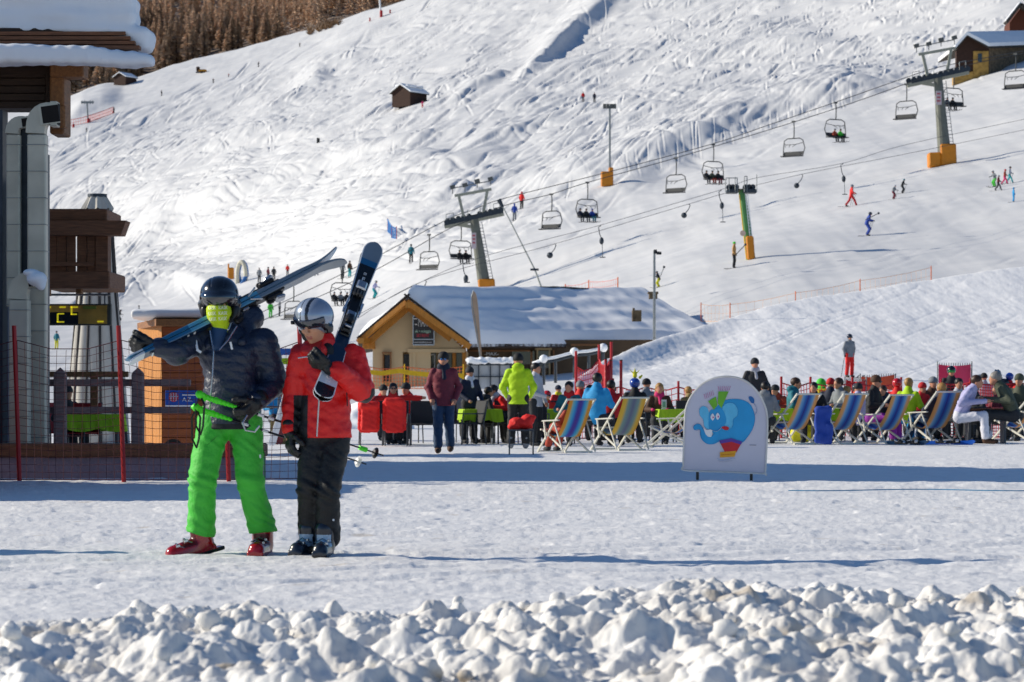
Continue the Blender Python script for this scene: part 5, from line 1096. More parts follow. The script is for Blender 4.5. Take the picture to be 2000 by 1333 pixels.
m=MB(); m.bar(P(1992,10,361),P(1964,46,361),2.,.35); m.bar(P(1992,10,361),P(2060,58,361),2.,.35); m.build('roof',STG,h2,True); m=MB(); m.bar(P(1992,7,361.2),P(1964,43,361.2),1.8,.3); m.build('roof_snow',SN_R,h2,True)
# ------------------------------------------------------------ chairlift
def liftpylon(label,px,base,top,d,lean,boxes,signpx=None,span=58,sgn=1,slope=.22,lights=True):
    t=thing('lift_pylon',label,'lift pylon',P(px,base,d)); s=d/F; tp_=P(px+lean,top+68,d); bs_=P(px,base+8,d)
    m=MB(); m.tube([bs_,tp_],[.62*15*s/.62*.9,.33*15*s*1.6],12); 
    m=MB(); m.tube([bs_,tp_],[13*s,8.5*s],14); m.build('mast',M('pylon_grey','#6f7168',rough=.6,metal=.3,var=.15,vs=2),t,True)
    m=MB(); a=tp_+Vector((-span*s,0,-span*s*slope-.1));b=tp_+Vector((span*s,0,span*s*slope-.1)); m.bar(a,b,.35,.4); m.bar(tp_+Vector((-.2,0,-.7)),tp_+Vector((-1.4,0,-.5)),.3,.3); m.build('crossarm',M('pylon_pale','#a3a292',rough=.6,metal=.3),t,True)
    for w_,dz,dy in ((-1,.0,-1.6),(1,.35,1.6)):
        m=MB(); c0_=tp_+Vector((0,dy,dz)); 
        for k in range(-5,6):
            if k==0: continue
            c=c0_+Vector((k*10.5*s,0,k*10.5*s*slope+.1)); m.tube([c+Vector((0,-.08,0)),c+Vector((0,.08,0))],.24,12)
        m.bar(c0_+Vector((-57*s,0,-57*s*slope)),c0_+Vector((57*s,0,57*s*slope)),.12,.28); m.build('sheave_train',DUCTD,t,True)
    m=MB()
    for k in (-54,-40,-12,12,38,50):
        c=tp_+Vector((k*s,-1.2,k*s*slope)); m.tube([c,c+Vector((0,0,19*s))],.035,5)
    for z in (10,19): m.tube([tp_+Vector((-54*s,-1.2,-54*s*slope+z*s)),tp_+Vector((-40*s,-1.2,-40*s*slope+z*s))],.03,5); m.tube([tp_+Vector((38*s,-1.2,38*s*slope+z*s)),tp_+Vector((50*s,-1.2,50*s*slope+z*s))],.03,5)
    m.build('railing',STEEL,t,True)
    m=MB(); u1=tp_+Vector((-38*s,0,45*s));u2=tp_+Vector((34*s,0,58*s)); m.bar(u1,u2,.22,.24); m.bar(tp_+Vector((-20*s,0,2*s)),u1+Vector((8*s,0,1*s)),.25,.25); m.bar(tp_+Vector((18*s,0,12*s)),u2+Vector((-8*s,0,-2*s)),.25,.25); m.build('upper_frame',M('pylon_pale','#a3a292'),t,True)
    if lights:
        for k,z in ((-42,62),(-18,66),(6,74),(32,78)):
            m=MB(); c=tp_+Vector((k*s,0,z*s)); m.box(c,(.46,.3,.34),Matrix.Rotation(R(-15),3,'Y')); m.tube([c,c+Vector((0,0,-13*s))],.04,5); m.build('floodlight',M('lamp_grey','#5a5b58',rough=.5),t,True)
        m=MB(); m.tube([tp_+Vector((-42*s,0,60*s)),tp_+Vector((32*s,0,74*s))],.05,5); m.build('lamp_bar',STEEL,t,True)
    m=MB(); l=bs_+Vector((17*s,-.2,0));l2=tp_+Vector((11*s,-.2,-6*s))
    for o_ in (-.17,.17): m.tube([l+Vector((o_,0,0)),l2+Vector((o_,0,0))],.03,4)
    for k in range(24): p=l.lerp(l2,k/24); m.tube([p-Vector((.17,0,0)),p+Vector((.17,0,0))],.022,4)
    m.build('ladder',STEEL,t,True)
    for x0,x1,y0,y1 in boxes:
        m=MB(); a=P(x0,y1,d-.5);b=P(x1,y0,d-.5); m.box(((a.x+b.x)/2,d,(a.z+b.z)/2),(b.x-a.x,1.3,b.z-a.z),Matrix.Rotation(R(lean*.15),3,'Y'),0,.12); m.build('padding',ORP,t,True)
    if signpx:
        x0,x1,y0,y1=signpx; m=MB(); bb(m,x0,x1,y0,y1,d-1.3,d-1.25); o=m.build('sign',M('sign_pale_pink','#c9b9bd',rough=.5),t,True)
        m=MB(); 
        for k in range(3): bb(m,x0+2,x1-2,y0+4+k*7,y0+7+k*7,d-1.33,d-1.3)
        o2=m.build('sign_print',M('sign_print_red','#b5505c'),t,True)
    return t
DM=S(950,574).y;DU=S(1846,322).y
liftpylon('leaning lift pylon with orange padding standing behind the snowy restaurant roof',950,576,360,DM,-24,[(934,967,545,574)],(921,930,455,486))
liftpylon('upper lift pylon with two orange padded boxes beside the stone hut',1846,318,84,DU,-14,[(1837,1868,281,324),(1814,1838,298,327)],(1828,1839,178,205),span=60)
CBL=M('cable_black','#3a3d42',rough=.5,metal=.4)
def dl(px): return DM+(px-925)*(DU-DM)/(1832-925)
def cableline(label,pts,dfun,r=.033,dy=0):
    t=thing('lift_cable',label,'cable',P(pts[0][0],pts[0][1],dfun(pts[0][0]))); xs=[p[0] for p in pts]; m=MB(); X=[k for k in range(int(xs[0]),int(xs[-1])+1,20)]
    sp=spl(pts,8,False); m.tube([P(x,y,dfun(x)+dy) for x,y in sp],r,4); m.build('rope',CBL,t,True); return t
NEAR=[(480,640),(700,545),(868,452),(925,428),(985,402),(1075,380),(1147,357),(1320,309),(1550,239),(1680,196),(1775,162),(1832,142),(1900,125),(2040,96)]
FARC=[(480,625),(700,520),(868,432),(925,410),(985,388),(1190,336),(1393,281),(1500,245),(1632,200),(1775,150),(1832,132),(1900,118),(2040,92)]
cableline('lower rope of the chairlift carrying the empty chairs uphill',NEAR,dl,dy=-1.6); cableline('upper rope of the chairlift carrying the occupied chairs',FARC,dl,dy=1.6)
def liftchair(label,px,py,kind,col,sc=1.):
    """hangs from (px,py); kind e: empty (seat opens left), o: occupied"""
    d=dl(px)+(-1.6 if kind=='e' else 1.6); t=thing('lift_chair',label,'lift chair',P(px,py,d),R(-38 if kind=='e' else 28),'chairs hanging on the chairlift'); g=d/F*sc; LC=M('lift_chair_grey','#4b4d4d',rough=.5,metal=.3)
    m=MB(); m.tube([(0,0,.05),(.06,0,-10*g),(.05,0,-28*g),(0,0,-33*g)],.055,6); m.box((0,0,.0),(.35,.12,.16)); m.build('hanger',LC,t)
    w=25*g; fr=[(-w*.55,0,-33*g),(w*.55,0,-33*g),(w*.85,0,-37*g),(w*.98,.1,-52*g),(w*.9,-.1,-66*g)]; m=MB(); m.tube(fr[::-1]+[(-x,y,z) for x,y,z in fr],.05,6); m.build('frame',LC,t)
    z=-68*g; m=MB(); m.box((0,-.28,z),(w*1.9,.55,.09),None,0,.03); m.build('seat',M('lift_seat','#3b3d40',rough=.7),t)
    m=MB(); m.box((0,.02,z+.26),(w*1.8,.07,.34),Matrix.Rotation(R(-10),3,'X'),0,.02); m.build('backrest',M('lift_seat','#3b3d40'),t)
    m=MB(); m.tube([(-w*.85,0,-42*g),(-w*.4,-.5,-46*g),(w*.4,-.5,-46*g),(w*.85,0,-42*g)],.03,5)
    for k in (-.5,0,.5): m.tube([(w*k,-.5,-46*g),(w*k*.7,-.75,-50*g),(w*k*.6,-.75,-52*g)],.025,5)
    m.build('safety_bar',LC,t)
    return t,d,g
def riders(t,d,g,cols,px,py,n0,lab):
    for i,c in enumerate(cols):
        loc=t.matrix_world.translation if False else Vector(t.location)+Matrix.Rotation(t.rotation_euler.z,3,'Z')@Vector((-.85+.62*(i+n0),-.2,-68*g-.46))
        figure(lab[i],loc,t.rotation_euler.z,'lift',c[0],c[1],'helmet',c[2],s=.92,vox=.055,skis='dark',group='riders on the chairlift')
CH_=[('empty lift chair at the right picture edge before the stone hut',1983,106,'e'),('empty lift chair just left of the upper pylon',1770,165,'e'),('empty lift chair between the upper pylon and the floodlight mast, second from the pylon',1550,238,'e'),
('empty lift chair right of the floodlight mast above the green tower',1320,309,'e'),('empty lift chair just right of the leaning pylon',1077,380,'e'),('empty lift chair just left of the leaning pylon',838,459,'e'),('empty lift chair above the silver helmet',573,556,'e')]
for l,x,y,k in CH_: liftchair(l,x,y,k,None)
for l,x,y,cols,n0,lab in (
 ('lift chair carrying a red and a green rider',1632,201,[('rust','dark','grey'),('green','black','black')],1,['rider in rust red on the lift chair next to the green rider','rider in green jacket on the lift chair']),
 ('lift chair whose riders sit behind the green tower top',1393,283,[('dark','dark','olive'),('olive','rust','black'),('dark','maroon','dark')],0,['left rider in dark clothes above the green tower','middle rider in olive jacket above the green tower','right rider with maroon trousers above the green tower']),
 ('lift chair with a blue-jacketed rider between the pylon and the floodlight mast',1147,357,[('navy','dark','black'),('dark','dark','dark'),('royal','teal','royal')],0,['rider in navy at the far end of the chair with the blue rider','middle rider in black beside the blue rider','rider in royal blue jacket on the lift chair']),
 ('occupied lift chair beside the leaning pylon mast',900,438,[('dark','dark','olive'),('black','dark','black')],1,['rider in dark grey beside the leaning pylon','rider in black nearest the leaning pylon']),
 ('occupied lift chair beside the upright carried skis',668,520,[('dark','dark','grey'),('grey','dark','black'),('dark','black','grey')],0,['left rider on the chair beside the upright skis','middle grey rider on the chair beside the upright skis','right rider on the chair beside the upright skis']),
 ('occupied lift chair hidden partly behind the upper pylon mast',1862,140,[('navy','dark','grey'),('dark','dark','dark')],0,['rider in navy behind the upper pylon','rider in dark clothes behind the upper pylon'])):
    t,d,g=liftchair(l,x,y,'o',None); riders(t,d,g,cols,x,y,n0,lab)
# floodlight mast with orange box
t=thing('floodlight_mast','thin mast with a row of floodlights above an orange padded box','lamp mast',S(1190,362)); dd=t.location.y
m=MB(); m.tube([P(1191,365,dd),P(1191,208,dd)],.11,8); m.build('mast',STEEL,t,True)
for k in range(4): m=MB(); m.box(P(1181+k*6.4,208,dd),(.27*dd/270,.25,.5),Matrix.Rotation(R(12*k-15),3,'Z')); m.build('floodlight',M('lamp_grey','#5a5b58'),t,True)
for r_ in ((1174,1198,335,364),(1189,1198,327,337)): m=MB(); bb(m,*r_,dd-.4,dd+.8,0,.1); m.build('padding',ORP,t,True)
# green T-bar tower
GT=S(1462,507).y; t=thing('drag_lift_tower','green drag lift tower with orange padding, ladder and platforms','lift tower',P(1462,507,GT)); s=GT/F
m=MB(); m.tube([P(1467,512,GT),P(1449,372,GT)],[9.5*s,7*s],12); m.build('mast',M('tower_green','#4f8a4d',rough=.5,var=.1,vs=2),t,True)
m=MB(); m.tube([P(1458,507,GT-.3),P(1444,380,GT-.3)],.04,5); m.build('side_strip',NETY,t,True)
for x0,x1 in ((1420,1442),(1452,1478)):
    m=MB(); bb(m,x0,x1,370,377,GT-.8,GT+.4,0,.02)
    for k in range(3): c=P(x0+4+k*7,366,GT-.3); m.tube([c-Vector((0,.15,0)),c+Vector((0,.15,0))],.2,10)
    m.build('sheave_platform',DUCTD,t,True)
m=MB(); bb(m,1424,1476,369,376,GT-.2,GT+.2); m.build('crossarm',M('tower_olive','#7a7a4e',rough=.6),t,True)
m=MB()
for x,y in ((1417,350),(1424,347),(1436,346),(1440,347),(1454,346),(1459,344),(1478,341)): m.tube([P(x,376,GT-.8),P(x,y,GT-.8)],.03,4)
for a_,b_2,y in ((1417,1440,348),(1454,1459,345)): m.tube([P(a_,y,GT-.8),P(b_2,y,GT-.8)],.03,4)
m.build('railing',STEEL,t,True)
m=MB(); 
for o_ in (0,4.5): m.tube([P(1465+o_,468,GT-.4),P(1455+o_,372,GT-.4)],.025,4)
for k in range(16): m.tube([P(1465-k*.62,466-k*6,GT-.4),P(1469.5-k*.62,466-k*6,GT-.4)],.02,4)
m.build('ladder',WH,t,True)
m=MB(); a=P(1457,508,GT-.4);b=P(1474,461,GT-.4); m.box(((a.x+b.x)/2,GT-.1,(a.z+b.z)/2),(b.x-a.x-.05,.8,b.z-a.z),Matrix.Rotation(R(-4),3,'Y'),0,.1); m.build('padding',ORP,t,True)
m=MB(); c=P(1451,456,GT-.6); m.tube([c,c+Vector((0,.03,0))],.2,16); m.build('round_sign',M('sign_round_pale','#d9b9a6',rough=.5),t,True)
# drag lift rope and hangers
dt=lambda px:GT-6+(px-1450)*.045
L1=[(690,620),(905,515),(1170,441),(1405,372),(1477,348),(1643,320),(1770,283),(2040,225)]; L2=[(690,628),(830,548),(1083,477),(1345,399),(1420,377),(1565,341),(1760,303),(2040,246)]
cableline('rear rope of the drag lift across the piste',L1,dt,.015,1.5); cableline('front rope of the drag lift across the piste',L2,dt,.015,-1.5)
def hanger(label,px,py,py2,kind):
    d=dt(px)+(1.5 if kind else -1.5); t=thing('drag_lift_hanger',label,'T-bar',P(px,py,d),0,'drag lift hangers on the rope'); s=d/F; m=MB()
    if kind: 
        m.tube([P(px+4,py,d),P(px-1,py+3,d),P(px+1,py+16,d),P(px+5,py+26,d),P(px+5,py+30,d)],.03,5); m.build('arm',DUCTD,t,True); m=MB(); m.ico(P(px+5,py+30,d),.16,(.9,.9,1.5)); m.build('spring_box',DUCTD,t,True); m=MB(); m.tube([P(px+6,py+32,d),P(px+7,py2,d)],.02,4); m.box(P(px+7,py2,d),(.35,.06,.06)); m.build('stick',DUCTD,t,True)
    else: m.tube([P(px,py,d),P(px+3,py+2,d),P(px,py+10,d),P(px-8,py+20,d)],.03,5); m.build('arm',DUCTD,t,True); m=MB(); m.ico(P(px-9,py+22,d),.19); m.build('spring_box',DUCTD,t,True)
for px,py,py2,l in ((905,515,552,'left of the leaning pylon base'),(1170,441,503,'above the restaurant ridge'),(1405,372,434,'left of the green tower'),(1643,320,380,'above the red skier')): hanger('long drag lift hanger hanging free '+l,px,py,py2,1)
for px,py,l in ((830,548,'beside the gable peak'),(1083,477,'right of the leaning pylon'),(1345,399,'well left of the green tower'),(1565,341,'right of the green tower')): hanger('short folded drag lift hanger '+l,px,py,0,0)
# ------------------------------------------------------------ larch forest on the far hillside
fx=np.linspace(-300,1000,120);fy=np.linspace(0,1,60)[:,None]
crf=np.interp(fx,crx,cry)[None,:]; FY=crf+26+(-150-crf-26)*fy; FD=1180+fy*520+60*vnoise(fx[None,:]/90,fy*6,301)+0*crf
FV=np.stack([(fx[None,:]-1000)/F*FD,FD,CH+(HZ-FY)/F*FD+2*fbm(fx[None,:]/30+0*FY,FY/20,3,303)],-1)
m_=M('forest_floor','#6b5a50',rough=.95,var=.4,vs=.02,col2='#a39488'); tag(gridmesh(FV,'forest_hillside',m_),kind='structure')
def treemat(n,c1,c2):
    m=M(n,c1,rough=.9,var=.35,vs=.5,col2=c2); nt=m.node_tree; oi=nt.nodes.new('ShaderNodeObjectInfo'); hs=nt.nodes.new('ShaderNodeHueSaturation'); mr=nt.nodes.new('ShaderNodeMapRange'); mr.inputs[3].default_value=.55;mr.inputs[4].default_value=1.35
    b=nt.nodes['Principled BSDF']; l=b.inputs['Base Color'].links[0].from_socket; nt.links.new(oi.outputs['Random'],mr.inputs[0]); nt.links.new(mr.outputs[0],hs.inputs['Value']); nt.links.new(l,hs.inputs['Color']); nt.links.new(hs.outputs[0],b.inputs['Base Color']); return m
LAR=treemat('larch_twigs_hazy','#b0957f','#dbb998'); LTR=M('larch_trunk','#2c231f',rough=.9,var=.3)  # twig colour paled to stand in for distance haze
def crown(seed,h,r,nb=150):
    g=random.Random(seed); m=MB()
    for i in range(nb):
        z=h*(.12+.86*g.random()**1.05); rr_=r*(1-z/h)**.95*(1.05 if z>h*.2 else .8)*g.uniform(.55,1.1)+.12; a=g.uniform(0,6.283); dx,dy=math.cos(a),math.sin(a); w=.55+.4*rr_*g.random()
        c=Vector((dx*rr_,dy*rr_,z-rr_*g.uniform(-.1,.3))); o_=Vector((dx*.05,dy*.05,z+.15*rr_)); sd=Vector((-dy,dx,0))*w*.5
        m.add([o_,c-sd*.9+Vector((0,0,.12)),c+Vector((dx,dy,0))*.25,c+sd*.9+Vector((0,0,-.1)),(o_+c)/2+Vector((0,0,.25*w)),(o_+c)/2-Vector((0,0,.4*w))],[(0,1,2),(0,2,3),(0,4,2),(0,5,2)])
    m.tube([(0,0,h*.5),(0,0,h)],[.1,.02],4); return m
protos=[]
def slopef(px,py):
    c=int(np.clip((px+300)/1300*119,0,119)); col=HZ-(FV[:,c,2]-CH)/FV[:,c,1]*F; r=int(np.clip(np.searchsorted(-col,-py),0,59)); return Vector(map(float,FV[r,c]))
g=random.Random(5); n_ind=0; pos=[]
for k in range(1300):
    px=g.uniform(110,830); cy=float(np.interp(px,crx,cry)); py=cy+8-g.random()**1.25*(cy+110)
    if py<-25: continue
    if 560<px<700 and py>cy-6 and g.random()<.6: continue
    pos.append((py,px))
pos.sort(reverse=True)
for k in range(4):
    h=13+k*1.4; t=thing('larch_tree','bare brown larch tree on the far wooded hillside','tree',(0,0,0),0,'larches on the far hillside')
    crown(20+k,h,3.3+.25*k,260).build('crown',LAR,t); m=MB(); m.tube([(0,0,-1),(0,0,h*.6)],[.28,.12],5); m.build('trunk',LTR,t); protos.append(t)
rest=MB(); used=[0]*4
for i,(py,px) in enumerate(pos):
    p=slopef(px,py); k=i%4; sc_=g.uniform(.65,1.25)
    if i<260:
        t=protos[k] if not used[k] else copy_tree(protos[k]); used[k]=1; t.location=p; t.rotation_euler.z=g.uniform(0,6); t.scale=(sc_,sc_,sc_*g.uniform(.95,1.15))
    else:
        h=14.5*sc_; r=3.5*sc_
        cm_=crown(100+i,h,r,84); rest.add([Vector(v)+p for v in cm_.v],cm_.f); 
o=rest.build('larch_forest',LAR); tag(o,'mass of bare brown larches covering the upper far hillside','forest',kind='stuff')
m=MB()
for i in range(26):
    px=g.uniform(600,665); p=S(px,float(np.interp(px,crx,cry))+g.uniform(1,8)); 
    for j in range(14): d_=Vector((g.uniform(-1,1),g.uniform(-1,1),g.uniform(.2,1.3))); m.tube([p,p+d_*.9,p+d_*1.7+Vector((0,0,.2))],[.14,.1,.03],3)
tag(m.build('scrub',M('scrub_brown','#7a5b3a',var=.3)),'low brown scrub along the edge of the piste below the larches','scrub',kind='stuff')
# ------------------------------------------------------------ small things on the slope
def at(px,py): return S(px,py)
t=thing('lift_pylon','small distant drag lift pylon with red base near the left chalet','lift pylon',at(172,240)); d=t.location.y; s=d/F
m=MB(); m.tube([P(172,243,d),P(170,200,d)],1.6*s,6); m.build('mast',STEEL,t,True); m=MB(); bb(m,158,183,198,202,d-.3,d+.3); 
for x in (160,165,176,181): m.tube([P(x,204,d),P(x,196,d)],.6*s,4)
m.build('crossarm',STEEL,t,True); m=MB(); bb(m,169.5,175,231,243,d-1,d+1,0,.2); m.build('padding',REDP,t,True)
t=thing('lift_pylon','white post with red foot at the top edge beside the larch forest','lift pylon',at(743,34)); d=t.location.y; s=d/F
m=MB(); m.tube([P(744,36,d),P(740,-20,d)],1.8*s,6); m.build('mast',WH,t,True); m=MB(); bb(m,741.5,747,20,34,d-1,d+1,0,.2); m.build('padding',REDP,t,True)
def postm(label,px,py,h,w,mat,cat='marker post'):
    p=at(px,py); s=p.y/F; t=thing('marker_post',label,cat,p); m=MB(); m.box((0,0,h*s/2-.2),(w*s,w*s,h*s+.4),None,0,.2*w*s); m.build('post',mat,t); m=MB(); m.box((0,0,h*s),(w*s*.8,w*s*.8,.3*s)); m.build('cap',mat,t); return t
postm('red marker box at the left end of the pink net',144,250,7,4,REDP); postm('red piste marker beside the white post',762,26,7,3,REDP); postm('red piste marker near the larch forest edge',724,41,7,3,REDP); postm('small dark snow-gun box standing on the open slope',622,278,9,6,BLKP)
postm('red marker post right of the distant drag lift pylon',222,222,4,2.5,REDP)
def gnet(label,pts,hpx,mat,cell,th,pm=None,pf=at,pr=.04):
    q=[pf(*p) for p in pts]; h=hpx*q[0].y/F; return net('net_fence',label,q,h,mat,None,cell,th,.08*h,polemat=pm,pr=pr,ph=h*1.1)
NETP=M('net_pink','#e88a80',rough=.8)
gnet('faint pink net beside the distant drag lift pylon',[(140,247),(172,240),(222,222)],13,NETP,.7,.06)
gnet('blue safety net left of the leaning lift pylon',[(758,452),(766,464),(776,466)],22,M('net_blue','#3f7fc0'),.35,.05)
gnet('orange safety net behind the restaurant ridge',[(1105,592),(1150,585),(1207,580)],34,NETP,.4,.012,NETO)
gnet('long pale orange net across the foot of the piste right of the restaurant',[(1370,628),(1427,630),(1555,608),(1680,582),(1820,556)],34,M('net_pale_orange','#f0c09c'),.42,.009,NETO,pr=.03)
# groomer
p=at(393,143); s=p.y/F; t=thing('snow_groomer','small yellow snow groomer below the larch forest','snow groomer',p); m=MB(); m.box((3*s,0,4*s),(16*s,10*s,6*s),None,0,1.5*s); m.build('body',M('groomer_yellow','#c9860f'),t); m=MB(); m.box((-6*s,0,8*s),(7*s,8*s,9*s),None,0,1.5*s); m.build('cab',LOG,t)
m=MB(); m.box((0,-6*s,1*s),(20*s,2*s,3*s),None,0,1*s); m.build('track',BLKP,t)
# inflatable arch
p=at(472,551); s=p.y/F; t=thing('inflatable_arch','blue and cream inflatable arch behind the dark helmet','arch',p,R(-30)); m=MB()
pts=[(math.cos(a)*10*s,0,14*s+math.sin(a)*26*s) if a>=0 else 0 for a in [math.pi*k/14 for k in range(15)]]; m.tube([(10*s,0,-.5)]+pts+[(-10*s,0,-.5)],4.2*s,8); m.build('arch_tube',M('arch_cream','#cfc9b4'),t,smooth=True); m=MB(); m.tube([(10*s,-1,-.5)]+[(x,y+3.4*s,z) for x,y,z in pts]+[(-10*s,1,-.5)],4.3*s,8); m.build('arch_tube',M('arch_blue','#2a6db0'),t,smooth=True)
p=at(452,546); t=thing('orange_booth','small orange padded booth left of the inflatable arch','booth',p); m=MB(); m.box((0,0,11*s),(12*s,8*s,24*s),None,0,1.5*s); m.box((-5*s,0,15*s),(3*s,6*s,32*s),None,0,1*s); m.build('padding',ORP,t)
t=thing('snow_lance','long slanting snow-making lance beside the leaning lift pylon','snow lance',P(1064,578,205)); m=MB(); m.tube([P(1064,580,205),P(1045,528,205),P(980,400,205)],[.07,.06,.04],6); m.build('tube',M('lance_pale','#a8aaa2',rough=.5),t,True); m=MB(); m.tube([P(982,405,205),P(974,390,205)],[.12,.2],6); m.box(P(1044,527,205),(.6,.15,.15)); m.build('nozzle',DUCTD,t,True)
# ------------------------------------------------------------ skiers
SK=[(112,682,36,'teal','yellow','stand',160,'beanie','navy','skier in teal jacket and yellow trousers seen under the display board'),
(272,621,24,'grey','dark','walk',-70,'helmet','dark','small dark skier above the wooden hut roof'),(234,630,26,'dark','dark','ski',80,'helmet','dark','small dark skier left of the wooden hut roof'),
(530,621,33,'green','green','stand',15,'helmet','green','skier all in bright green between the couple'),(546,619,36,'grey','dark','stand',100,'helmet','dark','grey-clad skier right beside the all-green skier'),
(733,583,35,'lilac','turq','ski',60,'helmet','grey','skier in pale jacket and turquoise trousers right of the upright skis'),
(803,514,37,'teal','black','stand',170,'helmet','black','skier in teal jacket left of the leaning lift pylon'),(1005,430,34,'royal','grey','stand',170,'helmet','royal','skier in royal blue jacket and grey trousers right of the leaning pylon'),
(1019,408,34,'brightred','black','stand',150,'helmet','red','skier in red jacket above the royal blue skier'),(1140,199,20,'red','dark','stand',0,'beanie','dark','tiny red-jacketed person left of the two high on the slope'),
(1162,200,20,'navy','dark','stand',0,'beanie','dark','tiny blue-jacketed person right of the two high on the slope'),(826,210,14,'pink','red','ski',40,'beanie','dark','tiny pink figure beside the lone log hut'),
(418,163,10,'dark','dark','ski',40,'beanie','dark','tiny dark skier right below the snow groomer'),(506,132,11,'dark','dark','ski',60,'beanie','dark','tiny dark skier on the upper piste right of the groomer'),(317,188,12,'dark','dark','stand',60,'beanie','dark','tiny dark skier below the snow-roofed hut by the forest'),
(223,222,13,'dark','dark','stand',60,'beanie','dark','tiny dark skier at the right end of the pink net'),(586,92,9,'dark','dark','ski',60,'beanie','dark','tiny dark skier just under the scrub'),(447,152,8,'rust','dark','ski',60,'beanie','dark','tiny rust-coloured skier right of the snow groomer'),(170,258,9,'dark','dark','ski',60,'beanie','dark','tiny dark skier just below the distant drag lift pylon'),
(507,551,29,'grey','dark','stand',170,'beanie','grey','grey-jacketed person just right of the inflatable arch'),(524,549,27,'maroon','black','stand',60,'helmet','black','dark red-jacketed person behind the ski bindings'),(536,548,27,'dark','black','stand',10,'helmet','dark','dark-clad person behind the ski bindings'),(562,538,22,'brightred','dark','stand',0,'beanie','dark','small red-jacketed person above the shouldered skis'),
(617,540,27,'navy','jeans','walk',60,'beanie','dark','navy-jacketed person walking above the shouldered skis'),(580,546,12,'maroon','dark','sit',90,'beanie','dark','left of the tiny children sitting on the snow'),(587,546,12,'pink','dark','sit',90,'beanie','dark','middle of the tiny children sitting on the snow'),(597,545,12,'dark','dark','sit',90,'beanie','dark','right of the tiny children sitting on the snow'),
(670,544,36,'grey','dark','stand',150,'helmet','grey','grey-jacketed skier left of the two beside the upright skis'),(684,543,33,'brown','turq','stand',40,'helmet','dark','brown-jacketed skier with turquoise trousers beside the upright skis'),
(1435,524,52,'check','black','stand',75,'beanie','green','skier in checked jacket and green hat left of the green tower'),(1286,562,32,'dark','yellow','ski',-120,'helmet','dark','child in yellow trousers on the drag lift above the restaurant roof'),
(1697,460,46,'royal','royal','ski',95,'helmet','navy','skier in royal blue pulled by a T-bar on the right'),(1663,403,43,'brightred','red','stride',100,'helmet','grey','skier all in red striding on the upper right piste'),
(1747,389,28,'grey','maroon','ski',50,'helmet','lightgrey','lower child of the pair right of the red skier'),(1765,378,28,'dark','dark','ski',60,'helmet','teal','upper child with teal helmet right of the red skier'),
(1943,366,32,'grey','green','ski',-60,'helmet','grey','leftmost child of the group under the upper pylon'),(1950,372,30,'maroon','dark','stride',60,'helmet','grey','child in maroon in front of the group at right'),(1963,361,30,'rust','pink','stride',60,'helmet','red','child with pink trousers in the group at right'),(1972,358,33,'lightgrey','turq','stride',60,'helmet','dark','rightmost child with turquoise trousers in the group at right'),
(1980,395,29,'sky','sky','stand',100,'helmet','sky','lone child all in light blue near the right edge')]
for px,py,hp,tp,lg,po,rz,ht,hc,lab in SK:
    p=at(px,py); sz={'ski':1.62,'sit':1.3,'stride':1.7}.get(po,1.78); s_k=hp*p.y/F/sz
    figure(lab,p-Vector((0,0,.02)),R(rz),po,tp,lg,ht,hc,s=s_k,vox=.05 if hp<40 else .035,skis='dark' if po!='walk' and po!='sit' and py>260 else None,pole=2 if hp>25 and po in('ski','stride') else None)
for px0,px1,y0,y1,l in ((1690,1716,430,417,'held by the royal blue skier'),(1437,1456,498,478,'held by the checked-jacket skier'),(1290,1297,540,522,'above the child in yellow trousers')):
    d=at((px0+px1)/2,y0+40).y; t=thing('drag_lift_hanger','drag lift stick '+l,'T-bar',P(px0,y0,d),0,'drag lift hangers on the rope'); m=MB(); m.tube([P(px0,y0,d),P(px1,y1,d)],.03,5); m.build('stick',DUCTD,t,True); m=MB(); m.ico(P(px1,y1,d),.085); m.build('spring_box',DUCTD,t,True)
# two skiers on the near hill
p=NH(1660,738); figure('person in grey-blue jacket and bright red trousers standing on the near hill',p,R(25),'stand','grey','brightred','helmet','navy',s=86*p.y/F/1.8,vox=.02,gloves='black',shoes='black',skis='black',pole=2,goggle='dark',long=False,fold=.004,ov=dict(hR=(.3,.15,1.0),eR=(.28,.1,1.2)))
# ------------------------------------------------------------ elephant sign
sgn=thing('sign_board','white round-topped sign with a blue cartoon elephant on two short black legs','sign',GX(1416,35.3)); SD=35.3; s=SD/F
def sp(x,y,dy=0.): px=1300+x/5.;py=680+y/5.; q=P(px,py,SD); return (q.x-sgn.location.x,q.z)
out=[sp(*p) for p in spl([(190,1195),(172,1150),(172,1080),(185,700),(205,560),(270,440),(360,350),(470,295),(590,278),(700,290),(800,335),(890,420),(950,520),(985,620),(995,760),(985,1000),(972,1225),(955,1228),(600,1212)],6)]
m=MB(); m.prism(out,.05,(0,0,0)); m.build('board',M('sign_white','#c9c8d6',rough=.45,var=.04,vs=2),sgn)
m=MB(); cl_=[(x,-.012,z) for x,z in out]; m.tube(cl_+[cl_[0]],.012,6); m.build('rim',M('sign_rim','#d9d6cf',rough=.4),sgn)
for x in (312,838): a=sp(x,1205);b=sp(x,1302); m=MB(); m.box((a[0],.02,(a[1]+b[1])/2),(.035,.035,a[1]-b[1]+.1)); m.build('leg',BLKP,sgn)
EB=M('print_blue','#1a9bd6',rough=.45,var=.1,vs=4); ED=M('print_blue_dark','#1565a8',rough=.45); EL_=M('print_blue_light','#5cc0e8',rough=.45); EG=M('print_green','#6fb52c'); EO=M('print_orange','#e0a01e'); EM=M('print_magenta','#c23c8e'); ER=M('print_red','#c4202a'); EV=M('print_violet','#5b3a9b')
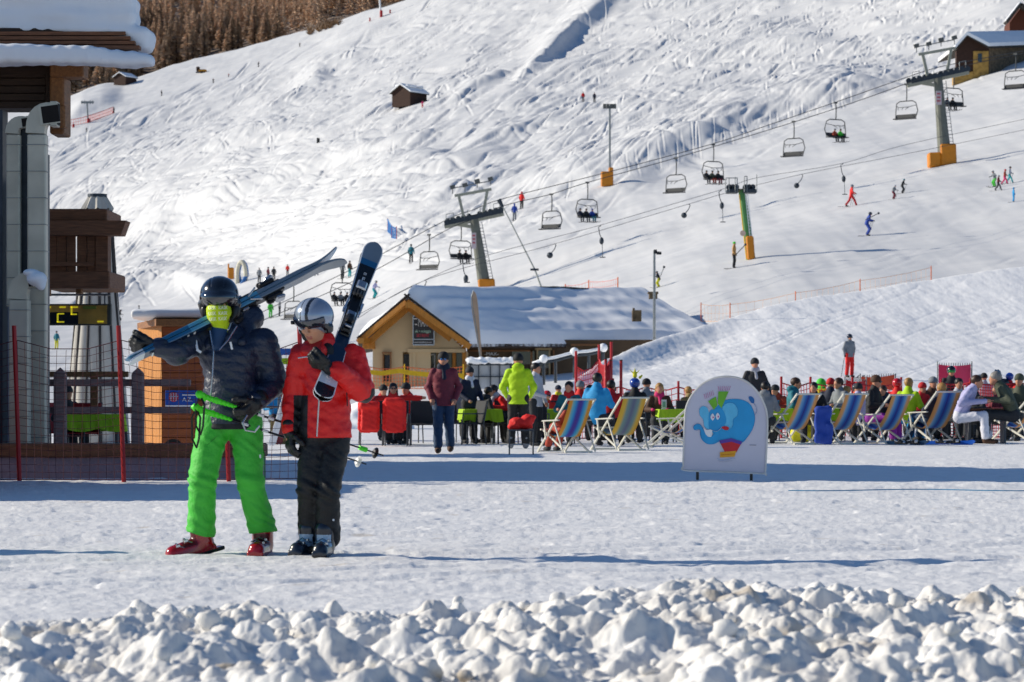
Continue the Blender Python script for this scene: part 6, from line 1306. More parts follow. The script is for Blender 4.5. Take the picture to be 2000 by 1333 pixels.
def art(name,pts,lay,mat,smooth_=True,n=5):
    q=[sp(*p) for p in (spl(pts,n) if smooth_ else pts)]; m=MB(); y=-.002*lay; m.add([(x,y,z) for x,z in q],[tuple(t) for t in tessellate_polygon([[Vector((x,z,0)) for x,z in q]])]); return m.build(name,mat,sgn)
def artl(name,pts,lay,mat,w=3.,n=5):
    q=[sp(*p) for p in spl(pts,n,False)]; m=MB(); m.tube([(x,-.002*lay,z) for x,z in q],w*s/5*.5,5,flat=.3); return m.build(name,mat,sgn)
body=[(560,520),(640,500),(740,505),(820,545),(860,620),(872,700),(850,790),(800,870),(745,925),(640,905),(540,910),(470,940),(400,935),(350,890),(335,830),(350,790),(330,790),(300,800),(275,770),(290,750),(330,745),(350,760),(375,800),(400,860),(450,885),(490,860),(480,800),(430,790),(400,730),(420,640),(480,590)]
art('elephant_body',body,1,EB)
art('elephant_ear',[(560,570),(600,540),(660,540),(700,590),(700,660),(660,700),(655,760),(620,790),(570,750),(545,680)],2,EL_); artl('outline',[(560,570),(600,540),(660,540),(700,590),(700,660),(660,700),(655,760),(620,790)],3,ED)
art('elephant_ear',[(420,620),(400,580),(360,570),(330,600),(335,660),(365,700),(380,770),(430,800),(450,740)],2,EL_); artl('outline',[(440,600),(400,575),(360,568),(330,600),(335,660),(365,700),(380,770),(430,800)],3,ED)
art('elephant_head',[(430,620),(470,600),(540,590),(580,650),(590,720),(550,780),(480,830),(430,800),(420,720)],4,EB)
art('elephant_trunk',[(500,790),(520,830),(500,900),(440,940),(380,920),(345,860),(335,800),(300,800),(278,800),(270,770),(300,745),(340,750),(370,800),(400,850),(450,860),(470,820)],5,EB); artl('outline',[(345,860),(335,800),(300,805),(270,775),(300,745),(340,750),(370,800),(400,850),(450,860),(480,830)],6,ED); artl('outline',[(515,910),(440,942),(380,922),(345,862)],6,ED)
artl('outline',[(560,520),(640,500),(740,505),(820,545),(860,620),(872,700),(850,790),(800,870),(745,925)],3,ED,4)
art('elephant_tusk',[(370,780),(400,800),(450,800),(450,860),(420,868),(390,840)],7,WH); artl('elephant_mouth',[(440,800),(490,815),(530,795),(548,770)],8,WH,12)
art('elephant_tongue',[(545,775),(580,765),(615,775),(610,800),(575,800)],8,ER)
for c in ((458,675),(508,668)):
    art('elephant_eye',[(c[0]-20,c[1]),(c[0],c[1]-34),(c[0]+20,c[1]),(c[0],c[1]+34)],8,WH); art('pupil',[(c[0]-2,c[1]+4),(c[0]+5,c[1]-8),(c[0]+12,c[1]+4),(c[0]+5,c[1]+14)],9,EM,True,3)
artl('elephant_tail',[(868,660),(890,620),(880,570),(850,530)],3,ED,7); art('elephant_tail',[(810,480),(840,475),(865,505),(860,540),(830,530)],4,ED)
art('ski_hat',[(415,520),(490,475),(505,560),(470,605)],6,EG,False); art('ski_hat',[(515,425),(615,425),(545,590),(508,540)],6,EG,False)
for k in range(6): artl('hat_fringe',[(388+k*16,500-k*7),(375+k*17,450-k*7)],6,EM,4)
for k in range(7): artl('hat_fringe',[(522+k*16,418),(512+k*20,372)],6,EM,4)
art('trousers',[(520,905),(640,885),(748,915),(690,1020),(580,1020)],6,ER,False); art('trousers_band',[(520,905),(640,882),(748,915),(735,945),(640,915),(535,935)],7,EV,False); art('ski_boots',[(530,1018),(690,1005),(672,1062),(530,1070)],7,EO,False); artl('boot_stripe',[(540,1045),(665,1035)],8,ER,7)
artl('ski',[(505,1075),(530,1095),(600,1092),(660,1075),(680,1085)],8,EB,7); artl('outline',[(510,1100),(560,1112),(650,1100)],8,M('print_grey','#7a7f8a'),5); artl('scuff_mark',[(820,950),(885,950)],2,M('print_grey','#7a7f8a'),12)
# ------------------------------------------------------------ deck chairs
def deckfabric(name,stops):
    m=bpy.data.materials.new(name); m.use_nodes=True; n=m.node_tree; b=n.nodes['Principled BSDF']; b.inputs['Roughness'].default_value=.8; tc=n.nodes.new('ShaderNodeTexCoord'); sx=n.nodes.new('ShaderNodeSeparateXYZ'); mr=n.nodes.new('ShaderNodeMapRange'); mr.inputs[1].default_value=-.25;mr.inputs[2].default_value=.25; r=n.nodes.new('ShaderNodeValToRGB')
    n.links.new(tc.outputs['Object'],sx.inputs[0]); n.links.new(sx.outputs[0],mr.inputs[0]); n.links.new(mr.outputs[0],r.inputs[0]); n.links.new(r.outputs[0],b.inputs['Base Color'])
    e=r.color_ramp.elements
    while len(e)>1: e.remove(e[0])
    e[0].position=stops[0][0]; e[0].color=(*lin(stops[0][1]),1)
    for p,c in stops[1:]: x=e.new(p); x.color=(*lin(c),1)
    MATS[name]=m; return m
DF1=deckfabric('deck_stripes_bright',[(0,'#c98a2a'),(.14,'#d6902c'),(.2,'#6fb0b0'),(.32,'#2c8fc9'),(.42,'#3b3f9c'),(.5,'#4a2f86'),(.58,'#3b3f9c'),(.68,'#2c8fc9'),(.8,'#6fb0b0'),(.86,'#d6902c'),(1,'#c98a2a')])
DF2=deckfabric('deck_stripes_faded',[(0,'#c9a02a'),(.16,'#c9a43c'),(.28,'#6c8a86'),(.5,'#5a5f7c'),(.7,'#6c8a86'),(.84,'#c9a43c'),(1,'#c9902a')])
DF3=deckfabric('deck_stripes_deep',[(0,'#c98a4a'),(.15,'#cf9a62'),(.24,'#6a9fc4'),(.4,'#235fae'),(.5,'#252c80'),(.6,'#235fae'),(.76,'#6a9fc4'),(.85,'#cf9a62'),(1,'#c98a4a')])
ALU=M('deck_frame_white','#d3d1c4',rough=.35,metal=.1,var=.05); SLG=M('sling_dark','#26272a',rough=.7,var=.15); CHF=M('chair_frame_grey','#54565a',rough=.45,metal=.4)
def deckchair(label,loc,rz,fab,s=1.,grp='striped deck chairs on the snow'):
    t=thing('deck_chair',label,'deck chair',loc,rz,grp); t.scale=(s,s,s); w=.29
    for sx in (-1,1):
        m=MB(); m.bar((sx*w,-.52,.98),(sx*w,.62,.0),.045,.03,(1,0,0),0,.008); m.build('leg',ALU,t)
        m=MB(); m.bar((sx*(w-.045),-.42,.0),(sx*(w-.045),.50,.42),.04,.028,(1,0,0),0,.008); m.build('leg',ALU,t)
        m=MB(); m.bar((sx*(w+.045),-.28,.60),(sx*(w+.045),.34,.58),.05,.025,(0,0,1),0,.008); m.build('armrest',ALU,t)
        m=MB(); m.bar((sx*(w+.05),-.10,.58),(sx*(w+.05),-.45,.02),.03,.025,(1,0,0),0,.006); m.bar((sx*(w+.05),.28,.58),(sx*(w+.05),.20,.24),.03,.025,(1,0,0)); m.build('strut',ALU,t)
    m=MB(); m.bar((-w-.02,-.52,.98),(w+.02,-.52,.98),.045,.035,(0,0,1),0,.008); m.bar((-w,.50,.42),(w,.50,.42),.04,.03); m.bar((-w,.60,.02),(w,.60,.02),.035,.03); m.bar((-w,-.42,.02),(w,-.42,.02),.035,.03); m.build('crossbar',ALU,t)
    pr=spl([(-.53,.97),(-.40,.74),(-.22,.48),(-.02,.30),(.22,.30),(.42,.38),(.51,.43)],6,False); m=MB(); vs=[];k=len(pr);nx=9
    for y,z in pr:
        for j in range(nx): u=j/(nx-1)*2-1; vs.append((u*.245,y,z-.035*(1-u*u)*math.sin(math.pi*min(1,max(0,(.98-z)/.7)))))
    m.add(vs,[(i*nx+j,i*nx+j+1,i*nx+nx+j+1,i*nx+nx+j) for i in range(k-1) for j in range(nx-1)]); m.build('canvas',fab,t,smooth=True); return t
DC=[(1108,884,28,DF1,'deck chair with vivid striped canvas, leftmost in front of the blue jacket',1.0),(1212,880,28,DF2,'deck chair with faded grey and yellow canvas, second from the left',1.03),(1322,874,72,DF3,'deck chair half hidden behind the elephant sign',1.0),
(1548,868,32,DF3,'deck chair just right of the elephant sign',1.1),(1640,868,30,DF3,'deck chair beside the blue coat, second right of the sign',1.1),(1728,868,32,DF3,'deck chair beside the person in purple trousers',1.08),(1822,866,28,DF3,'deck chair in front of the person in white',1.15),(2000,864,38,DF3,'deck chair cut off by the right picture edge',1.15)]
for px,py,rz,fb,lab,s_c in DC: deckchair(lab,GX(px,gd(py)),R(rz),fb,s_c)
def slingchair(label,loc,rz,mat=SLG,s=1.,wicker=False):
    t=thing('terrace_chair',label,'chair',loc,rz,'dark terrace chairs'); t.scale=(s,s,s)
    m=MB(); m.box((0,.02,.45),(.50,.48,.03),None,0,.01); m.build('seat',mat,t)
    m=MB(); v=[(-.26,.26,.42),(.26,.26,.42),(.26,.36,.92),(-.26,.36,.92)]; m.box((0,.31,.68),(.52,.025,.52),Matrix.Rotation(R(-10),3,'X'),0,.01); m.build('backrest',mat,t)
    for sx in (-1,1):
        for a,b in (((sx*.25,.28,.45),(sx*.26,.34,0)),((sx*.25,-.21,.45),(sx*.26,-.24,0))): m=MB(); m.tube([a,b],.014,6); m.build('leg',CHF,t)
        m=MB(); m.tube([(sx*.26,.31,.66),(sx*.27,-.2,.66),(sx*.26,-.23,.45)],.014,6); m.tube([(sx*.26,.27,.43),(sx*.26,.37,.94)],.014,6); m.build('arm',CHF,t)
    return t
TC=[(727,872,6,'leftmost dark chair holding a red jacket'),(772,872,0,'dark chair with a red jacket in front of the arms-spread person'),(826,872,0,'plain dark chair between the red jackets and the walking person'),(912,870,-65,'dark chair seen sideways right of the walking person'),(958,868,60,'dark chair beside the lime green tablecloth'),
(1046,871,4,'dark chair behind the red bag'),(1193,866,0,'dark chair under the person in bright blue'),(1268,866,35,'brownish dark chair between two deck chairs'),(930,860,180,'dark chair beyond the green table'),(1500,862,175,'blue-grey chair right behind the elephant sign'),(1690,858,20,'dark chair under the person in purple trousers'),(876,866,15,'dark chair hidden behind the walking person'),(1010,866,-10,'dark chair in front of the yellow-green jacket'),(1095,868,10,'dark chair between the red bag and the first deck chair'),(1340,866,-10,'dark chair just left of the elephant sign'),(1455,862,0,'dark chair hidden behind the elephant sign')]
for px,py,rz,lab in TC: slingchair(lab,GX(px,gd(py)+.8),R(rz),M('sling_brown','#3b342f') if px==1268 else M('sling_blue','#2a6aa0') if px==1500 else SLG)
st=thing('side_stool','low dark side table carrying the crumpled red bag','side table',GX(1018,gd(889))); m=MB(); m.box((0,0,.44),(.46,.42,.03),None,0,.01); m.build('tabletop',CHF,st)
for x in (-.21,.21):
    for y in (-.19,.19): m=MB(); m.tube([(x,y,.44),(x,y,0)],.013,6); m.build('leg',CHF,st)
L_=V3(st.location); rb=blob('bag',[('e',(-.05,0,.10),(.17,.15,.11)),('e',(.10,.03,.14),(.13,.13,.12)),('e',(-.12,-.05,.06),(.12,.12,.07)),('c',(.18,0,.05),(.22,0,.20),.03,.03)],.014,cm('brightred'),None,disp=lambda Pt:.02*sn(Pt,14)+.008*sn(Pt,34)); rb.location=Vector(L_)+Vector((0,0,.455)); tag(rb,'crumpled red bag lying on the low side table','bag')
LIME=M('lime_tablecloth','#a4c81a',rough=.8,var=.12,vs=4,bump=.3,bs=12)
def table(label,loc,rz,w=1.1,d=.8,mat=LIME,drop=.22):
    t=thing('terrace_table',label,'table',loc,rz,'terrace tables'); m=MB(); m.box((0,0,.73),(w,d,.03)); m.build('tabletop',SLG,t)
    for x in (-1,1):
        for y in (-1,1): m=MB(); m.tube([(x*w*.42,y*d*.42,.73),(x*w*.42,y*d*.42,0)],.02,6); m.build('leg',CHF,t)
    if mat:
        n=14; vs=[];fs=[]; per=[]
        for i in range(4*n):
            k,u=divmod(i,n); u/=n; per.append([(-.5+u,-.5),(.5,-.5+u),(.5-u,.5),(-.5,.5-u)][k])
        for lv,(sc_,z) in enumerate(((1.0,.755),(1.03,.745),(1.07,.75-drop))):
            for i,(x,y) in enumerate(per): q=1+(.05*math.sin(i*1.9+w*9) if lv==2 else 0); vs.append((x*w*sc_*q,y*d*sc_*q,z-(.06*abs(math.sin(i*.45+d*3)) if lv==2 else 0)))
        N=4*n; fs=[tuple(range(N))]+[(a*N+i,a*N+(i+1)%N,(a+1)*N+(i+1)%N,(a+1)*N+i) for a in (0,1) for i in range(N)]
        m=MB(); m.add(vs,fs); c=m.build('tablecloth',mat,None,smooth=False); c.location=Vector(loc); c.rotation_euler.z=rz; tag(c,'lime green cloth draped over the '+label,'tablecloth','lime green tablecloths')
    return t
for px,d,rz,w_,lab in ((938,61.5,10,.8,'table between the walking person and the yellow jacket'),(1085,61.5,0,.8,'table left of the bright blue jacket'),(1318,61,8,.8,'table in front of the blonde person'),(1515,64,0,.7,'table right behind the elephant sign'),(1600,65,0,.8,'table between the two deck chairs right of the sign'),(180,46,5,1.,'table behind the rail fence posts')): table(lab,GX(px,d),R(rz),w_)
table('dark bare wooden table at the right behind the person in white',GX(1928,62),R(3),1.6,.8,M('wood_table_dark','#3c2719'),.12) if False else None
t=thing('terrace_table','dark brown wooden table between the people at the far right','table',GX(1925,62),0,'terrace tables'); m=MB(); m.box((0,0,.74),(.9,.8,.05),None,0,.01); m.box((0,-.36,.66),(.8,.04,.12)); m.build('tabletop',WOODB,t)
for x in (-.38,.38): m=MB(); m.box((x,0,.36),(.05,.5,.72)); m.build('leg',CHF,t)
# menu cards and cups
def card(label,px,d,z,w=.11,h=.2): c=thing('menu_card',label,'menu card',GX(px,d)+Vector((0,0,z))); m=MB(); m.prism([(-w/2,0),(w/2,0),(w/2,h),(-w/2,h)],.01); m.box((0,.02,.0),(w,.06,.01)); m.build('card',WH,c); m=MB(); m.box((0,-.006,h*.5),(w*.6,.004,h*.6)); m.build('print',M('card_mint','#7fb5a0'),c)
card('white menu card on the table of the blonde person',1297,60.9,.76); card('white menu card on the table under the yellow jacket',1063,61.3,.76,.2,.12)
# red jackets over the chairs
for px,rz,sc_,lab in ((727,8,.9,'red ski jacket hung over the leftmost dark chair'),(772,0,1.,'long red ski jacket hung over the chair of the arms-spread person')):
    o=blob('hanging_jacket',[('b',(0,.30,.62),(.19*sc_,.05,.34*sc_),.05),('c',(-.14,.27,.9*sc_+.03),(.14,.27,.9*sc_+.03),.075,.075),('c',(-.2*sc_,.34,.9),(-.21*sc_,.40,.35),.05,.04),('c',(.2*sc_,.34,.9),(.21*sc_,.40,.35),.05,.04),('b',(0,.40,.6),(.19,.035,.33),.03)],.016,cm('brightred'),None,disp=lambda Pt:.012*sn(Pt*V3((1,1,.35)),16)+.006*sn(Pt,34)); 
    o.location=GX(px,gd(872)+.8)-Vector((0,.75,0)); o.rotation_euler.z=R(rz); tag(o,lab,'jacket','red jackets on chair backs')
o=blob('blanket',[('b',(0,0,.42),(.17,.05,.36),.05),('c',(-.1,0,.75),(.12,0,.78),.07,.07),('c',(.1,0,.4),(.16,0,.1),.1,.05)],.02,cm('royal'),None,disp=lambda Pt:.02*sn(Pt,11)); o.location=GX(1607,gd(872)); tag(o,'royal blue coat hanging between the deck chairs right of the sign','coat')
o=blob('jacket_heap',[('e',(0,0,.25),(.24,.14,.24)),('e',(.26,.05,.3),(.2,.14,.28)),('e',(-.14,0,.1),(.14,.12,.14)),('c',(.1,0,.5),(.3,.1,.6),.08,.06)],.02,cm('yellow'),None,disp=lambda Pt:.03*sn(Pt,10)); o.location=GX(1566,gd(865)); tag(o,'heap of yellow jackets under the deck chair right of the sign','jacket')
# ------------------------------------------------------------ people on the terrace
f=figure
TP=lambda px,d:GX(px,d)
d=gd(877); f('person standing with back turned in a neon yellow-green jacket and black cap',TP(1012,d),R(178),'stand','lime','black','beanie','black',shoes='grey',gloves=None,s=1.06,vox=.014,hood=True,fold=.006,ov=dict(eL=(-.29,-.03,1.15),hL=(-.22,-.22,.98),eR=(.29,-.03,1.15),hR=(.22,-.22,.98),aL=(-.14,.02,.1),aR=(.14,.02,.1)))
f('person with long dark hair and red jacket resting both arms on chair backs',TP(768,d+5),R(5),'sit','brightred','black','hair','long',hair='dark',gloves=None,s=.98,vox=.018,goggle='dark',fold=.004,ov=dict(pel=(0,.05,.5),eL=(-.36,-.05,1.0),hL=(-.48,-.28,.93),eR=(.38,.03,1.02),hR=(.62,.0,1.02)))
f('person in red jacket bent behind the long red sleeve of the neighbour',TP(806,d+5.5),R(-30),'lean','red','dark','beanie','dark',s=1.02,vox=.022)
f('person in dark navy polo jacket with white beard and grey cap',TP(917,d+5.6),R(25),'stand','navy','dark','beanie','dark',gloves=None,s=.94,vox=.018,scarf='white',fold=.004,ov=dict(hL=(-.15,-.28,1.0),hR=(.2,-.28,.98)))
f('person in black jacket seated behind the lime green table',TP(952,d+6),R(110),'sit','dark','black','hair','',hair='dark',s=.92,vox=.022,hood=True)
f('person in red and white jacket half hidden behind the yellow jacket',TP(984,d+6.5),R(-60),'lean','brightred','black','hair','',hair='dark',s=1.0,vox=.022,scarf='lightgrey')
f('person in pale grey jacket standing beside the neon yellow jacket',TP(1046,d+3),R(60),'stand','lightgrey','dark','hair','',hair='dark',gloves=None,s=.98,vox=.02,ov=dict(hL=(-.1,-.3,1.05)))
f('small child with red jacket behind the pale grey jacket',TP(1068,d+6),R(10),'sit','brightred','dark','helmet','red',s=.85,vox=.025)
f('child in red with a dark blue pointed hat',TP(1090,d+8),R(30),'stand','red','dark','beanie','navy',s=.72,vox=.025,scarf='yellow')
f('person with short dark hair and dark teal jacket sitting left of the blue jacket',TP(1112,d+3),R(-15),'sit','teal','dark','hair','',hair='dark',gloves=None,s=1.0,vox=.018,scarf='red')
f('person with grey cap and red striped jacket behind the terrace',TP(1133,d+9),R(170),'sit','brightred','dark','beanie','grey',s=1.02,vox=.022)
f('person with dark cap partly hidden between red and blue jackets',TP(1151,d+9),R(120),'sit','teal','dark','beanie','dark',s=.95,vox=.025)
f('person in bright blue jacket seen from behind on a dark chair',TP(1166,d+2.6),R(160),'sit','sky','dark','hair','',hair='dark',s=1.13,vox=.018,fold=.004)
f('person in red jacket seated right of the bright blue jacket',TP(1193,d+3.2),R(165),'sit','red','black','hair','',hair='dark',s=1.02,vox=.018,ov=dict(pel=(0,.05,.5)))
f('person with blue and yellow jester helmet and black jacket',TP(1240,d+6),R(180),'sit','black','dark','helmet','royal',s=1.05,vox=.02,goggle='blue')
j=blob('jester_hat_top',[('c',(0,0,.0),(0,0,.10),.05,.02),('c',(0,0,.08),(0,0,.17),.012,.006),('c',(-.03,0,.05),(-.10,0,.12),.014,.008),('c',(.03,0,.05),(.10,0,.12),.014,.008),('c',(.11,0,-.04),(.15,0,.0),.03,.02)],.009,cm('yellow'),None); j.location=TP(1240,d+6)+Vector((0,0,1.48)); tag(j,'yellow spiked tuft on top of the blue jester helmet','hat ornament')
f('child in turquoise and yellow seated beside the jester helmet',TP(1226,d+7.5),R(150),'sit','turq','dark','helmet','lightgrey',s=.85,vox=.024,scarf='yellow')
f('blonde person with long hair, brown jacket and pink scarf at the green table',TP(1288,d+5),R(0),'sit','brown','dark','hair','long',hair='blond',gloves='pink',s=.98,vox=.017,scarf='pink')
f('reclining person in orange jacket on the leftmost deck chair',GX(1108,gd(884)),R(208),'recline','rust','rust','hair','',hair='dark',s=.86,vox=.02,shoes='dark')
f('person in dark grey jacket and white mask walking behind the elephant sign',TP(1474,d+17),R(5),'stand','dark','dark','beanie','dark',s=1.13,vox=.02,scarf='lightgrey',ov=dict(eL=(-.3,.0,1.14),hL=(-.36,-.1,.95),eR=(.3,.0,1.14),hR=(.36,-.1,.95)))
d=61
f('person in grey jacket on a blue chair just right of the elephant sign',TP(1494,d),R(170),'sit','grey','dark','hair','',hair='dark',s=1.0,vox=.02,hood=True)
f('person with brown hair and turquoise-blue jacket turned right',TP(1552,d+3),R(75),'sit','teal','dark','hair','',hair='brown',s=1.08,vox=.018,hood=True)
f('person with dark curly hair and black jacket between two deck chairs',TP(1590,d+2),R(-20),'sit','black','dark','hair','',hair='dark',s=1.0,vox=.02)
f('person in neon green hood with orange harness',TP(1606,d+9),R(180),'lean','green','orange','none','',s=1.12,vox=.02,hood='up',bag='yellow')
f('person with brown hair facing left beside the neon green hood',TP(1640,d+4),R(-60),'sit','grey','dark','hair','',hair='brown',gloves=None,s=1.08,vox=.02)
f('child with black helmet and orange jacket at the orange net',TP(1672,d+8),R(20),'sit','orange','dark','helmet','black',s=.98,vox=.024)
f('person with dark hat and pale jacket lying low right of the second deck chair',TP(1676,d+2),R(170),'sit','lilac','dark','beanie','dark',s=.98,vox=.022)
f('person in black shirt, sunglasses and purple trousers sitting sideways',TP(1708,d+1),R(60),'sit','black','purple','beanie','brown',gloves=None,s=1.1,vox=.017,goggle='dark',fold=.003)
f('grey-haired person in yellow-green jacket and blue trousers seen from behind',TP(1774,d+2),R(150),'sit','lime','sky','hair','',hair='blond',s=1.07,vox=.018)
f('person in red hat and scarf behind the deck chairs',TP(1800,d+6),R(30),'sit','red','dark','beanie','red',s=1.0,vox=.022)
f('person with grey cap and brown jacket behind the deck chairs',TP(1821,d+6.5),R(20),'sit','brown','dark','beanie','grey',s=1.1,vox=.022)
f('brown-haired person lying in the deck chair in front of the white jacket',GX(1822,gd(866)),R(208),'recline','navy','jeans','hair','',hair='blond',s=1.12,vox=.02)
f('skier with black helmet and mirrored green goggles behind the red net',TP(1858,d+10),R(0),'stand','dark','dark','helmet','black',s=1.0,vox=.018,goggle='green')
f('person with dark brown hair in white jacket and white trousers sitting sideways',TP(1880,d+.6),R(70),'lean','lilac','white','hair','',hair='brown',s=1.16,vox=.016,gloves=None,shoes='brown',fold=.005)
f('person with pale hood behind the person in white',TP(1872,d+5),R(10),'sit','lightgrey','dark','hair','',hair='dark',s=1.08,vox=.024)
f('bearded person in dark jacket across the brown table',TP(1905,d+4),R(-50),'sit','dark','dark','hair','',hair='dark',s=.98,vox=.022)
f('child with white jacket and black cap standing behind the red net',TP(1922,d+9),R(180),'stand','lightgrey','pink','beanie','black',s=.9,vox=.024)
f('child with dark grey cap beside the white-jacketed child',TP(1914,d+10),R(160),'stand','grey','dark','helmet','grey',s=.88,vox=.026)
f('child in red with blue helmet near the right edge',TP(1972,d+9),R(180),'stand','red','dark','helmet','royal',s=.9,vox=.024)
f('grey-haired person with dark jacket bending at the far right',TP(1974,d+.6),R(-95),'lean','olive','dark','hair','',hair='grey',gloves=None,s=1.22,vox=.017,fold=.004)
f('person in dark red jacket seated left of the grey-haired person at far right',TP(1948,d+4),R(-60),'sit','maroon','dark','hair','',hair='brown',s=.96,vox=.024)
f('person with dark cap behind the grey-haired person at the right edge',TP(1992,d+4),R(-30),'sit','olive','dark','beanie','olive',s=1.14,vox=.024)
f('person in dark red seated among the terrace tables left of the red chair',TP(130,46.5),R(40),'sit','dark','dark','beanie','dark',s=.9,vox=.025)
f('person in light blue jacket behind the green net far back by the couple',TP(541,66),R(10),'sit','sky','dark','hair','',hair='brown',s=1.0,vox=.022)
# skis lying and standing
for lab,px0,px1,py,d_,ma in (('dark blue skis lying on the snow before the deck chairs',1752,1812,858,59,DBL),('blue skis lying on the snow right of the dark blue ones',1818,1905,856,59.5,M('ski_royal','#1d4fa8',rough=.3))):
    t=thing('pair_of_skis',lab,'skis',GX((px0+px1)/2,d_)); m=MB(); A=GX(px0-20,d_)-t.location;B=GX(px1,d_-.3)-t.location; one_ski(m,A+Vector((0,0,.06)),frame(A,B,(0,-.8,.6)),(B-A).length,.02,cols=lambda s,f:0,n=30); m.build('ski',ma,t); m=MB(); one_ski(m,A+Vector((.05,.12,.05)),frame(A,B,(0,-.5,.9)),(B-A).length,.02,cols=lambda s,f:0,n=30); m.build('ski',BLKP,t); binding(t,A+Vector((0,0,.06)),frame(A,B,(0,-.8,.6)),(B-A).length*.5,1,BLKP,CHR)
def upski(lab,px,py0,d_,lean,mat,L=1.6):
    t=thing('pair_of_skis',lab,'skis',GX(px,d_)); top=P(px,py0,d_)-t.location
    for o_ in (0,.06):
        A=Vector((lean+o_,0,top.z-L));B=top+Vector((o_,0,0)); m=MB(); one_ski(m,A,frame(A,B,(.2,-1,0)),L,.02,cols=lambda s,f:0,n=26); m.build('ski',mat,t)
upski('blue skis leaning upright behind the red net near the right edge',1940,715,70,.55,BLU,1.5)
upski('white and red skis leaning in the gap between the couple',575,708,58,-.5,WH,1.7); upski('dark red skis standing in the rack behind the couple',560,730,60,-.2,M('ski_maroon','#6b1f28'),1.5); upski('black skis standing in the rack behind the couple',548,735,60.5,.2,BLKP,1.5)
rk=thing('ski_rack','cluttered ski rack with lime banners behind the gap between the couple','ski rack',GX(552,61)); m=MB()
for x in (-.5,-.1,.3): m.tube([(x,0,0),(x,.3,1.15)],.03,6)
m.tube([(-.6,.2,.8),(.5,.2,.8)],.03,6); m.tube([(-.6,.25,1.05),(.5,.25,1.05)],.03,6); m.build('frame',STEEL,rk); m=MB(); bb(m,535,580,700,712,62,62.05); m.build('banner',LIME,rk,True); m=MB(); bb(m,527,572,681,694,63,63.05); m.build('banner',M('banner_blue','#2f62b5'),rk,True); m=MB(); bb(m,528,575,820,875,61.2,61.3,0,.03); m.build('crate',M('crate_straw','#a9904f',var=.3),rk,True)
# red chairs behind the rail fence
for px,d_,rz,lab in ((150,46,-20,'red plastic chair behind the rail fence post'),(118,47,30,'dark red chair beside the ducts behind the fence')): 
    t=slingchair(lab,GX(px,d_),R(rz),M('sling_red','#a01018',rough=.5))
# safety nets behind the terrace
net('net_fence','red net on posts closing off the terrace behind the blue jacket',[GX(1125,67),GX(1212,69),GX(1262,70),GX(1325,70),GX(1390,70)],1.25,NETR,None,.14,.011,.08,ph=1.4,pr=.03)
net('net_fence','red net behind the deck chairs right of the elephant sign',[GX(1526,68),GX(1583,69),GX(1665,70),GX(1760,71)],1.35,NETR,None,.13,.011,.08,ph=1.5,pr=.03)
net('net_fence','dense red net in front of the skier with green goggles',[GX(1838,69),GX(1895,69),GX(1990,70),GX(2060,70)],1.35,NETR,None,.075,.012,.05,ph=1.45,pr=.025)
net('net_fence','red net with tall poles left of the jester helmet',[GX(1125,74)+Vector((0,0,.3)),GX(1170,76)+Vector((0,0,.5)),GX(1194,72)+Vector((0,0,.5))],1.5,NETR,None,.14,.011,.2,ph=1.9,pr=.035)
for i,(px,y0,y1) in enumerate(((1183,702,790),(1193,705,790),(1213,705,800))):
    t=thing('slalom_pole',['left red pole of the rolled net bundle','middle red pole of the rolled net bundle','right red pole of the rolled net bundle'][i],'pole',P(px,y1,68)); m=MB(); m.tube([P(px,y1+10,68),P(px,y0,68)],.035,8); m.build('pole',REDP,t,True); m=MB(); m.tube([P(px,y0,68),P(px,y0-2,68)],.04,8); m.build('cap',BLKP,t,True)
o=blob('rolled_net',[('c',V3(P(1185,715,67.9)),V3(P(1190,775,67.9)),.07,.16)],.03,REDP,None,disp=lambda Pt:.03*np.sin(Pt[...,0]*60)+.02*sn(Pt,8)); tag(o,'bundle of rolled red netting tied to the poles','net')
def bannerp(lab,px0,px1,y0,y1,d_,mat,tilt=0):
    t=thing('banner_net',lab,'banner',P(px0,y1,d_)); n=14; vs=[];
    for i in range(n+1):
        u=i/n; x=px0+(px1-px0)*u; a=P(x,y0+3*math.sin(u*math.pi)+tilt*u,d_+.12*math.sin(u*8));b=P(x,y1-2*math.sin(u*3)+tilt*u,d_+.1*math.sin(u*7)); vs+=[a,b]
    m=MB(); m.add(vs,[(2*i,2*i+1,2*i+3,2*i+2) for i in range(n)]); m.build('sheet',mat,t,True,True); m=MB()
    for x in (px0-2,px1+2): m.tube([P(x,y1+20,d_),P(x,y0-6,d_)],.02,5)
    for i in range(n): x=px0+(px1-px0)*(i+.5)/n; m.tube([P(x,y0+3*math.sin((i+.5)/n*math.pi)+tilt*(i+.5)/n,d_),P(x,y0-3+tilt*(i+.5)/n,d_)],.01,4)
    m.build('frame',STEEL,t,True)
bannerp('pink-red banner sheet behind the skier with green goggles',1833,1896,712,755,76,M('banner_pink','#e0365e',rough=.6,var=.1,vs=3)); bannerp('orange banner sheet behind the person in black shirt',1682,1747,736,766,74,M('banner_orange','#e8572a',rough=.6,var=.1,vs=3),-4)
bannerp('red banner sheet low behind the second deck chair',1652,1690,742,764,73,M('banner_red','#d02a2e',rough=.6),2)
# blue cord across the forecourt
t=thing('rope','thin blue cord lying across the snow at the right','rope',GX(1540,gd(962))); m=MB(); m.tube([GX(x,gd(961+1.5*math.sin(x/60)))+Vector((0,0,.02)) for x in range(1540,2080,30)],.006,5); m.build('cord',M('cord_blue','#2d7fa8'),t,True)
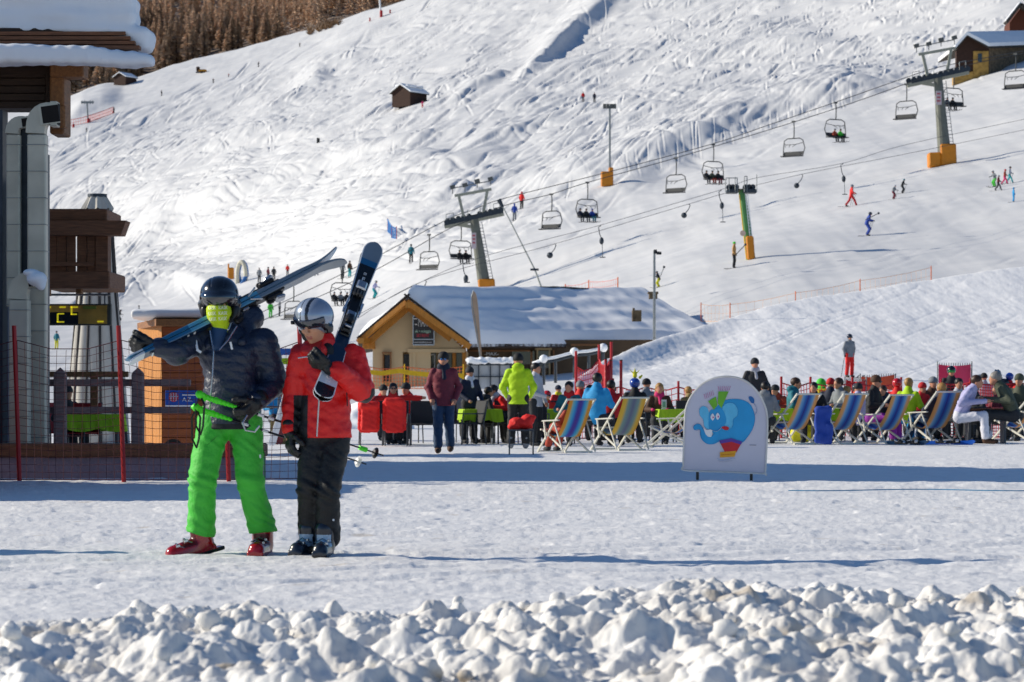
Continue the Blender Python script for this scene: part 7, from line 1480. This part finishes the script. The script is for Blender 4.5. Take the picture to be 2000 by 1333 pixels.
# snow heap behind the chairs at the left of the terrace
o=blob('snow_heap',[('e',V3(GX(728,88)),(1.1,.9,.95)),('e',V3(GX(700,88)),(.8,.9,.7)),('e',V3(GX(760,89)),(.7,.8,.55))],.07,SN_R,None,disp=lambda Pt:.12*sn(Pt,2.6)+.05*sn(Pt,7)); tag(o,'snow_heap' and 'rounded heap of shovelled snow behind the red jackets','snow heap')
# the unseen shadow casters added off frame come last
# more of the crowd, each where the photograph shows a head or a hat
EX=[(742,66,20,'red','dark','beanie','black','person with black cap far behind the leftmost red jacket'),(858,66,-20,'olive','dark','hair','','person with dark hair behind the walking person'),(893,64,150,'grey','dark','beanie','grey','person with grey hat seated left of the navy polo jacket'),
(1030,68,30,'brightred','dark','beanie','black','person in bright red between the yellow and pale grey jackets'),(1100,70,170,'orange','dark','helmet','grey','child in orange with grey helmet behind the teal jacket'),(1206,66,-30,'maroon','dark','hair','','person in maroon right behind the red jacket'),
(1262,68,160,'grey','dark','beanie','black','person in grey seated between jester helmet and blonde person'),(1310,69,20,'navy','dark','beanie','grey','person in navy behind the menu card of the blonde person'),(1345,68,-150,'khaki','dark','hair','','person in khaki left of the elephant sign top'),
(1527,66,-40,'rust','dark','beanie','dark','person in rust jacket left of the turquoise-blue jacket'),(1572,68,20,'brightred','dark','helmet','black','child in red left of the neon green hood'),(1622,66,160,'navy','dark','beanie','red','person with red hat right of the neon green hood'),(1655,65,-60,'brown','dark','hair','','person in brown close beside the grey sitter'),
(1690,67,10,'dark','dark','beanie','orange','person with orange hat behind the pale jacket'),(1733,66,-30,'navy','dark','hair','','person in navy left of the yellow-green jacket'),(1752,68,160,'brightred','dark','helmet','red','child in red with red helmet below the orange banner'),(1789,64,50,'pink','dark','beanie','grey','person in pink with grey hat beside the yellow-green jacket'),
(1844,67,-20,'brown','dark','beanie','dark','person in brown left of the skier with green goggles'),(1893,68,20,'brightred','dark','beanie','white','person in red with white hat behind the white jacket'),(1934,67,160,'purple','dark','hair','','person in purple behind the brown table'),(1960,70,30,'orange','dark','helmet','black','child in orange with black helmet at the far right'),(1985,68,-20,'navy','dark','beanie','brightred','person with bright red hat at the right edge'),(1996,63,170,'maroon','dark','hair','','person in maroon cut off by the right edge')]
for i,(px,d,rz,tp,lg,ht,hc,lab) in enumerate([e for k,e in enumerate(EX) if k%3!=1]): figure(lab,GX(px,d),R(rz),'sit' if i%3 else 'lean',tp,lg,ht,hc,hair=('brown','dark','blond')[i%3],gloves=None if i%2 else 'black',s=(1.0,1.07,.94)[i%3],vox=.024,hood=bool(i%4==1))
for px,py,rz,lab in ((800,868,12,'dark chair right of the red jackets'),(985,869,-8,'dark chair left of the yellow-green jacket'),(1230,867,-20,'dark chair behind the second deck chair'),(1575,864,15,'dark chair behind the blue coat'),(1668,864,-15,'dark chair between the third and fourth right-hand deck chairs'),(1765,863,5,'dark chair under the yellow-green jacket'),(1868,862,40,'dark chair under the person in white'),(1965,862,-70,'dark chair under the grey-haired person at far right')): slingchair(lab,GX(px,gd(py)+1.4),R(rz))
shade('second chalet standing off to the left beyond the picture',-26,-12.5,36.9,46.8,4.4,1.2)  # unseen block, added for the broad shadow across the forecourt
shade('low gabled shed standing off to the left beyond the picture',-16,-6.6,30.2,35.0,2.3,2.9)  # added out of view, gable shaped so that its shadow tapers
figure('person standing beyond the left picture edge',(-6.3,19.9,0),R(60),'stand','dark','dark','helmet','dark',s=1.,vox=.03)  # out-of-view figure added to cast the thin foreground shadow
